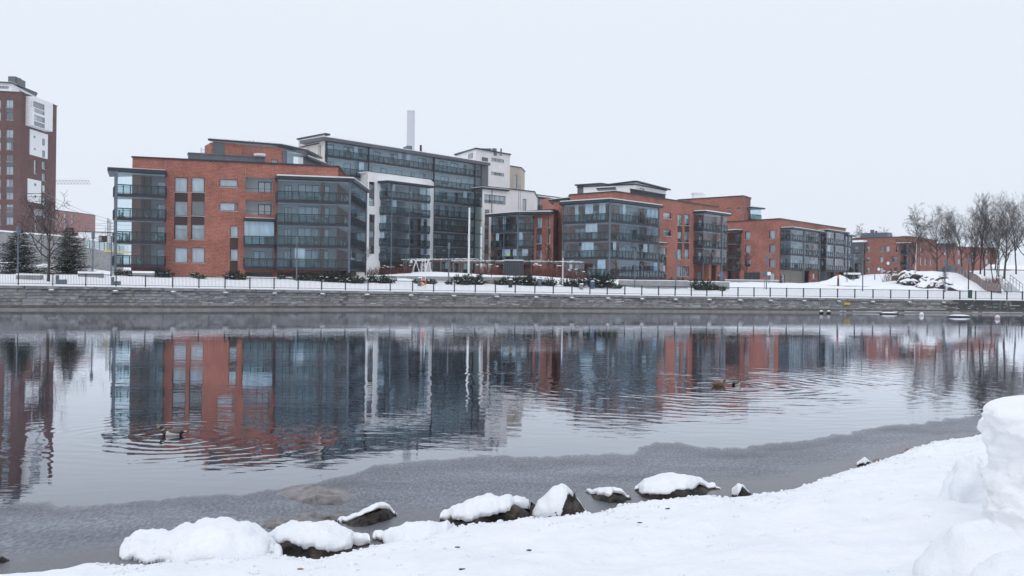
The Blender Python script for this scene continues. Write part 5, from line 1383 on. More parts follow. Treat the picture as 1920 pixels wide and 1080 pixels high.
# ================================================================== VEGETATION
def branch_tree(seed, height, spread=0.5, levels=4, trunk_r=0.16, up=0.55, nb=12, first=0.25, mats=(None, None), droop=0.0, multi=1, thick=1.0, lenf=1.0, rise=.10):
    rnd = random.Random(seed); tr = MB(); cr = MB(); fine = MB()
    def grow_(p, d, L, r, lev, mb):
        n = (7, 5, 4, 3, 3)[lev]; pts = [p]; rad = [r]; dirs = [d]
        for i in range(n):
            j = Vector((rnd.gauss(0, 1), rnd.gauss(0, 1), rnd.gauss(0, .6))) * (0.05 if lev == 0 else 0.19)
            d = (d + j + Vector((0, 0, (0.02 if lev == 0 else rise - droop * (lev > 1) * 1.0)))).normalized()
            p = p + d * (L / n); pts.append(p); rad.append(max(r * (1 - 0.86 * (i + 1) / n), 0.006 * thick)); dirs.append(d)
        mb.tube([tuple(q) for q in pts], rad, (7, 5, 4, 3, 3)[lev], cap=False)
        if lev >= levels: return
        cnt = (nb, 6, 5, 3)[lev] if lev < 4 else 0
        for k in range(cnt):
            f = first + (1 - first) * (k + rnd.random()) / cnt if lev == 0 else 0.25 + 0.72 * (k + rnd.random()) / cnt
            x = f * n; i = min(int(x), n - 1); q = pts[i].lerp(pts[i + 1], x - i); dd = dirs[i]
            az = rnd.random() * 6.283; side = dd.cross(Vector((math.cos(az), math.sin(az), 0.3))).normalized()
            ang = (spread + rnd.uniform(-.15, .15)) * (1.25 - 0.5 * f if lev == 0 else 1.0)
            nd = (dd * math.cos(ang) + side * math.sin(ang))
            nd = (nd + Vector((0, 0, up * 0.25 if lev == 0 else 0))).normalized()
            ln = L * ((0.52 - 0.30 * f) * lenf if lev == 0 else 0.50) * rnd.uniform(0.75, 1.2)
            rr_ = max(rad[i] * (0.62 if lev < 2 else .6), 0.0085 * thick)
            grow_(q, nd, ln, rr_, lev + 1, cr)
    for k in range(multi):
        a = rnd.random() * 6.28; d = Vector((math.cos(a) * .16 * (multi > 1), math.sin(a) * .16 * (multi > 1), 1)).normalized()
        grow_(Vector((0.3 * k * math.cos(a), 0.3 * k * math.sin(a), -0.3)), d, height * rnd.uniform(.85, 1.0) * (1.0), trunk_r, 0, tr)
    return tr.mesh('trunk', mats[0] or M_BARK, True), cr.mesh('crown', mats[1] or M_TWIG, True)
TREES = {
    'oak0': branch_tree(1, 16, .85, 4, .30, .6, 15, .26, thick=2.0, lenf=1.5, rise=.03),
    'oak1': branch_tree(2, 16, .75, 4, .28, .6, 14, .28, thick=2.0, lenf=1.4, rise=.035),
    'slim0': branch_tree(3, 14, .50, 4, .16, .9, 18, .22, thick=1.9, lenf=1.15),
    'slim1': branch_tree(4, 14, .55, 4, .17, .9, 15, .22, thick=1.9),
    'birch': branch_tree(5, 14, .60, 4, .20, .8, 19, .22, (M_BIRCH, M_TWIG), droop=.22, thick=2.2),
    'young': branch_tree(6, 6, .55, 3, .06, .8, 10, .3, thick=1.7),
    'young1': branch_tree(7, 6, .60, 3, .07, .8, 12, .25, thick=1.7),
    'wide': branch_tree(8, 8.5, 1.05, 3, .19, .35, 13, .2, thick=2.5, lenf=1.45),
    'multi': branch_tree(9, 9, .45, 3, .10, .8, 9, .2, multi=3, thick=2.0),
}
TREEH = {'oak0': 16, 'oak1': 16, 'slim0': 14, 'slim1': 14, 'birch': 14, 'young': 6, 'young1': 6, 'wide': 8.5, 'multi': 9}
def tree(kind, px, D, ytop, label, group=None, name='bare_tree', rz=None, base=None, z0=None):
    p = W(px, 520, D); z = landZ(p.x, p.y) if z0 is None else z0; h = ZH(px, ytop, D) - z
    me = TREES[kind]; real = max(v.co.z for v in me[1].vertices)
    o = local_thing(name, (p.x, p.y, z), label, 'tree', group, rz if rz is not None else random.random() * 6.28, h / real)
    lpart('trunk', me[0], o); lpart('crown', me[1], o); return o
g1 = 'bare trees on the knoll at the right'
tree('birch', 1715, 190, 380, 'white stemmed birch with thin drooping twigs on top of the snowy rock outcrop', g1, 'birch_tree')
for kind, px, D, yt, lb in (
    ('oak0', 1757, 185, 376, 'broad dark bare tree just right of the white stemmed birch'),
    ('oak1', 1803, 200, 384, 'bare tree between the two broadest trees, snow in its forks, beside the sloping painted fence'),
    ('slim0', 1791, 215, 392, 'narrow straight bare tree directly left of the forked snowy one'),
    ('slim1', 1838, 195, 366, 'slender twiggy bare tree at the top of the painted sloping fence'),
    ('slim0', 1846, 178, 358, 'tallest feathery bare tree left of the big spreading one'),
    ('oak0', 1883, 172, 350, 'big spreading bare tree, tallest near the right edge above the stairs'),
    ('slim1', 1905, 190, 365, 'bare tree close behind the stairs with railings'),
    ('oak1', 1926, 180, 362, 'bare tree cut off by the right edge of the picture'),
    ('multi', 1822, 165, 418, 'cluster of thin leaning saplings above the painted fence'),
    ('multi', 1868, 160, 410, 'leaning clump of thin saplings just above the stairs'),
    ('slim1', 1775, 225, 405, 'thin background tree seen through the broad dark one'),
    ('slim0', 1865, 220, 395, 'thin background tree behind the tallest feathery one')):
    tree(kind, px, D, yt, lb, g1)
tree('birch', 1604, 290, 418, 'small hazy birch top rising behind the far brick block roof', 'treetops behind the roofs', 'birch_tree')
tree('birch', 1657, 300, 424, 'faint thin treetop behind the far brick block beside its roof vents', 'treetops behind the roofs', 'birch_tree')
tree('wide', 91, 95, 352, 'large bare spreading tree with snowy branches between the two spruces', name='bare_tree', rz=1.0)
for kind, px, D, yt, lb in (('young1', 1399, 178, 470, 'bare dark tree standing in front of the garage doors'), ('young', 1397 - 40, 190, 492, 'small bare tree left of the garage doors'),
    ('young', 845, 135, 448, 'young bare tree left of the white flagpole'), ('young1', 922, 128, 452, 'young bare tree in front of the low dark brick block'),
    ('young', 1032, 127, 455, 'thin bare tree in front of the brick wing by the hanging trellis'), ('young', 756, 126, 500, 'tiny bare sapling on the snowy lawn'),
    ('young', 684, 116, 452, 'thin bare sapling at the right end of the nearest brick block'), ('young1', 1770, 148, 496, 'small bushy sapling at the foot of the rock outcrop'),
    ('young1', 1588, 150, 505, 'short bare sapling behind the heap of cleared snow'), ('young', 989, 130, 468, 'young bare tree before the dark garden box')):
    tree(kind, px, D, yt, lb, 'young bare trees along the promenade')

def conifer(seed, h, r, n_layers=26, mat=None):
    rnd = random.Random(seed); tr = MB(); tr.tube([(0, 0, -.3), (0, 0, h * .95)], [h * .018, .02], 6, cap=False)
    c = MB()
    for i in range(n_layers):
        f = i / n_layers; z = h * (0.04 + 0.94 * f); R_ = r * (1 - f) ** .75 * rnd.uniform(.8, 1.1) + .08
        for j in range(int(17 - 8 * f)):
            a = rnd.random() * 6.283; L = R_ * rnd.uniform(.7, 1.12); d = Vector((math.cos(a), math.sin(a), 0)); s = Vector((-d.y, d.x, 0))
            steps = max(3, int(L / .16))
            for k in range(steps):
                t_ = (k + 1) / steps; q = Vector((0, 0, z)) + d * (L * t_) + Vector((0, 0, .28 * L * (t_ ** 2) - .30 * L * t_ + rnd.uniform(-.04, .04)))
                for m_ in range(3):
                    w = .30 * (1.15 - t_) + .10; e = (s * rnd.uniform(-1, 1) + d * rnd.uniform(.2, .9) + Vector((0, 0, rnd.uniform(-.25, .45)))).normalized()
                    x = e.cross(Vector((rnd.uniform(-1, 1), rnd.uniform(-1, 1), rnd.uniform(-1, 1)))).normalized() * .045
                    c.face([q - x, q + x, q + e * w * 1.3])
    return tr.mesh('trunk', M_BARK), c.mesh('crown', mat or M_NEEDLE)
TREES['spruce0'] = conifer(1, 7.5, 2.9, 30); TREES['spruce1'] = conifer(2, 6.5, 2.2, 28); TREES['thuja'] = conifer(3, 4, .7, 22)
def conif(kind, px, D, yt, label, wscale=1.0):
    p = W(px, 510, D); z = landZ(p.x, p.y); h = ZH(px, yt, D) - z; me = TREES[kind]; real = max(v.co.z for v in me[1].vertices)
    o = local_thing('spruce_tree' if kind != 'thuja' else 'columnar_conifer', (p.x, p.y, z), label, 'tree', None, px)
    o.scale = (h / real * wscale, h / real * wscale, h / real); lpart('trunk', me[0], o); lpart('crown', me[1], o)
conif('spruce0', 35, 112, 430, 'wide dark snow dusted spruce at the left edge below the tower', 1.9)
conif('spruce0', 130, 114, 424, 'dark snow dusted spruce right of the big bare tree', 1.35)
conif('thuja', 1604, 205, 492, 'dark columnar conifer at the corner of the far brick block', 1.0)
conif('thuja', 1595, 208, 500, 'shorter dark conifer tight against the last glazed balconies', 1.1)
conif('spruce1', 1670, 200, 503, 'small round dark conifer left of the rock outcrop', .9)

def shrub(seed, w, h, mat):
    rnd = random.Random(seed); c = MB(); sn = MB()
    for i in range(int(42 * w)):
        a = rnd.random() * 6.283; rr_ = rnd.random() ** .6 * w / 2; el = rnd.uniform(.35, 1.3)
        d = Vector((math.cos(a) * math.cos(el) * 1.1, math.sin(a) * math.cos(el) * .7, math.sin(el))).normalized(); o = Vector((math.cos(a) * rr_ * .6, math.sin(a) * rr_ * .4, 0))
        L = h * rnd.uniform(.45, 1.1)
        for k in range(9):
            q = o + d * L * (k + 1) / 9
            for m_ in range(5):
                e = (d * .6 + Vector((rnd.gauss(0, .6), rnd.gauss(0, .6), rnd.gauss(0, .5)))).normalized(); x = e.cross(Vector((rnd.uniform(-1, 1), rnd.uniform(-1, 1), .3))).normalized() * .026
                c.face([q - x, q + x, q + e * .17])
        if rnd.random() < .24:
            q = o + d * L * rnd.uniform(.55, .9); sn.blob(q, rnd.uniform(.06, .16), rnd.uniform(.06, .12), .045, 4, 6, i, .3)
    return c.mesh('foliage', mat), sn.mesh('snow_cap', M_SNOW, True)
SHR = [shrub(i, w, h, m_) for i, (w, h, m_) in enumerate(((1.6, .9, M_NEEDLE), (2.4, 1.0, M_NEEDLE), (1.2, .7, M_NEEDLE2), (2.0, .8, M_NEEDLE2)))]
def shrubs(rows, group):
    for px, D, s, k, lb in rows:
        p = W(px, 530, D); o = local_thing('dwarf_pine_shrub', (p.x, p.y, landZ(p.x, p.y) - .05), lb, 'shrub', group, px * 1.7, s)
        lpart('foliage', SHR[k][0], o); lpart('snow_cap', SHR[k][1], o)
GS = 'snowy dwarf pine shrubs along the promenade'
lab = ['snowy dwarf pine shrub %s' % x for x in (
    'by the foot of the glazed left corner bay', 'below the glazed left bay, lower and wider', 'at the brick foot left of the paired windows', 'below the paired windows of the nearest brick block',
    'below the blank brick wall of the nearest block', 'left of the narrow window strip', 'below the narrow window strip', 'beneath the curtained balcony', 'left of the lamp post before the big glazed bay',
    'just right of the lamp post before the big glazed bay', 'under the middle of the big glazed bay', 'below the bay and densest there', 'near the corner column of the big bay', 'past the corner column beside the sapling',
    'at the left end of the low garden wall', 'on the low garden wall left of the orange life ring', 'right beside the orange life ring', 'between the life ring and the thin blue lamp', 'right of the thin blue lamp post',
    'tall and dark before the flagpole', 'immediately right of the flagpole foot', 'in the middle of the shrub row under the pergola', 'below the low dark brick block', 'dense and dark below the garden box',
    'right of the garden box', 'in front of the brick wing', 'left of the pale lamp post by the corner block', 'right of the pale lamp post by the corner block', 'large and tall at the corner column of the white topped block',
    'low beside that corner column', 'at the step of the grey garden wall', 'on the raised bed below the paired windows', 'at the end of the raised bed', 'in front of the raised bed, left one', 'in front of the raised bed, right one', 'last before the open snow field')]
spec = [(226, 112, 1.0, 2), (247, 112, .9, 3), (290, 112, 1.0, 0), (306, 111, 1.2, 1), (365, 114, .9, 2), (377, 113, .8, 2), (437, 113, 1.1, 1), (452, 112, .9, 3), (528, 114, .8, 2), (568, 113, 1.1, 1), (590, 113, 1.0, 0), (618, 113, 1.4, 1), (645, 113, 1.3, 0), (667, 113, 1.1, 3),
        (706, 116, 1.1, 1), (728, 116, 1.0, 0), (783, 117, .9, 2), (806, 117, .8, 3), (842, 119, .8, 2), (868, 120, 1.2, 1), (889, 121, 1.5, 0), (936, 122, .9, 3), (955, 122, 1.2, 1), (984, 122, 1.4, 1),
        (1002, 122, 1.0, 0), (1026, 123, 1.1, 1), (1065, 124, 1.2, 0), (1084, 124, 1.1, 1), (1121, 125, 1.9, 1), (1145, 125, 1.0, 2), (1155, 124, .8, 3), (1268, 138, 1.2, 1), (1300, 138, 1.2, 0), (1318, 127, 1.4, 1), (1336, 127, 1.0, 2), (1352, 127, .8, 3)]
shrubs([(a, b_, c, d, l) for (a, b_, c, d), l in zip(spec, lab)], GS)

def hedge(px0, px1, D, h, label, mat=M_RTWIG, dens=60):
    a, c = W(px0, 510, D), W(px1, 510, D); L = (c - a).length; t_ = (c - a) / L; mb = MB(); rnd = random.Random(px0)
    for i in range(int(L * dens)):
        u = rnd.random() * L; p = a + t_ * u + Vector((0, rnd.uniform(-.5, .5), 0)); z = landZ(p.x, p.y)
        d = Vector((rnd.gauss(0, .3), rnd.gauss(0, .3), 1)).normalized(); hh = h * rnd.uniform(.5, 1.05); q = Vector((p.x, p.y, z)) ; q2 = q + d * hh * .6; q3 = q2 + (d + Vector((rnd.gauss(0, .4), rnd.gauss(0, .4), 0))).normalized() * hh * .4
        mb.tube([tuple(q), tuple(q2), tuple(q3)], [.022, .016, .008], 3, cap=False)
    m_ = (a + c) / 2; o = thing('hedge', (m_.x, m_.y, landZ(m_.x, m_.y)), label, 'hedge', 'bare brown hedges in the gardens'); stuff(mb.build('twigs', mat, o))
    sb = MB()
    for i in range(int(L * 1.6)):
        u = rnd.random() * L; p = a + t_ * u; sb.blob((p.x, p.y + rnd.uniform(-.4, .3), landZ(p.x, p.y) + h * rnd.uniform(.75, .95)), .25, .2, .06, 4, 6, i, .3)
    stuff(sb.build('snow_clumps', M_SNOW, o, True))
hedge(688, 772, 136, 1.3, 'rust brown bare hedge in front of the white framed bay')
hedge(893, 944, 140, 1.6, 'brown bare hedge between the pergola and the dark garden box')
hedge(986, 1060, 141, 1.9, 'brown bare hedge under the trellis right of the garden box', M_RTWIG)
hedge(1060, 1096, 143, 1.5, 'short brown hedge at the corner block ground floor balcony')
hedge(1655, 1690, 165, 2.0, 'reddish bare thicket on the left flank of the rock outcrop', M_RTWIG, 40)
hedge(1845, 1878, 158, 1.2, 'reddish bare thicket at the foot of the painted sloping fence', M_RTWIG, 50)

# ================================================================== PROMENADE THINGS
def onland(px, D):
    p = W(px, 530, D); return Vector((p.x, p.y, landZ(p.x, p.y)))
def lamp(px, D, ytop, label, mat=M_STEEL, head='box'):
    b_ = onland(px, D); z = ZH(px, ytop, D); o = thing('street_lamp', tuple(b_), label, 'street lamp', 'street lamps along the promenade')
    mb = MB(); mb.tube([(b_.x, b_.y, b_.z - .1), (b_.x, b_.y, z)], [.085, .06], 8); mb.build('pole', mat, o)
    if head == 'box':
        mb = MB(); mb.tube([(b_.x, b_.y, z), (b_.x, b_.y, z + .12), (b_.x, b_.y, z + .75), (b_.x, b_.y, z + .85)], [.08, .17, .17, .08], 10); mb.build('lamp_head', M_STEEL, o)
    elif head == 'arm':
        mb = MB(); mb.bar((b_.x, b_.y, z), (b_.x + .8, b_.y - .2, z + .05), .08); mb.bar((b_.x + .3, b_.y - .1, z + .08), (b_.x + .95, b_.y - .25, z + .08), .2, .08); mb.build('lamp_head', M_STEEL, o)
    else:
        s = 1 if head == 'globeR' else -1
        pts = [(b_.x, b_.y, z - .3)] + [(b_.x + s * .35 * (1 - math.cos(a)), b_.y, z + .35 * math.sin(a) - .3) for a in (0.5, 1, 1.57, 2.2, 2.8)]
        mb = MB(); mb.tube(pts, [.04] * len(pts), 6); mb.build('arm', mat, o)
        e = pts[-1]; mb = MB(); mb.blob((e[0], e[1], e[2] - .25), .25, .25, .28, 7, 10, 1, 0); mb.build('globe', M_WPAINT, o, True)
    return o
lamp(33, 98, 440, 'blue grey street lamp in front of the left spruce')
lamp(173.5, 104, 449, 'thin grey street lamp between the right spruce and the glazed corner')
lamp(208, 103, 443, 'street lamp beside the leftmost balcony column', head='arm')
lamp(556, 111, 458, 'street lamp standing before the big glazed bay of the nearest block')
lamp(841, 119, 468, 'slim blue grey street lamp on the lawn left of the flagpole')
lamp(1055, 123, 483, 'pale street lamp in front of the brick wing', M_SILL)
lamp(1190, 129, 485, 'slightly leaning pale street lamp before the corner balconies')
lamp(1267, 127, 483, 'street lamp just left of the paired windows of the white topped block')
lamp(1437, 136, 490, 'street lamp in front of the right brick block with a small blue sign')
lamp(1601, 152, 488, 'short street lamp carrying a white sign board by the snow heap')
lamp(1617.5, 134, 455, 'tallest dark street lamp right of the snow heap', head='arm')
lamp(1772, 142, 495, 'grey street lamp below the rock outcrop')
lamp(1816, 132, 496, 'dark street lamp with a green litter bin at its foot', M_BLACK)
lamp(762, 150, 485, 'small globe lamp left of the swing frame', head='globeR')
lamp(1640, 170, 500, 'globe lamp on a curved arm left of the small conifer', head='globeR')
lamp(1672, 172, 489, 'globe lamp on a curved arm above the small conifer', head='globeL')
lamp(1352, 150, 520, 'short post beside the blue parking sign', M_STEEL)

b_ = onland(878.5, 124); o = thing('flagpole', tuple(b_), 'tall bare white flagpole in front of the glass fronted block', 'flagpole')
zt_ = ZH(878.5, 392, 124); mb = MB(); mb.tube([(b_.x, b_.y, b_.z - .2), (b_.x, b_.y, zt_)], [.14, .11], 10); mb.build('pole', M_WPAINT, o)
mb = MB(); mb.blob((b_.x, b_.y, zt_ + .08), .13, .13, .1, 6, 8, 1, 0); mb.build('finial', M_WPAINT, o)

def obj_box(name, px0, px1, D, h, dep, label, cat, mat, group=None, part='body', snow=.08, z=None):
    a, c = onland(px0, D), onland(px1, D); z = min(a.z, c.z) if z is None else z; t_ = Vector((c.x - a.x, c.y - a.y, 0)); m_ = (a + c) / 2
    o = thing(name, (m_.x, m_.y, z), label, cat, group); n_ = Vector((t_.y, -t_.x, 0)).normalized()
    mb = MB(); mb.obox((a.x, a.y, z - .2), t_, -n_ * dep, (0, 0, h + .2)); mb.build(part, mat, o)
    if snow: mb = MB(); mb.obox((a.x - .03, a.y, z + h), t_ * 1.01, -n_ * dep, (0, 0, snow)); mb.build('snow_cap', M_SNOW, o)
    return o, a, t_, n_, z
# low garden walls
for px0, px1, D, h, lb in ((520, 690, 114.5, .35, 'low grey garden wall under the big glazed bay, snow on top'), (690, 1000, 123.5, .62, 'long low grey garden wall holding the snowy lawn'), (1160, 1290, 132, .85, 'grey garden wall in front of the corner balconies'), (1290, 1368, 134, .95, 'stepped grey garden wall holding the raised bed'), (1360, 1460, 160, .4, 'thin low kerb wall before the right brick block')):
    n = 6; o = None
    p0, p1 = onland(px0, D), onland(px1, D); zt_ = max(landZ(p0.lerp(p1, k / n).x, p0.lerp(p1, k / n).y) for k in range(n + 1)) + h * .6
    obj_box('garden_wall', px0, px1, D, h + (zt_ - h * .6 - min(p0.z, p1.z)) * .5, .35, lb, 'garden wall', M_CONC, 'low grey garden walls', 'wall')
for i, (px0, px1, lb) in enumerate(((30, 76, 'snow covered long bench block nearest the left edge'), (146, 190, 'snow covered long bench block below the right spruce'), (248, 286, 'snow covered long bench block below the glazed corner'))):
    obj_box('bench_block', px0, px1, 96 + 4 * i, .45, .6, lb, 'bench', M_CONC, 'snowy concrete bench blocks on the quay', 'seat', .2)
for px0, px1, D, lb in ((104, 121, 93, 'small dark bench by the railing below the big bare tree'), (208, 223, 95.5, 'small dark bench by the railing below the balcony column')):
    o, a, t_, n_, z = obj_box('park_bench', px0, px1, D, .42, .5, lb, 'bench', M_STEEL, 'small dark benches on the quay', 'seat', .05)
    mb = MB(); mb.obox((a.x, a.y, z + .42), t_ * .35, -n_ * .1, (0, 0, .4)); mb.build('backrest', M_STEEL, o)
def binn(px, D, lb, mat, h=.9):
    b_ = onland(px, D); o = thing('litter_bin', tuple(b_), lb, 'litter bin', 'litter bins on the quay')
    mb = MB(); mb.tube([(b_.x, b_.y, b_.z), (b_.x, b_.y, b_.z + h)], [.24, .27], 10); mb.build('bin_body', mat, o); mb = MB(); mb.blob((b_.x, b_.y, b_.z + h), .28, .28, .12, 5, 9, 3, .1, flat=0); mb.build('snow_cap', M_SNOW, o, True)
binn(787, 114, 'blue grey litter bin just left of the life ring post', M_STEEL); binn(1011.5, 121, 'blue grey litter bin below the garden box', M_STEEL); binn(1111, 122.5, 'bluish litter bin left of the corner column shrub', M_BLUE); binn(957, 118, 'dark grey litter bin among the shrubs under the pergola end', M_METAL)
binn(1819.5, 130, 'dark green litter bin at the foot of a dark street lamp', M_GREENP, 1.1); binn(1090, 121, 'low grey bin left of the blue one', M_CONC, .6)
# life ring stand
b_ = onland(794, 112.5); o = thing('life_ring_stand', tuple(b_), 'orange life ring hung on a tall white ladder frame by the railing', 'life ring')
zt_ = ZH(794, 484, 112.5); fr = MB()
for dx in (-.24, .24): fr.tube([(b_.x + dx, b_.y, b_.z), (b_.x + dx * .7, b_.y, zt_)], [.035, .03], 6)
k = b_.z + .5
while k < zt_ - .1: fr.bar((b_.x - .2, b_.y, k), (b_.x + .2, b_.y, k), .035); k += .42
fr.build('frame', M_WPAINT, o); mb = MB(); cz = ZH(793.5, 529.5, 112)
mb.tube([(b_.x + .30 * math.cos(a * .5236), b_.y - .1, cz + .30 * math.sin(a * .5236)) for a in range(13)], [.075] * 13, 8); mb.build('ring', M_ORANGE, o, True)
# swing frame
b_ = onland(792, 146); o = thing('swing_frame', tuple(b_), 'white snow dusted playground swing frame with splayed legs on the lawn', 'swing frame')
P_ = lambda px, y, d=0: W(px, y, 146 + d)
for (x0, y0, x1, y1) in ((773, 509, 780, 489), (787, 510, 780, 489), (797, 509, 803, 488), (809, 510, 803, 488)):
    mb = MB(); p, q_ = P_(x0, y0, (-.9 if x0 in (773, 797) else .9)), P_(x1, y1); p.z = landZ(p.x, p.y); mb.tube([tuple(p), tuple(q_)], [.09, .08], 6); mb.build('leg', M_WPAINT, o)
mb = MB(); mb.tube([tuple(P_(777, 488.5)), tuple(P_(806, 487.5))], [.1, .1], 6); mb.build('top_beam', M_WPAINT, o)
for x in (786, 796):
    mb = MB(); [mb.tube([tuple(P_(x + d, 488.5)), tuple(P_(x + d, 503))], [.02, .02], 4) for d in (-1.6, 1.6)]; mb.build('chain', M_STEEL, o)
    mb = MB(); c = P_(x, 503); mb.box(c.x - .25, c.y - .1, c.z - .03, c.x + .25, c.y + .1, c.z + .03); mb.build('seat', M_BLACK, o)
# pergolas
def pergola(px0, px1, y0, y1, D, label, n=7):
    a, c = W(px0, y0, D), W(px1, y1, D); L = (c - a).length; t_ = (c - a).normalized(); m_ = (a + c) / 2
    o = thing('pergola', (m_.x, m_.y, landZ(m_.x, m_.y)), label, 'pergola', 'snow topped garden pergolas')
    for k in range(n):
        for dy in (0, 2.4):
            p = a + t_ * (L * k / (n - 1)) + Vector((0, dy, 0)); mb = MB(); mb.tube([(p.x, p.y, landZ(p.x, p.y) - .1), tuple(p)], [.08, .08], 6); mb.build('post', M_WOODL, o)
    for dy in (0, 2.4): mb = MB(); mb.bar(a + Vector((0, dy, .05)), c + Vector((0, dy, .05)), .12, .16); mb.build('beam', M_WOODL, o)
    k = 0
    while k < L:
        p = a + t_ * k; mb = MB(); mb.bar(p + Vector((0, -.4, .2)), p + Vector((0, 2.8, .2)), .08, .14); mb.build('rafter', M_WOODL, o); k += .9
    sb = MB()
    k = 0
    while k < L:
        p = a + t_ * k; sb.blob((p.x, p.y + random.uniform(.2, 2), p.z + .30), .50, 1.0, .06 + .04 * random.random(), 4, 8, k, .3); k += .42
    stuff(sb.build('snow_cover', M_SNOW, o, True)); return o
pergola(757, 896, 490, 489, 150, 'long timber pergola with a thick snow layer beside the swing frame', 9)
pergola(850, 945, 492.5, 493, 143, 'second timber pergola between the flagpole and the dark garden box', 7)
pergola(981, 1092, 493, 495, 145, 'trellis pergola with brown hanging climbers right of the dark garden box', 8)
o, a, t_, n_, z = obj_box('garden_box', 945, 981, 139, 2.15, 1.8, 'dark grey slatted garden store box between two pergolas', 'garden shed', M_METAL, None, 'box', .1)
for k in range(1, 9): mb = MB(); mb.obox(Vector((a.x, a.y, z)) + t_ * k / 9 + n_ * .01, t_ * .012, n_ * .02, (0, 0, 2.1)); mb.build('slat_strip', M_CLAD, o)
# small green dot of unclear kind: a lime ball on a made-up stem
b_ = W(954, 478, 158); o = thing('lime_ball', tuple(b_), 'small lime green ball at the balcony above the dark garden box', 'ornament')
mb = MB(); mb.blob((b_.x, b_.y, b_.z), .24, .2, .22, 7, 10, 3, .15); mb.build('ball', M_LIME, o, True); mb = MB(); mb.tube([(b_.x, b_.y, b_.z - 1.5), (b_.x, b_.y, b_.z - .2)], [.05, .05], 6); mb.build('stem', M_BLACK, o)
# snow heap with marker
def heap(name, c, rx, ry, rz_, label, cat='snow heap', seed=1, amp=.25, mat=None, nz=26, na=40, group=None, parts=None, dome=False):
    mb = MB()
    for i in range(nz + 1):
        f = i / nz; rad = math.cos(f * math.pi / 2) if dome else (1 - f)
        for j in range(na):
            an = 2 * math.pi * j / na; d = Vector((math.cos(an), math.sin(an), 0))
            h = math.sin(f * math.pi / 2) ** .8 if dome else (f ** 1.15); x = d * rad
            nn = noise.noise(Vector((d.x * rad * 2.2 + seed, d.y * rad * 2.2, f * 2))) * amp + noise.noise(Vector((d.x * rad * 7 + seed, d.y * rad * 7, f * 6))) * amp * .4
            mb.v.append((c[0] + x.x * rx * (1 + nn * .6), c[1] + x.y * ry * (1 + nn * .6), c[2] - .3 + (rz_ + .3) * h + nn * rz_ * .5 * (1 - rad * .7) * (f > 0)))
    for i in range(nz):
        for j in range(na):
            a_, b2 = i * na + j, i * na + (j + 1) % na; mb.f.append((a_, b2, b2 + na, a_ + na)); mb.uv.append([(0, 0)] * 4); mb.mi.append(0)
    o = mb.build(name, mat or M_SNOW, None, True); return tag(o, label, cat, group)
p = onland(1575, 152); heap('snow_heap', (p.x, p.y, p.z), 4.6, 3.2, ZH(1571, 515, 152) - p.z, 'large heap of cleared snow in front of the last balcony stack')
b_ = onland(1571.5, 149); b_.z += .2; o = thing('marker_pole', tuple(b_), 'black and red marker post standing at the snow heap', 'marker post'); z1_ = ZH(1571.5, 516, 149)
mb = MB(); mb.tube([(b_.x, b_.y, b_.z - .2), (b_.x, b_.y, b_.z + (z1_ - b_.z) * .7)], [.14, .14], 8); mb.build('pole', M_BLACK, o); mb = MB(); mb.tube([(b_.x, b_.y, b_.z + (z1_ - b_.z) * .7), (b_.x, b_.y, z1_)], [.15, .15], 8); mb.build('red_tip', M_ORANGE, o)
# signs
def sign(px, y, D, w, h, mat, label, pole=True):
    b_ = onland(px, D); c = W(px, y, D); o = thing('sign', tuple(b_), label, 'sign', None)
    mb = MB(); mb.box(c.x - w / 2, c.y - .06, c.z - h / 2, c.x + w / 2, c.y - .02, c.z + h / 2); mb.build('panel', mat, o)
    mb = MB(); mb.tube([(b_.x, b_.y, b_.z - .1), (b_.x, b_.y, c.z + h / 2)], [.04, .04], 6); mb.build('post', M_STEEL, o)
sign(1354, 517, 160, .55, 1.3, M_BLUE, 'blue upright parking sign between the middle and right blocks'); sign(1433, 514.5, 137.5, .5, .5, M_BLUE, 'small blue sign beside the street lamp of the right block'); sign(1442, 513, 150, .5, .5, M_WPAINT, 'small white sign in front of the pale tall window'); sign(1598, 513, 151, 2.6, .28, M_WPAINT, 'wide white sign board right of the snow heap')
# yellow life saving post on the quay wall
x_ = wallx_at(1583); p, d, n = wallpoint(x_, .16); o = thing('yellow_marker', (p.x, p.y, 0), 'yellow box on a thin grey post fixed to the quay wall face', 'marker'); zc_ = W(1583, 569.5, p.y).z
mb = MB(); mb.obox((p.x - .1, p.y, zc_ - .12), (d.x * .75, d.y * .75, 0), (n.x * .12, n.y * .12, 0), (0, 0, .24)); mb.build('box', M_YELLOW, o); p2, _, _ = wallpoint(x_ - .35, .42); mb = MB(); mb.tube([(p2.x, p2.y, -.5), (p2.x, p2.y, zc_ + .1)], [.035, .035], 6); mb.build('post', M_STEEL, o)
# floats
def floatb(px, y, kind, label):
    c = G(px, y + 2)
    if kind == 'board':
        o = thing('float_board', tuple(c), label, 'float', 'snowy floats moored by the quay'); mb = MB(); mb.box(c.x - 1.0, c.y - .25, -.08, c.x + 1.0, c.y + .25, .12); mb.build('deck', M_METAL, o); mb = MB(); mb.blob((c.x, c.y, .12), 1.05, .3, .14, 6, 14, px, .15, flat=0); mb.build('snow_cap', M_SNOW, o, True)
    else:
        o = thing('mooring_buoy', tuple(c), label, 'buoy', 'round buoys by the quay'); mb = MB(); mb.blob((c.x, c.y, .12), .25, .25, .25, 8, 12, 1, 0); mb.build('ball', {'pink': plain('pink_buoy', (.62, .45, .5), .5), 'black': M_BLACK, 'white': M_WPAINT}[kind], o, True); mb = MB(); mb.blob((c.x, c.y, .21), .23, .23, .17, 6, 10, 1, 0.1, flat=0); mb.build('snow_cap', M_SNOW, o, True)
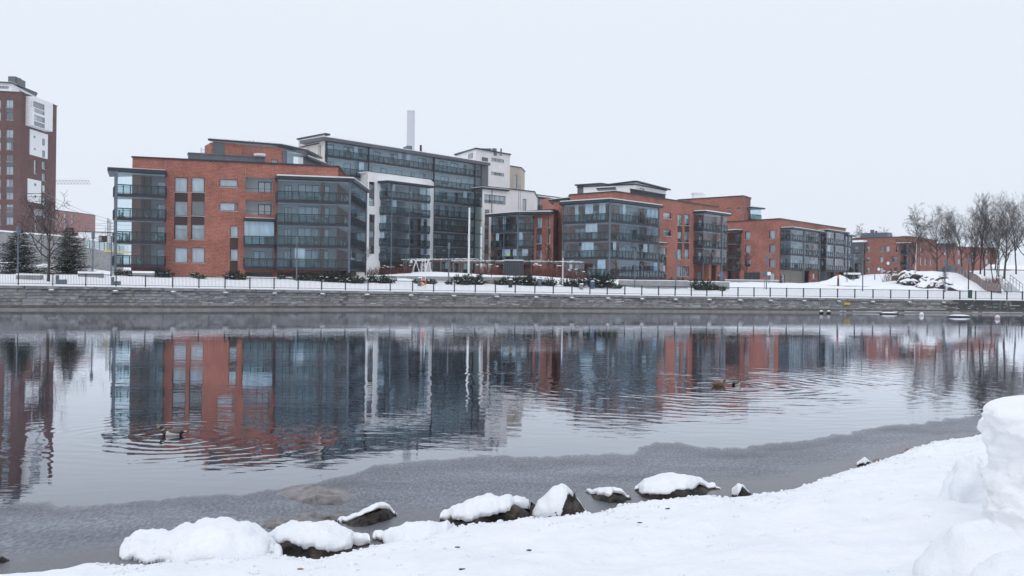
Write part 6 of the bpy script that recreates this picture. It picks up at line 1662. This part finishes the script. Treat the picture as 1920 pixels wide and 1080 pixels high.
for a in ((1667, 587, 'board', 'white snowy float board left of the round white buoy'), (1798, 592.5, 'board', 'white snowy float board right of the round white buoy'), (1728, 590, 'white', 'white round buoy between the two float boards'), (1870, 596, 'pink', 'pinkish round buoy nearest the right edge'), (1540, 586, 'black', 'black buoy left of the yellow marker, the farther left one'), (1554, 586, 'black', 'black buoy close left of the yellow marker post'), (349, 579, 'black', 'black snow capped buoy at the quay foot under the nearest brick block')): floatb(*a)

M_BROCK2 = plain('brown_knoll_rock', (0.10, 0.065, 0.05), .8, 0, .5, 3.0)
# rock outcrop, painted fence, stairs at right
def boulder(name, c, rx, ry, rz_, label, seed, snow=.55, mat=None, group=None, tilt=0.0, cat='boulder', pts=14, sub=3, rough=.16, edge=.03, thick=.05, keep=None, rotz=0):
    """angular rock: jittered hull, subdivided and roughened; its snow cap is a second shell on faces that look up"""
    rnd = random.Random(seed); bm = bmesh.new()
    for k in range(pts):
        v = Vector((rnd.gauss(0, 1), rnd.gauss(0, 1), rnd.gauss(0, .8))).normalized(); bm.verts.new(Vector((v.x * rx, v.y * ry, v.z * rz_)))
    r = bmesh.ops.convex_hull(bm, input=bm.verts); bmesh.ops.delete(bm, geom=[g for g in r['geom_interior'] if isinstance(g, bmesh.types.BMVert)], context='VERTS')
    for k in range(sub): bmesh.ops.subdivide_edges(bm, edges=bm.edges, cuts=1, use_grid_fill=True); bmesh.ops.smooth_vert(bm, verts=bm.verts, factor=.28 if k == 0 else .15, use_axis_x=True, use_axis_y=True, use_axis_z=True)
    bmesh.ops.triangulate(bm, faces=bm.faces)
    rm = Matrix.Rotation(rotz, 3, 'Z') @ Matrix.Rotation(tilt, 3, 'Y'); s = min(rx, ry, rz_)
    for v in bm.verts:
        q = v.co * (1.6 / max(rx, .2)); v.co += v.normal * (noise.noise(q * 1.5 + Vector((seed, 0, 0))) * rough * s + noise.noise(q * 6) * rough * .35 * s)
        v.co = rm @ v.co
    bm.normal_update(); o = thing(name, c, label, cat, group); me = bpy.data.meshes.new('rock'); bm.to_mesh(me); me.materials.append(mat or M_ROCK)
    ob = bpy.data.objects.new('rock', me); COL.objects.link(ob); ob.parent = o
    if snow:
        sb = bm.copy(); kill = [f for f in sb.faces if f.normal.z + .35 * noise.noise(f.calc_center_median() * (2.2 / max(rx, .2)) + Vector((seed * 3, 0, 0))) < (1 - snow) or (keep and not keep(f.calc_center_median()))]
        bmesh.ops.delete(sb, geom=kill, context='FACES')
        bnd = set(v for e_ in sb.edges if e_.is_boundary for v in e_.verts); base = {v: v.co.copy() for v in sb.verts}
        dist = {v: (0 if v in bnd else 9) for v in sb.verts}
        for _ in range(5):
            for e_ in sb.edges:
                a_, c_ = e_.verts; dist[a_] = min(dist[a_], dist[c_] + 1); dist[c_] = min(dist[c_], dist[a_] + 1)
        for v in sb.verts:
            k = (0.35, .78, .95, 1.0)[min(dist[v], 3)]; v.co += Vector((0, 0, 1)) * thick * k * (1 + .5 * noise.noise(v.co * 3)) + v.normal * thick * (.45 if dist[v] == 0 else .3)
        r = bmesh.ops.extrude_edge_only(sb, edges=[e_ for e_ in sb.edges if e_.is_boundary])
        for g_ in r['geom']:
            if isinstance(g_, bmesh.types.BMVert): g_.co -= Vector((0, 0, thick * 1.2)) + g_.normal * 0; g_.co.x *= .985; g_.co.y *= .985
        for f in sb.faces: f.smooth = True
        sm = bpy.data.meshes.new('snow_cap'); sb.to_mesh(sm); sb.free(); sm.materials.append(M_SNOW); so = bpy.data.objects.new('snow_cap', sm); COL.objects.link(so); so.parent = o
    bm.free(); return o
for i, (px, D, rx, rz_, lb) in enumerate(((1700, 160, 2.6, 1.5, 'dark bare rock face at the left end of the knoll'), (1722, 158, 2.4, 1.5, 'dark bare rock in the knoll under the birch'), (1744, 156, 2.2, 1.3, 'snow streaked rock in the middle of the knoll'), (1758, 154, 2.4, 1.5, 'snow streaked rock right of the middle of the knoll'), (1776, 152, 2.2, 1.1, 'low broken rock sloping toward the street lamp'), (1712, 157, 1.0, .9, 'dark split rock high in the knoll near its left face'), (1733, 155, .9, .8, 'small dark rock wedged between snow streaks below the birch'), (1751, 153.5, 1.0, .7, 'small dark rock above the middle snow streak of the knoll'), (1766, 151.5, 1.1, .6, 'dark rock fragment just left of the low broken rock'), (1785, 150, 1.2, .5, 'flat dark rock between the low broken rock and the lowest one'), (1693, 158, 1.2, 1.0, 'dark rock standing by the reddish thicket'), (1794, 148, 2.0, .6, 'lowest rock at the right foot of the knoll'), (1735, 152, 1.6, .8, 'small rock in front of the snowy knoll'), (1703, 155, 1.5, .7, 'small snow capped rock in front of the dark left face'))):
    p = onland(px, D); boulder('knoll_rock', (p.x, p.y, p.z + .35 * rz_), rx, 1.8, rz_, lb, 40 + i, .40, M_ROCK if i % 3 else M_BROCK2, 'rocks of the knoll', cat='rock', sub=2, thick=.12, rough=.3)
def muralmat():
    m, t, b = new_mat('mural_paint'); f = noise_fac(t, .55, 5, .7); n_ = t.nodes.new('ShaderNodeValToRGB'); t.links.new(f, n_.inputs[0]); cr = n_.color_ramp; cr.interpolation = 'EASE'
    while len(cr.elements) < 6: cr.elements.new(.5)
    for e_, (p_, c) in zip(cr.elements, ((.3, (.06, .12, .2)), (.42, (.16, .2, .16)), (.48, (.26, .13, .09)), (.53, (.08, .06, .12)), (.6, (.24, .2, .15)), (.7, (.06, .15, .22)))): e_.position = p_; e_.color = (*c, 1)
    t.links.new(n_.outputs[0], b.inputs['Base Color']); b.inputs['Roughness'].default_value = .7; return m
M_MURAL = muralmat()
mf = thing('painted_fence', tuple(onland(1800, 165)), 'sloping board fence, grey blue above and painted in many colours lower down', 'fence')
segs = [(1728, 190), (1750, 186), (1770, 181), (1790, 174), (1812, 166), (1830, 158), (1850, 150), (1866, 143), (1878, 139)]
for i in range(len(segs) - 1):
    (xa, Da), (xc, Dc) = segs[i], segs[i + 1]
    for k in range(4):
        f0, f1 = k / 4, (k + 1) / 4 - .01; p, q_ = onland(xa + (xc - xa) * f0, Da + (Dc - Da) * f0), onland(xa + (xc - xa) * f1, Da + (Dc - Da) * f1)
        hh = 1.35 if i > 1 else .95; q = [p - Vector((0, 0, .4)), q_ - Vector((0, 0, .4)), q_ + Vector((0, 0, hh)), p + Vector((0, 0, hh))]; e_ = Vector((.03, .06, 0)); mb = MB(); mb.face(q); mb.face([v + e_ for v in q][::-1]); mb.face([q[3], q[2], q[2] + e_, q[3] + e_]); mb.face([q[0], q[3], q[3] + e_, q[0] + e_]); mb.face([q[2], q[1], q[1] + e_, q[2] + e_])
        mb.build('board', M_STEEL if i < 3 else M_MURAL, mf)
st = thing('outdoor_stairs', tuple(onland(1893, 150)), 'short flight of snowy stairs with dark handrails at the right foot of the slope', 'stairs')
p0, p1 = onland(1907, 146), onland(1884, 160)
for k in range(10):
    c = p0.lerp(p1, k / 10); mb = MB(); mb.box(c.x - .8, c.y, c.z - .2, c.x + .8, c.y + 1.4, c.z + .12); mb.build('step', M_CONC, st); mb = MB(); mb.box(c.x - .75, c.y + .05, c.z + .122, c.x + .75, c.y + 1.3, c.z + .2); mb.build('snow_cap', M_SNOW, st)
for dx in (-.85, .85):
    mb = MB(); a_, c_ = p0 + Vector((dx, 0, 1.3)), p1 + Vector((dx, 0, 1.3)); mb.bar(a_, c_, .05); mb.bar(a_ - Vector((0, 0, .5)), c_ - Vector((0, 0, .5)), .03)
    for k in range(5): c = a_.lerp(c_, k / 4); mb.bar(c - Vector((0, 0, 1.4)), c, .05)
    mb.build('handrail', M_BLACK, st)

# overhead line masts and wires, crane
def mast(px, D, y0, arms, label, w=.28, box=None):
    b_ = W(px, 480, D); z = landZ(b_.x, b_.y); o = thing('railway_mast', (b_.x, b_.y, z), label, 'mast', 'railway line masts'); zt_ = ZH(px, y0, D); mb = MB()
    for dx in (-w / 2, w / 2): mb.bar((b_.x + dx, b_.y, z), (b_.x + dx, b_.y, zt_), .06)
    k = z
    while k < zt_ - .5: mb.bar((b_.x - w / 2, b_.y, k), (b_.x + w / 2, b_.y, k + .5), .035); k += .5
    mb.build('lattice_post', M_METAL, o)
    for x0, x1, y in arms: mb = MB(); mb.bar(W(x0, y, D), W(x1, y, D), .07); mb.build('cross_arm', M_METAL, o)
    if box: mb = MB(); c = W(box[0], box[1], D); mb.box(c.x - .75, c.y - .3, c.z - .9, c.x + .75, c.y + .1, c.z + .0); mb.build('switch_box', M_CONC, o)
mast(83, 150, 352, [(38, 93, 363), (50, 92, 369), (76, 90, 377)], 'dark lattice railway mast with cross arms in front of the brown tower', .9, (75, 393))
mast(206, 190, 411, [(203, 214, 418), (203, 215, 424), (203, 214, 430)], 'thin railway mast close left of the glazed corner bay', .25)
mast(201.5, 192, 409, [(199, 206, 415)], 'second thin railway mast beside the glazed corner bay', .2)
def wire(pts, label, r=.028):
    o = MB(); P = [W(x, y, D) for x, y, D in pts]; q = []
    for a_, c_ in zip(P[:-1], P[1:]):
        for k in range(7): f = k / 6; v = a_.lerp(c_, f); v.z -= 1.0 * 4 * f * (1 - f) * .35; q.append(tuple(v))
    o.tube(q, [r] * len(q), 4, cap=False); tag(o.build('overhead_wire', M_STEEL), label, 'overhead wire', 'overhead railway wires')
wire([(-60, 357, 150), (83, 362, 150), (206, 412, 190)], 'uppermost overhead wire sagging from the lattice mast to the thin masts'); wire([(-60, 396, 150), (38, 400, 155), (206, 424, 190)], 'lower overhead wire passing in front of the tower'); wire([(83, 369, 150), (206, 418, 190)], 'middle overhead wire between the masts'); wire([(145, 414, 185), (206, 418, 190), (255, 420, 195)], 'level overhead wire seen left of the glazed corner'); wire([(145, 424, 185), (206, 427, 190), (255, 428, 195)], 'lowest overhead wire above the white flat roofed building')
o = thing('tower_crane', (*XY(100, 700), 3), 'faint construction crane jib in the fog right of the brown tower', 'crane'); mb = MB(); D = 700
for k in range(14):
    x0 = 85 + k * 6; mb.bar(W(x0, 345, D), W(x0 + 3, 338, D), .35); mb.bar(W(x0 + 3, 338, D), W(x0 + 6, 345, D), .35)
mb.bar(W(85, 345, D), W(169, 345, D), .5); mb.bar(W(85, 338, D), W(166, 338, D), .45); mb.build('jib', plain('fog_paled_crane', (.5, .5, .5), .6), o)  # crane colour paled to imitate distance fog
b_ = W(88, 500, D); mb = MB(); mb.bar((b_.x, b_.y, 3), W(88, 336, D), 1.6); mb.build('mast', MATS['fog_paled_crane'], o)

# ================================================================== NEAR SHORE
def lerp_cols(cols, n):
    out_ = []
    for i in range(n + 1):
        f = i / n; f = 0.5 - 0.5 * math.cos(math.pi * f); x = cols[0][0] + (cols[-1][0] - cols[0][0]) * f
        out_.append((x,) + tuple(interp([(c[0], c[k]) for c in cols], x) for k in (1, 2, 3)))
    return out_
def shore_rock(label, cols, seed, depth=.7, thick=.05, mat=None, snow=True, rough=.11, icicles=None):
    """rock lofted from its own profile: crest, lower edge of the snow and waterline along its length"""
    x0, x1 = cols[0][0], cols[-1][0]; ym = max(c[3] for c in cols); Dm = G((x0 + x1) / 2, ym).y; w = (x1 - x0) * Dm / FPX; n = 72; M_ = 30
    cs = lerp_cols(cols, n); rb = MB(); sb = MB(); base = G((x0 + x1) / 2, ym)
    o = thing('boulder', (base.x, base.y + w * depth / 2, 0), label, 'boulder', 'boulders along the near shore')
    rows = []; srows = []
    for i, (px, yt, ysn, yb) in enumerate(cs):
        f = i / n; env = max(.02, math.sin(math.pi * min(max(f, .0), 1.0))) ** .55; dep = w * depth * env
        D0 = G(px, yb).y; Dc = D0 + dep * .45; hz_ = max(.008, W(px, yt, Dc).z - (thick * 1.3 if snow and ysn > yt + 1 else 0)) if 0 < i < n else .005
        zsn = W(px, ysn, D0 + dep * .12).z; row = []; srow = []
        for j in range(M_ + 1):
            a_ = math.pi * j / M_; Y = Dc - dep * .5 * math.copysign(abs(math.cos(a_)) ** .8, math.cos(a_)); Z = hz_ * math.sin(a_) ** .62 - .04 * (1 - math.sin(a_))
            p = W(px, 540, Y); q = Vector((p.x, Y, Z)); nn = noise.noise(q * 3.2 + Vector((seed, 0, 0))) + .5 * noise.noise(q * 9 + Vector((0, seed, 0))) + .3 * noise.noise(q * 22)
            fac = rough * min(1, hz_ * 5) * env
            v = noise.voronoi(q * 5 + Vector((seed, 3, 1)))[0]; nn += (v[1] - v[0]) * .9 - .3; nn = min(nn, .25) if snow else nn
            row.append(q + Vector((0, -math.cos(a_), math.sin(a_))) * nn * fac)
            srow.append((q, a_, zsn, Z))
        rows.append(row); srows.append(srow)
    for row in rows: rb.v += [tuple(p) for p in row]
    for i in range(n):
        for j in range(M_):
            a_ = i * (M_ + 1) + j; rb.f.append((a_, a_ + M_ + 1, a_ + M_ + 2, a_ + 1)); rb.uv.append([(0, 0)] * 4); rb.mi.append(0)
    rb.build('rock', mat or M_ROCK, o, True)
    if snow:
        SM = 30; lips = []
        for i, srow in enumerate(srows):
            q0 = srow[0][0]; f = i / n; env = max(.0, math.sin(math.pi * f)) ** .35; ok = cs[i][2] > cs[i][1] + 1.2
            wob = .35 * noise.noise(Vector((f * 9, seed, 0))) * .06
            zs_ = srow[0][2] + wob; a0 = 0.0
            for (q, a_, z_, Z) in srow:
                if a_ < math.pi / 2 and Z < zs_: a0 = a_
            if not ok: a0 = math.pi * .5
            k0 = len(sb.v)
            for j in range(SM + 1):
                g_ = j / SM; a_ = a0 + (math.pi - a0 - .05) * g_; x = a_ / math.pi * M_; jj = min(int(x), M_ - 1); q = srow[jj][0].lerp(srow[jj + 1][0], x - jj)
                th = thick * env * (1.15 if ok else .05); edge = min(1, g_ * 4) ** .5; q2 = q + Vector((0, -math.cos(a_) * .55, .4 + .8 * math.sin(a_))) * th * (.45 + .55 * edge)
                q2 += Vector((0, 0, 1)) * th * (.5 * noise.noise(q * 4 + Vector((0, 0, seed))) + .3 * noise.noise(q * 11) + .16 * noise.noise(q * 26))
                if j == 0: lips.append((q2.copy(), q - Vector((0, -.02, .012)), ok)); sb.v.append(tuple(q - Vector((0, -.03, .0))))
                sb.v.append(tuple(q2))
        S_ = SM + 2
        for i in range(n):
            for j in range(S_ - 1):
                a_ = i * S_ + j; sb.f.append((a_, a_ + S_, a_ + S_ + 1, a_ + 1)); sb.uv.append([(0, 0)] * 4); sb.mi.append(0)
        sb.build('snow_cap', M_SNOW, o, True)
        if icicles:
            ic = MB(); rnd = random.Random(seed)
            for (q2, q, ok) in lips:
                px = 960 + q2.x / q2.y * FPX
                if icicles[0] < px < icicles[1]:
                    for r_ in range(3):
                        c = q2 + Vector((rnd.uniform(-.02, .02), rnd.uniform(-.01, .02), .0)); L_ = rnd.uniform(.02, .055); ic.tube([tuple(c), tuple(c - Vector((0, 0, L_)))], [.006, .001], 4)
            if ic.f: stuff(ic.build('icicle_fringe', M_SNOW, o))
    return o
shore_rock('largest rounded boulder with a long snow cap standing in the clear shore water', [(1195, 912, 918, 924), (1212, 900, 924, 934), (1250, 893, 924, 938), (1290, 892, 917, 936), (1322, 900, 914, 931), (1340, 911, 913, 925), (1357, 918, 918, 921)], 3, .7, .055)
shore_rock('small flat dark boulder with a snow cap left of the largest one', [(1103, 921, 921, 925), (1120, 918, 930, 938), (1150, 915, 930, 944), (1172, 918, 925, 944), (1188, 934, 934, 939)], 9, .7, .045)
shore_rock('pointed boulder half wrapped in snow with bare rock on its right side', [(995, 966, 971, 973), (1015, 938, 970, 974), (1040, 920, 970, 976), (1058, 912, 962, 977), (1068, 915, 935, 977), (1080, 926, 926, 976), (1094, 944, 944, 974), (1107, 964, 964, 968)], 12, .8, .05)
shore_rock('sloping slab boulder under a thick lens of snow', [(830, 968, 975, 980), (850, 954, 976, 987), (880, 938, 974, 990), (920, 930, 966, 992), (960, 930, 958, 990), (985, 936, 948, 984), (1000, 939, 939, 974), (1013, 952, 952, 964)], 15, .5, .08, rough=.12)
shore_rock('tilted brown boulder with a narrow strip of snow on its back', [(638, 980, 983, 984), (660, 968, 979, 989), (690, 954, 967, 989), (715, 944, 957, 983), (735, 947, 953, 976), (749, 964, 964, 970)], 18, .6, .045)
shore_rock('snow hooded boulder with dark rock showing under its overhang', [(500, 1012, 1018, 1024), (518, 992, 1022, 1034), (545, 984, 1018, 1042), (580, 981, 1026, 1047), (620, 983, 1032, 1047), (660, 995, 1031, 1043), (685, 1008, 1026, 1035), (700, 1021, 1024, 1027)], 21, .6, .09, rough=.14)
shore_rock('largest snow mound over a hidden boulder at the lower left, fringed with icicles', [(230, 1048, 1049, 1050), (258, 1036, 1050, 1054), (300, 1020, 1053, 1058), (335, 1002, 1056, 1060), (380, 984, 1050, 1060), (430, 978, 1056, 1062), (470, 986, 1060, 1062), (500, 1005, 1058, 1062), (522, 1024, 1056, 1060), (536, 1042, 1054, 1058)], 24, .7, .10, icicles=(236, 345))
shore_rock('low snow covered ledge touching the bank left of the slab boulder', [(704, 1006, 1014, 1016), (730, 992, 1022, 1026), (770, 984, 1032, 1034), (810, 978, 1034, 1036), (845, 975, 1016, 1030), (863, 985, 992, 1000)], 27, .5, .08)
shore_rock('long bare frosted rock frozen in behind the snow hooded boulder', [(476, 986, 0, 990), (520, 973, 0, 993), (580, 965, 0, 988), (640, 960, 0, 978), (663, 965, 0, 968)], 30, .4, mat=M_ICEROCK, snow=False, rough=.10)
shore_rock('flat bare frosted rock lying alone in the thin ice', [(522, 930, 0, 933), (550, 919, 0, 938), (600, 915, 0, 948), (645, 920, 0, 946), (674, 933, 0, 936)], 33, 1.0, mat=M_ICEROCK, snow=False, rough=.05)
shore_rock('reddish flat stone at the snow edge below the largest boulder', [(1293, 937, 0, 941), (1320, 932, 0, 947), (1352, 945, 0, 948)], 36, .7, mat=M_BROCK, snow=False)
shore_rock('smallest upright boulder with snow on its left side near the bank', [(1377, 915, 928, 931), (1388, 906, 928, 934), (1398, 909, 916, 935), (1413, 924, 924, 930)], 7, .8, .03)
shore_rock('ice crusted small stone beside the right bank', [(1611, 866, 872, 874), (1625, 858, 868, 877), (1642, 868, 868, 874)], 39, .7, .02)
shore_rock('tiny brown stone right of the ice crusted one', [(1640, 863, 0, 865), (1650, 860, 0, 867), (1662, 863, 0, 865)], 41, .7, mat=M_BROCK, snow=False)
shore_rock('small rounded brown stone on the edge of the right bank', [(1696, 848, 0, 852), (1710, 840, 0, 854), (1725, 848, 0, 852)], 44, .8, mat=M_BROCK, snow=False)
shore_rock('small dark stone with snow at the farthest point of the bank', [(1740, 836, 837, 838), (1758, 827, 832, 838), (1780, 832, 832, 834)], 47, .6, .02)
shore_rock('small dark stone in the ice at the lower left edge', [(-10, 1052, 0, 1056), (10, 1045, 0, 1058), (24, 1050, 0, 1054)], 50, .6, snow=False)
shore_rock('thin sliver of rock just breaking the water left of the snow ledge', [(700, 1000, 0, 1003), (722, 994, 0, 1003), (748, 993, 0, 996)], 53, .5, mat=M_ICEROCK, snow=False)

# big snow bank remnant at the right, close to the camera
def snow_pile():
    D = 8.0; prof = [(745, 1905), (750, 1872), (757, 1852), (768, 1842), (785, 1837), (805, 1840), (822, 1848), (840, 1856), (865, 1861), (890, 1858), (915, 1851), (940, 1853), (965, 1852), (990, 1852), (1040, 1848), (1100, 1845)]
    cx, cy = 5.80, D + .35; mb = MB(); na = 140; rings = []
    P = [(W(x, y, D).x, W(x, y, D).z - .08) for y, x in prof]
    ztop = P[0][1]; N_ = 110
    zb = 0.2
    for i in range(N_ + 1):
        z = zb + (ztop - zb) * i / N_
        xs_ = interp([(b_, a_) for a_, b_ in P[::-1]], z) if z > P[-1][1] else P[-1][0]
        R0 = cx - xs_ - .20
        for j in range(na):
            a_ = 2 * math.pi * j / na; d = Vector((math.cos(a_), math.sin(a_), 0)); q = Vector((d.x, d.y, z * 1.3))
            r = R0 * (1 + .10 * noise.noise(q * 1.8 + Vector((9, 2, 1))) * (1 - max(0, -d.x) ** 6)) + .09 * noise.noise(q * 4) + .04 * noise.noise(q * 10) + .02 * noise.noise(q * 22)
            mb.v.append((cx + d.x * r, cy + d.y * r * .5, z + .05 * noise.noise(q * 3)))
    for i in range(N_):
        for j in range(na):
            a_, b2 = i * na + j, i * na + (j + 1) % na; mb.f.append((a_, b2, b2 + na, a_ + na)); mb.uv.append([(0, 0)] * 4); mb.mi.append(0)
    k = len(mb.v); L0 = N_ * na
    R1 = 8
    for i in range(1, R1):
        for j in range(na):
            b_ = mb.v[L0 + j]; f = i / R1; mb.v.append((b_[0] + (cx - b_[0]) * f, b_[1] + (cy - b_[1]) * f, b_[2] + .08 * math.sin(f * 1.57) + .05 * noise.noise(Vector((b_[0] * 2, b_[1] * 2, f * 3)))))
    prev = L0
    for i in range(1, R1):
        cur = k + (i - 1) * na
        for j in range(na): mb.f.append((prev + j, prev + (j + 1) % na, cur + (j + 1) % na, cur + j)); mb.uv.append([(0, 0)] * 4); mb.mi.append(0)
        prev = cur
    mb.v.append((cx, cy, ztop + .1)); c_ = len(mb.v) - 1
    for j in range(na): mb.f.append((prev + j, prev + (j + 1) % na, c_)); mb.uv.append([(0, 0)] * 3); mb.mi.append(0)
    return tag(mb.build('snow_pile', M_OLDSNOW, None, True), 'tall overhanging pile of ploughed snow at the right edge close by', 'snow pile')
snow_pile()
def mound(px, y, D, rx, ry, rz_, label, seed, amp=.3):
    p = W(px, y, D); g_ = bankZ(p.x, shoreY(p.x) - p.y); heap('snow_mound', (p.x, p.y, g_ - .03), rx, ry, rz_, label, 'snow mound', seed, amp, group='snow mounds on the near bank', dome=True)
mound(1850, 1050, 7.0, .46, .5, .42, 'large rounded snow lump at the lower right corner below the tall pile', 2)
mound(1925, 1075, 6.4, .40, .4, .34, 'snow lump cut off by the lower right corner', 5)
mound(1822, 905, 10.4, .30, .32, .46, 'blocky snow lump left of the tall pile', 8, .5)
mound(1445, 1075, 6.2, .42, .4, .13, 'low soft snow bump at the bottom edge right of the centre', 11)
mound(1640, 1078, 5.4, .35, .35, .10, 'faint low snow bump at the bottom edge nearer the right corner', 14)
# crumbs and clods of snow lying on the bank
cr_ = MB(); rn_ = random.Random(77)
for k in range(900):
    x = rn_.uniform(-3.5, 8.5); s_ = abs(rn_.gauss(0, 1.0)) * (.5 if k % 3 else 3.0) + .06
    if s_ > 7: continue
    y = shoreY(x) - s_; r_ = rn_.uniform(.006, .022) * (1.5 if k % 17 == 0 else 1); cr_.blob((x, y, bankZ(x, s_) + r_ * .2), r_ * rn_.uniform(.8, 1.6), r_, r_ * .8, 3, 5, k, .4)
tag(stuff(cr_.build('snow_crumbs', M_SNOW, None, True)), 'small crumbs of snow scattered over the near bank and its edge')
# bits of bark and leaves on the snow
for i, (px, y, lb) in enumerate(((858, 1027, 'tiny dark scrap of bark on the snow below the snow covered ledge'), (866, 1068, 'tiny dark bark scrap at the bottom edge below the slab boulder'), (992, 1034, 'tiny dark scrap on the snow below the pointed boulder'), (1252, 955, 'tiny dark scrap on the snow edge below the largest boulder'), (1200, 981, 'tiny dark scrap on the snow below the small flat boulder'), (563, 1070, 'yellow brown leaf lying on the snow below the snow hooded boulder'))):
    best = None; r_ = ray(px, y)
    for k in range(400):
        q = CAM + r_ * ((5.0 + k * .03) / FPX); g_ = bankZ(q.x, shoreY(q.x) - q.y)
        if q.z < g_: best = q; break
    if best is None: continue
    mb = MB(); s = .014; mb.blob((best.x, best.y, g_ + .004), s * 1.9, s, .006, 4, 7, i, .5)
    tag(mb.build('leaf_scrap', M_BROCK if i == 5 else M_BLACK), lb, 'leaf scrap', 'dark scraps on the near snow')

# ================================================================== DUCKS
M_DK_GREEN = plain('drake_head_feathers', (.008, .035, .025), .35); M_DK_BROWN = plain('breast_feathers', (.05, .025, .02), .7); M_DK_GREY = plain('flank_feathers', (.50, .49, .47), .8, 0, .12, 40); M_DK_BACK = plain('back_feathers', (.12, .10, .09), .8, 0, .2, 30); M_DK_BLACK = plain('rump_feathers', (.012, .012, .014), .6); M_DK_HEN = plain('hen_feathers', (.13, .085, .05), .8, 0, .55, 60); M_BILL = plain('yellow_bill', (.60, .42, .04), .4)
def duck(c, rz, label, hen=False, s=1.0):
    o = local_thing('duck', c, label, 'duck', 'mallards on the water', rz, s)
    ch = [(-.27, .085, .012), (-.235, .075, .03), (-.17, .055, .062), (-.08, .045, .088), (.02, .045, .094), (.11, .05, .082), (.165, .075, .058), (.185, .125, .040), (.20, .165, .040), (.222, .190, .046), (.245, .190, .030)]
    mb = MB(); na = 16; first = None
    pts = [Vector((x, 0, z)) for x, z, r in ch]
    for i, p in enumerate(pts):
        d = (pts[min(i + 1, len(pts) - 1)] - pts[max(0, i - 1)]).normalized(); a_ = Vector((0, 1, 0)); b2 = d.cross(a_).normalized(); r = ch[i][2]
        for j in range(na):
            an = 6.2832 * j / na; wy = 1.12 if i < 6 else .9
            mb.v.append(tuple(p + a_ * math.cos(an) * r * wy + b2 * math.sin(an) * r * (.92 if i < 6 else 1)))
    def mat_of(x, z, y):
        if hen: return 5
        if x > .17 and z > .135: return 0
        if x > .10: return 1
        if x < -.19: return 4
        if z > .095 and abs(y) < .075: return 3
        return 2
    for i in range(len(pts) - 1):
        for j in range(na):
            f = (i * na + j, i * na + (j + 1) % na, (i + 1) * na + (j + 1) % na, (i + 1) * na + j); cc_ = sum((Vector(mb.v[k]) for k in f), Vector()) / 4
            mb.f.append(f); mb.uv.append([(0, 0)] * 4); mb.mi.append(mat_of(cc_.x, cc_.z, cc_.y))
    for base in (0, (len(pts) - 1) * na):
        mb.f.append(tuple(base + j for j in range(na))); mb.uv.append([(0, 0)] * na); mb.mi.append(4 if base == 0 and not hen else (5 if hen else 0))
    me = mb.mesh('body', [M_DK_GREEN, M_DK_BROWN, M_DK_GREY, M_DK_BACK, M_DK_BLACK, M_DK_HEN], True); ob = lpart('body', me, o)
    md = ob.modifiers.new('s', 'SUBSURF'); md.levels = 1; md.render_levels = 2
    mb = MB(); n = 10; R_ = [(.250, .190, .020, .018), (.275, .184, .017, .012), (.300, .180, .016, .007), (.315, .179, .011, .005)]
    for x, z, ry, rz_ in R_:
        for j in range(n): an = 6.2832 * j / n; mb.v.append((x, math.cos(an) * ry, z + math.sin(an) * rz_))
    for i in range(3):
        for j in range(n): mb.f.append((i * n + j, i * n + (j + 1) % n, (i + 1) * n + (j + 1) % n, (i + 1) * n + j)); mb.uv.append([(0, 0)] * 4); mb.mi.append(0)
    mb.f.append(tuple(3 * n + j for j in range(n))); mb.uv.append([(0, 0)] * n); mb.mi.append(0); lpart('bill', mb.mesh('bill', M_BROCK if hen else M_BILL, True), o)
    for sy in (-1, 1):
        w = MB(); w.blob((-.075, sy * .078, .088), .135, .022, .038, 8, 12, 2, .05); lpart('wing', w.mesh('wing', M_DK_HEN if hen else M_DK_BACK, True), o)
        e_ = MB(); e_.blob((.236, sy * .040, .200), .006, .004, .006, 5, 6, 0, 0); lpart('eye', e_.mesh('eye', M_DK_BLACK), o)
    if not hen:
        w = MB(); w.obox((-.30, -.02, .088), (.09, 0, -.012), (0, .04, 0), (0, 0, .012)); lpart('tail_feather', w.mesh('tail_feather', M_WPAINT), o)
        w = MB(); w.tube([(.183, 0, .118), (.188, 0, .128)], [.043, .043], 14); lpart('collar', w.mesh('collar', M_WPAINT), o)
d0 = G(322, 816); duck((d0.x, d0.y, -.005), math.pi + .12, 'drake with green head and yellow bill swimming left at the lower left', s=.80)
d1 = G(1381, 722); duck((d1.x, d1.y, -.005), .75, 'drake heading away to the right beside the brown hen', s=.80)
d2 = G(1348, 724); duck((d2.x, d2.y, -.005), .45, 'brown hen swimming just behind the farther drake', True, s=.85)

# ================================================================== AIR
hz = MB(); hz.box(-1100, -60, -3.0, 1400, 1900, 330)
HZ = hz.build('haze', plain('haze_air', (1, 1, 1))); HZ['kind'] = 'stuff'
t = MATS['haze_air'].node_tree; t.nodes.clear(); o_ = t.nodes.new('ShaderNodeOutputMaterial'); pv = t.nodes.new('ShaderNodeVolumePrincipled')
pv.inputs['Color'].default_value = (.93, .95, 1.0, 1); pv.inputs['Density'].default_value = 0.00017; pv.inputs['Anisotropy'].default_value = 0.0
t.links.new(pv.outputs[0], o_.inputs['Volume'])
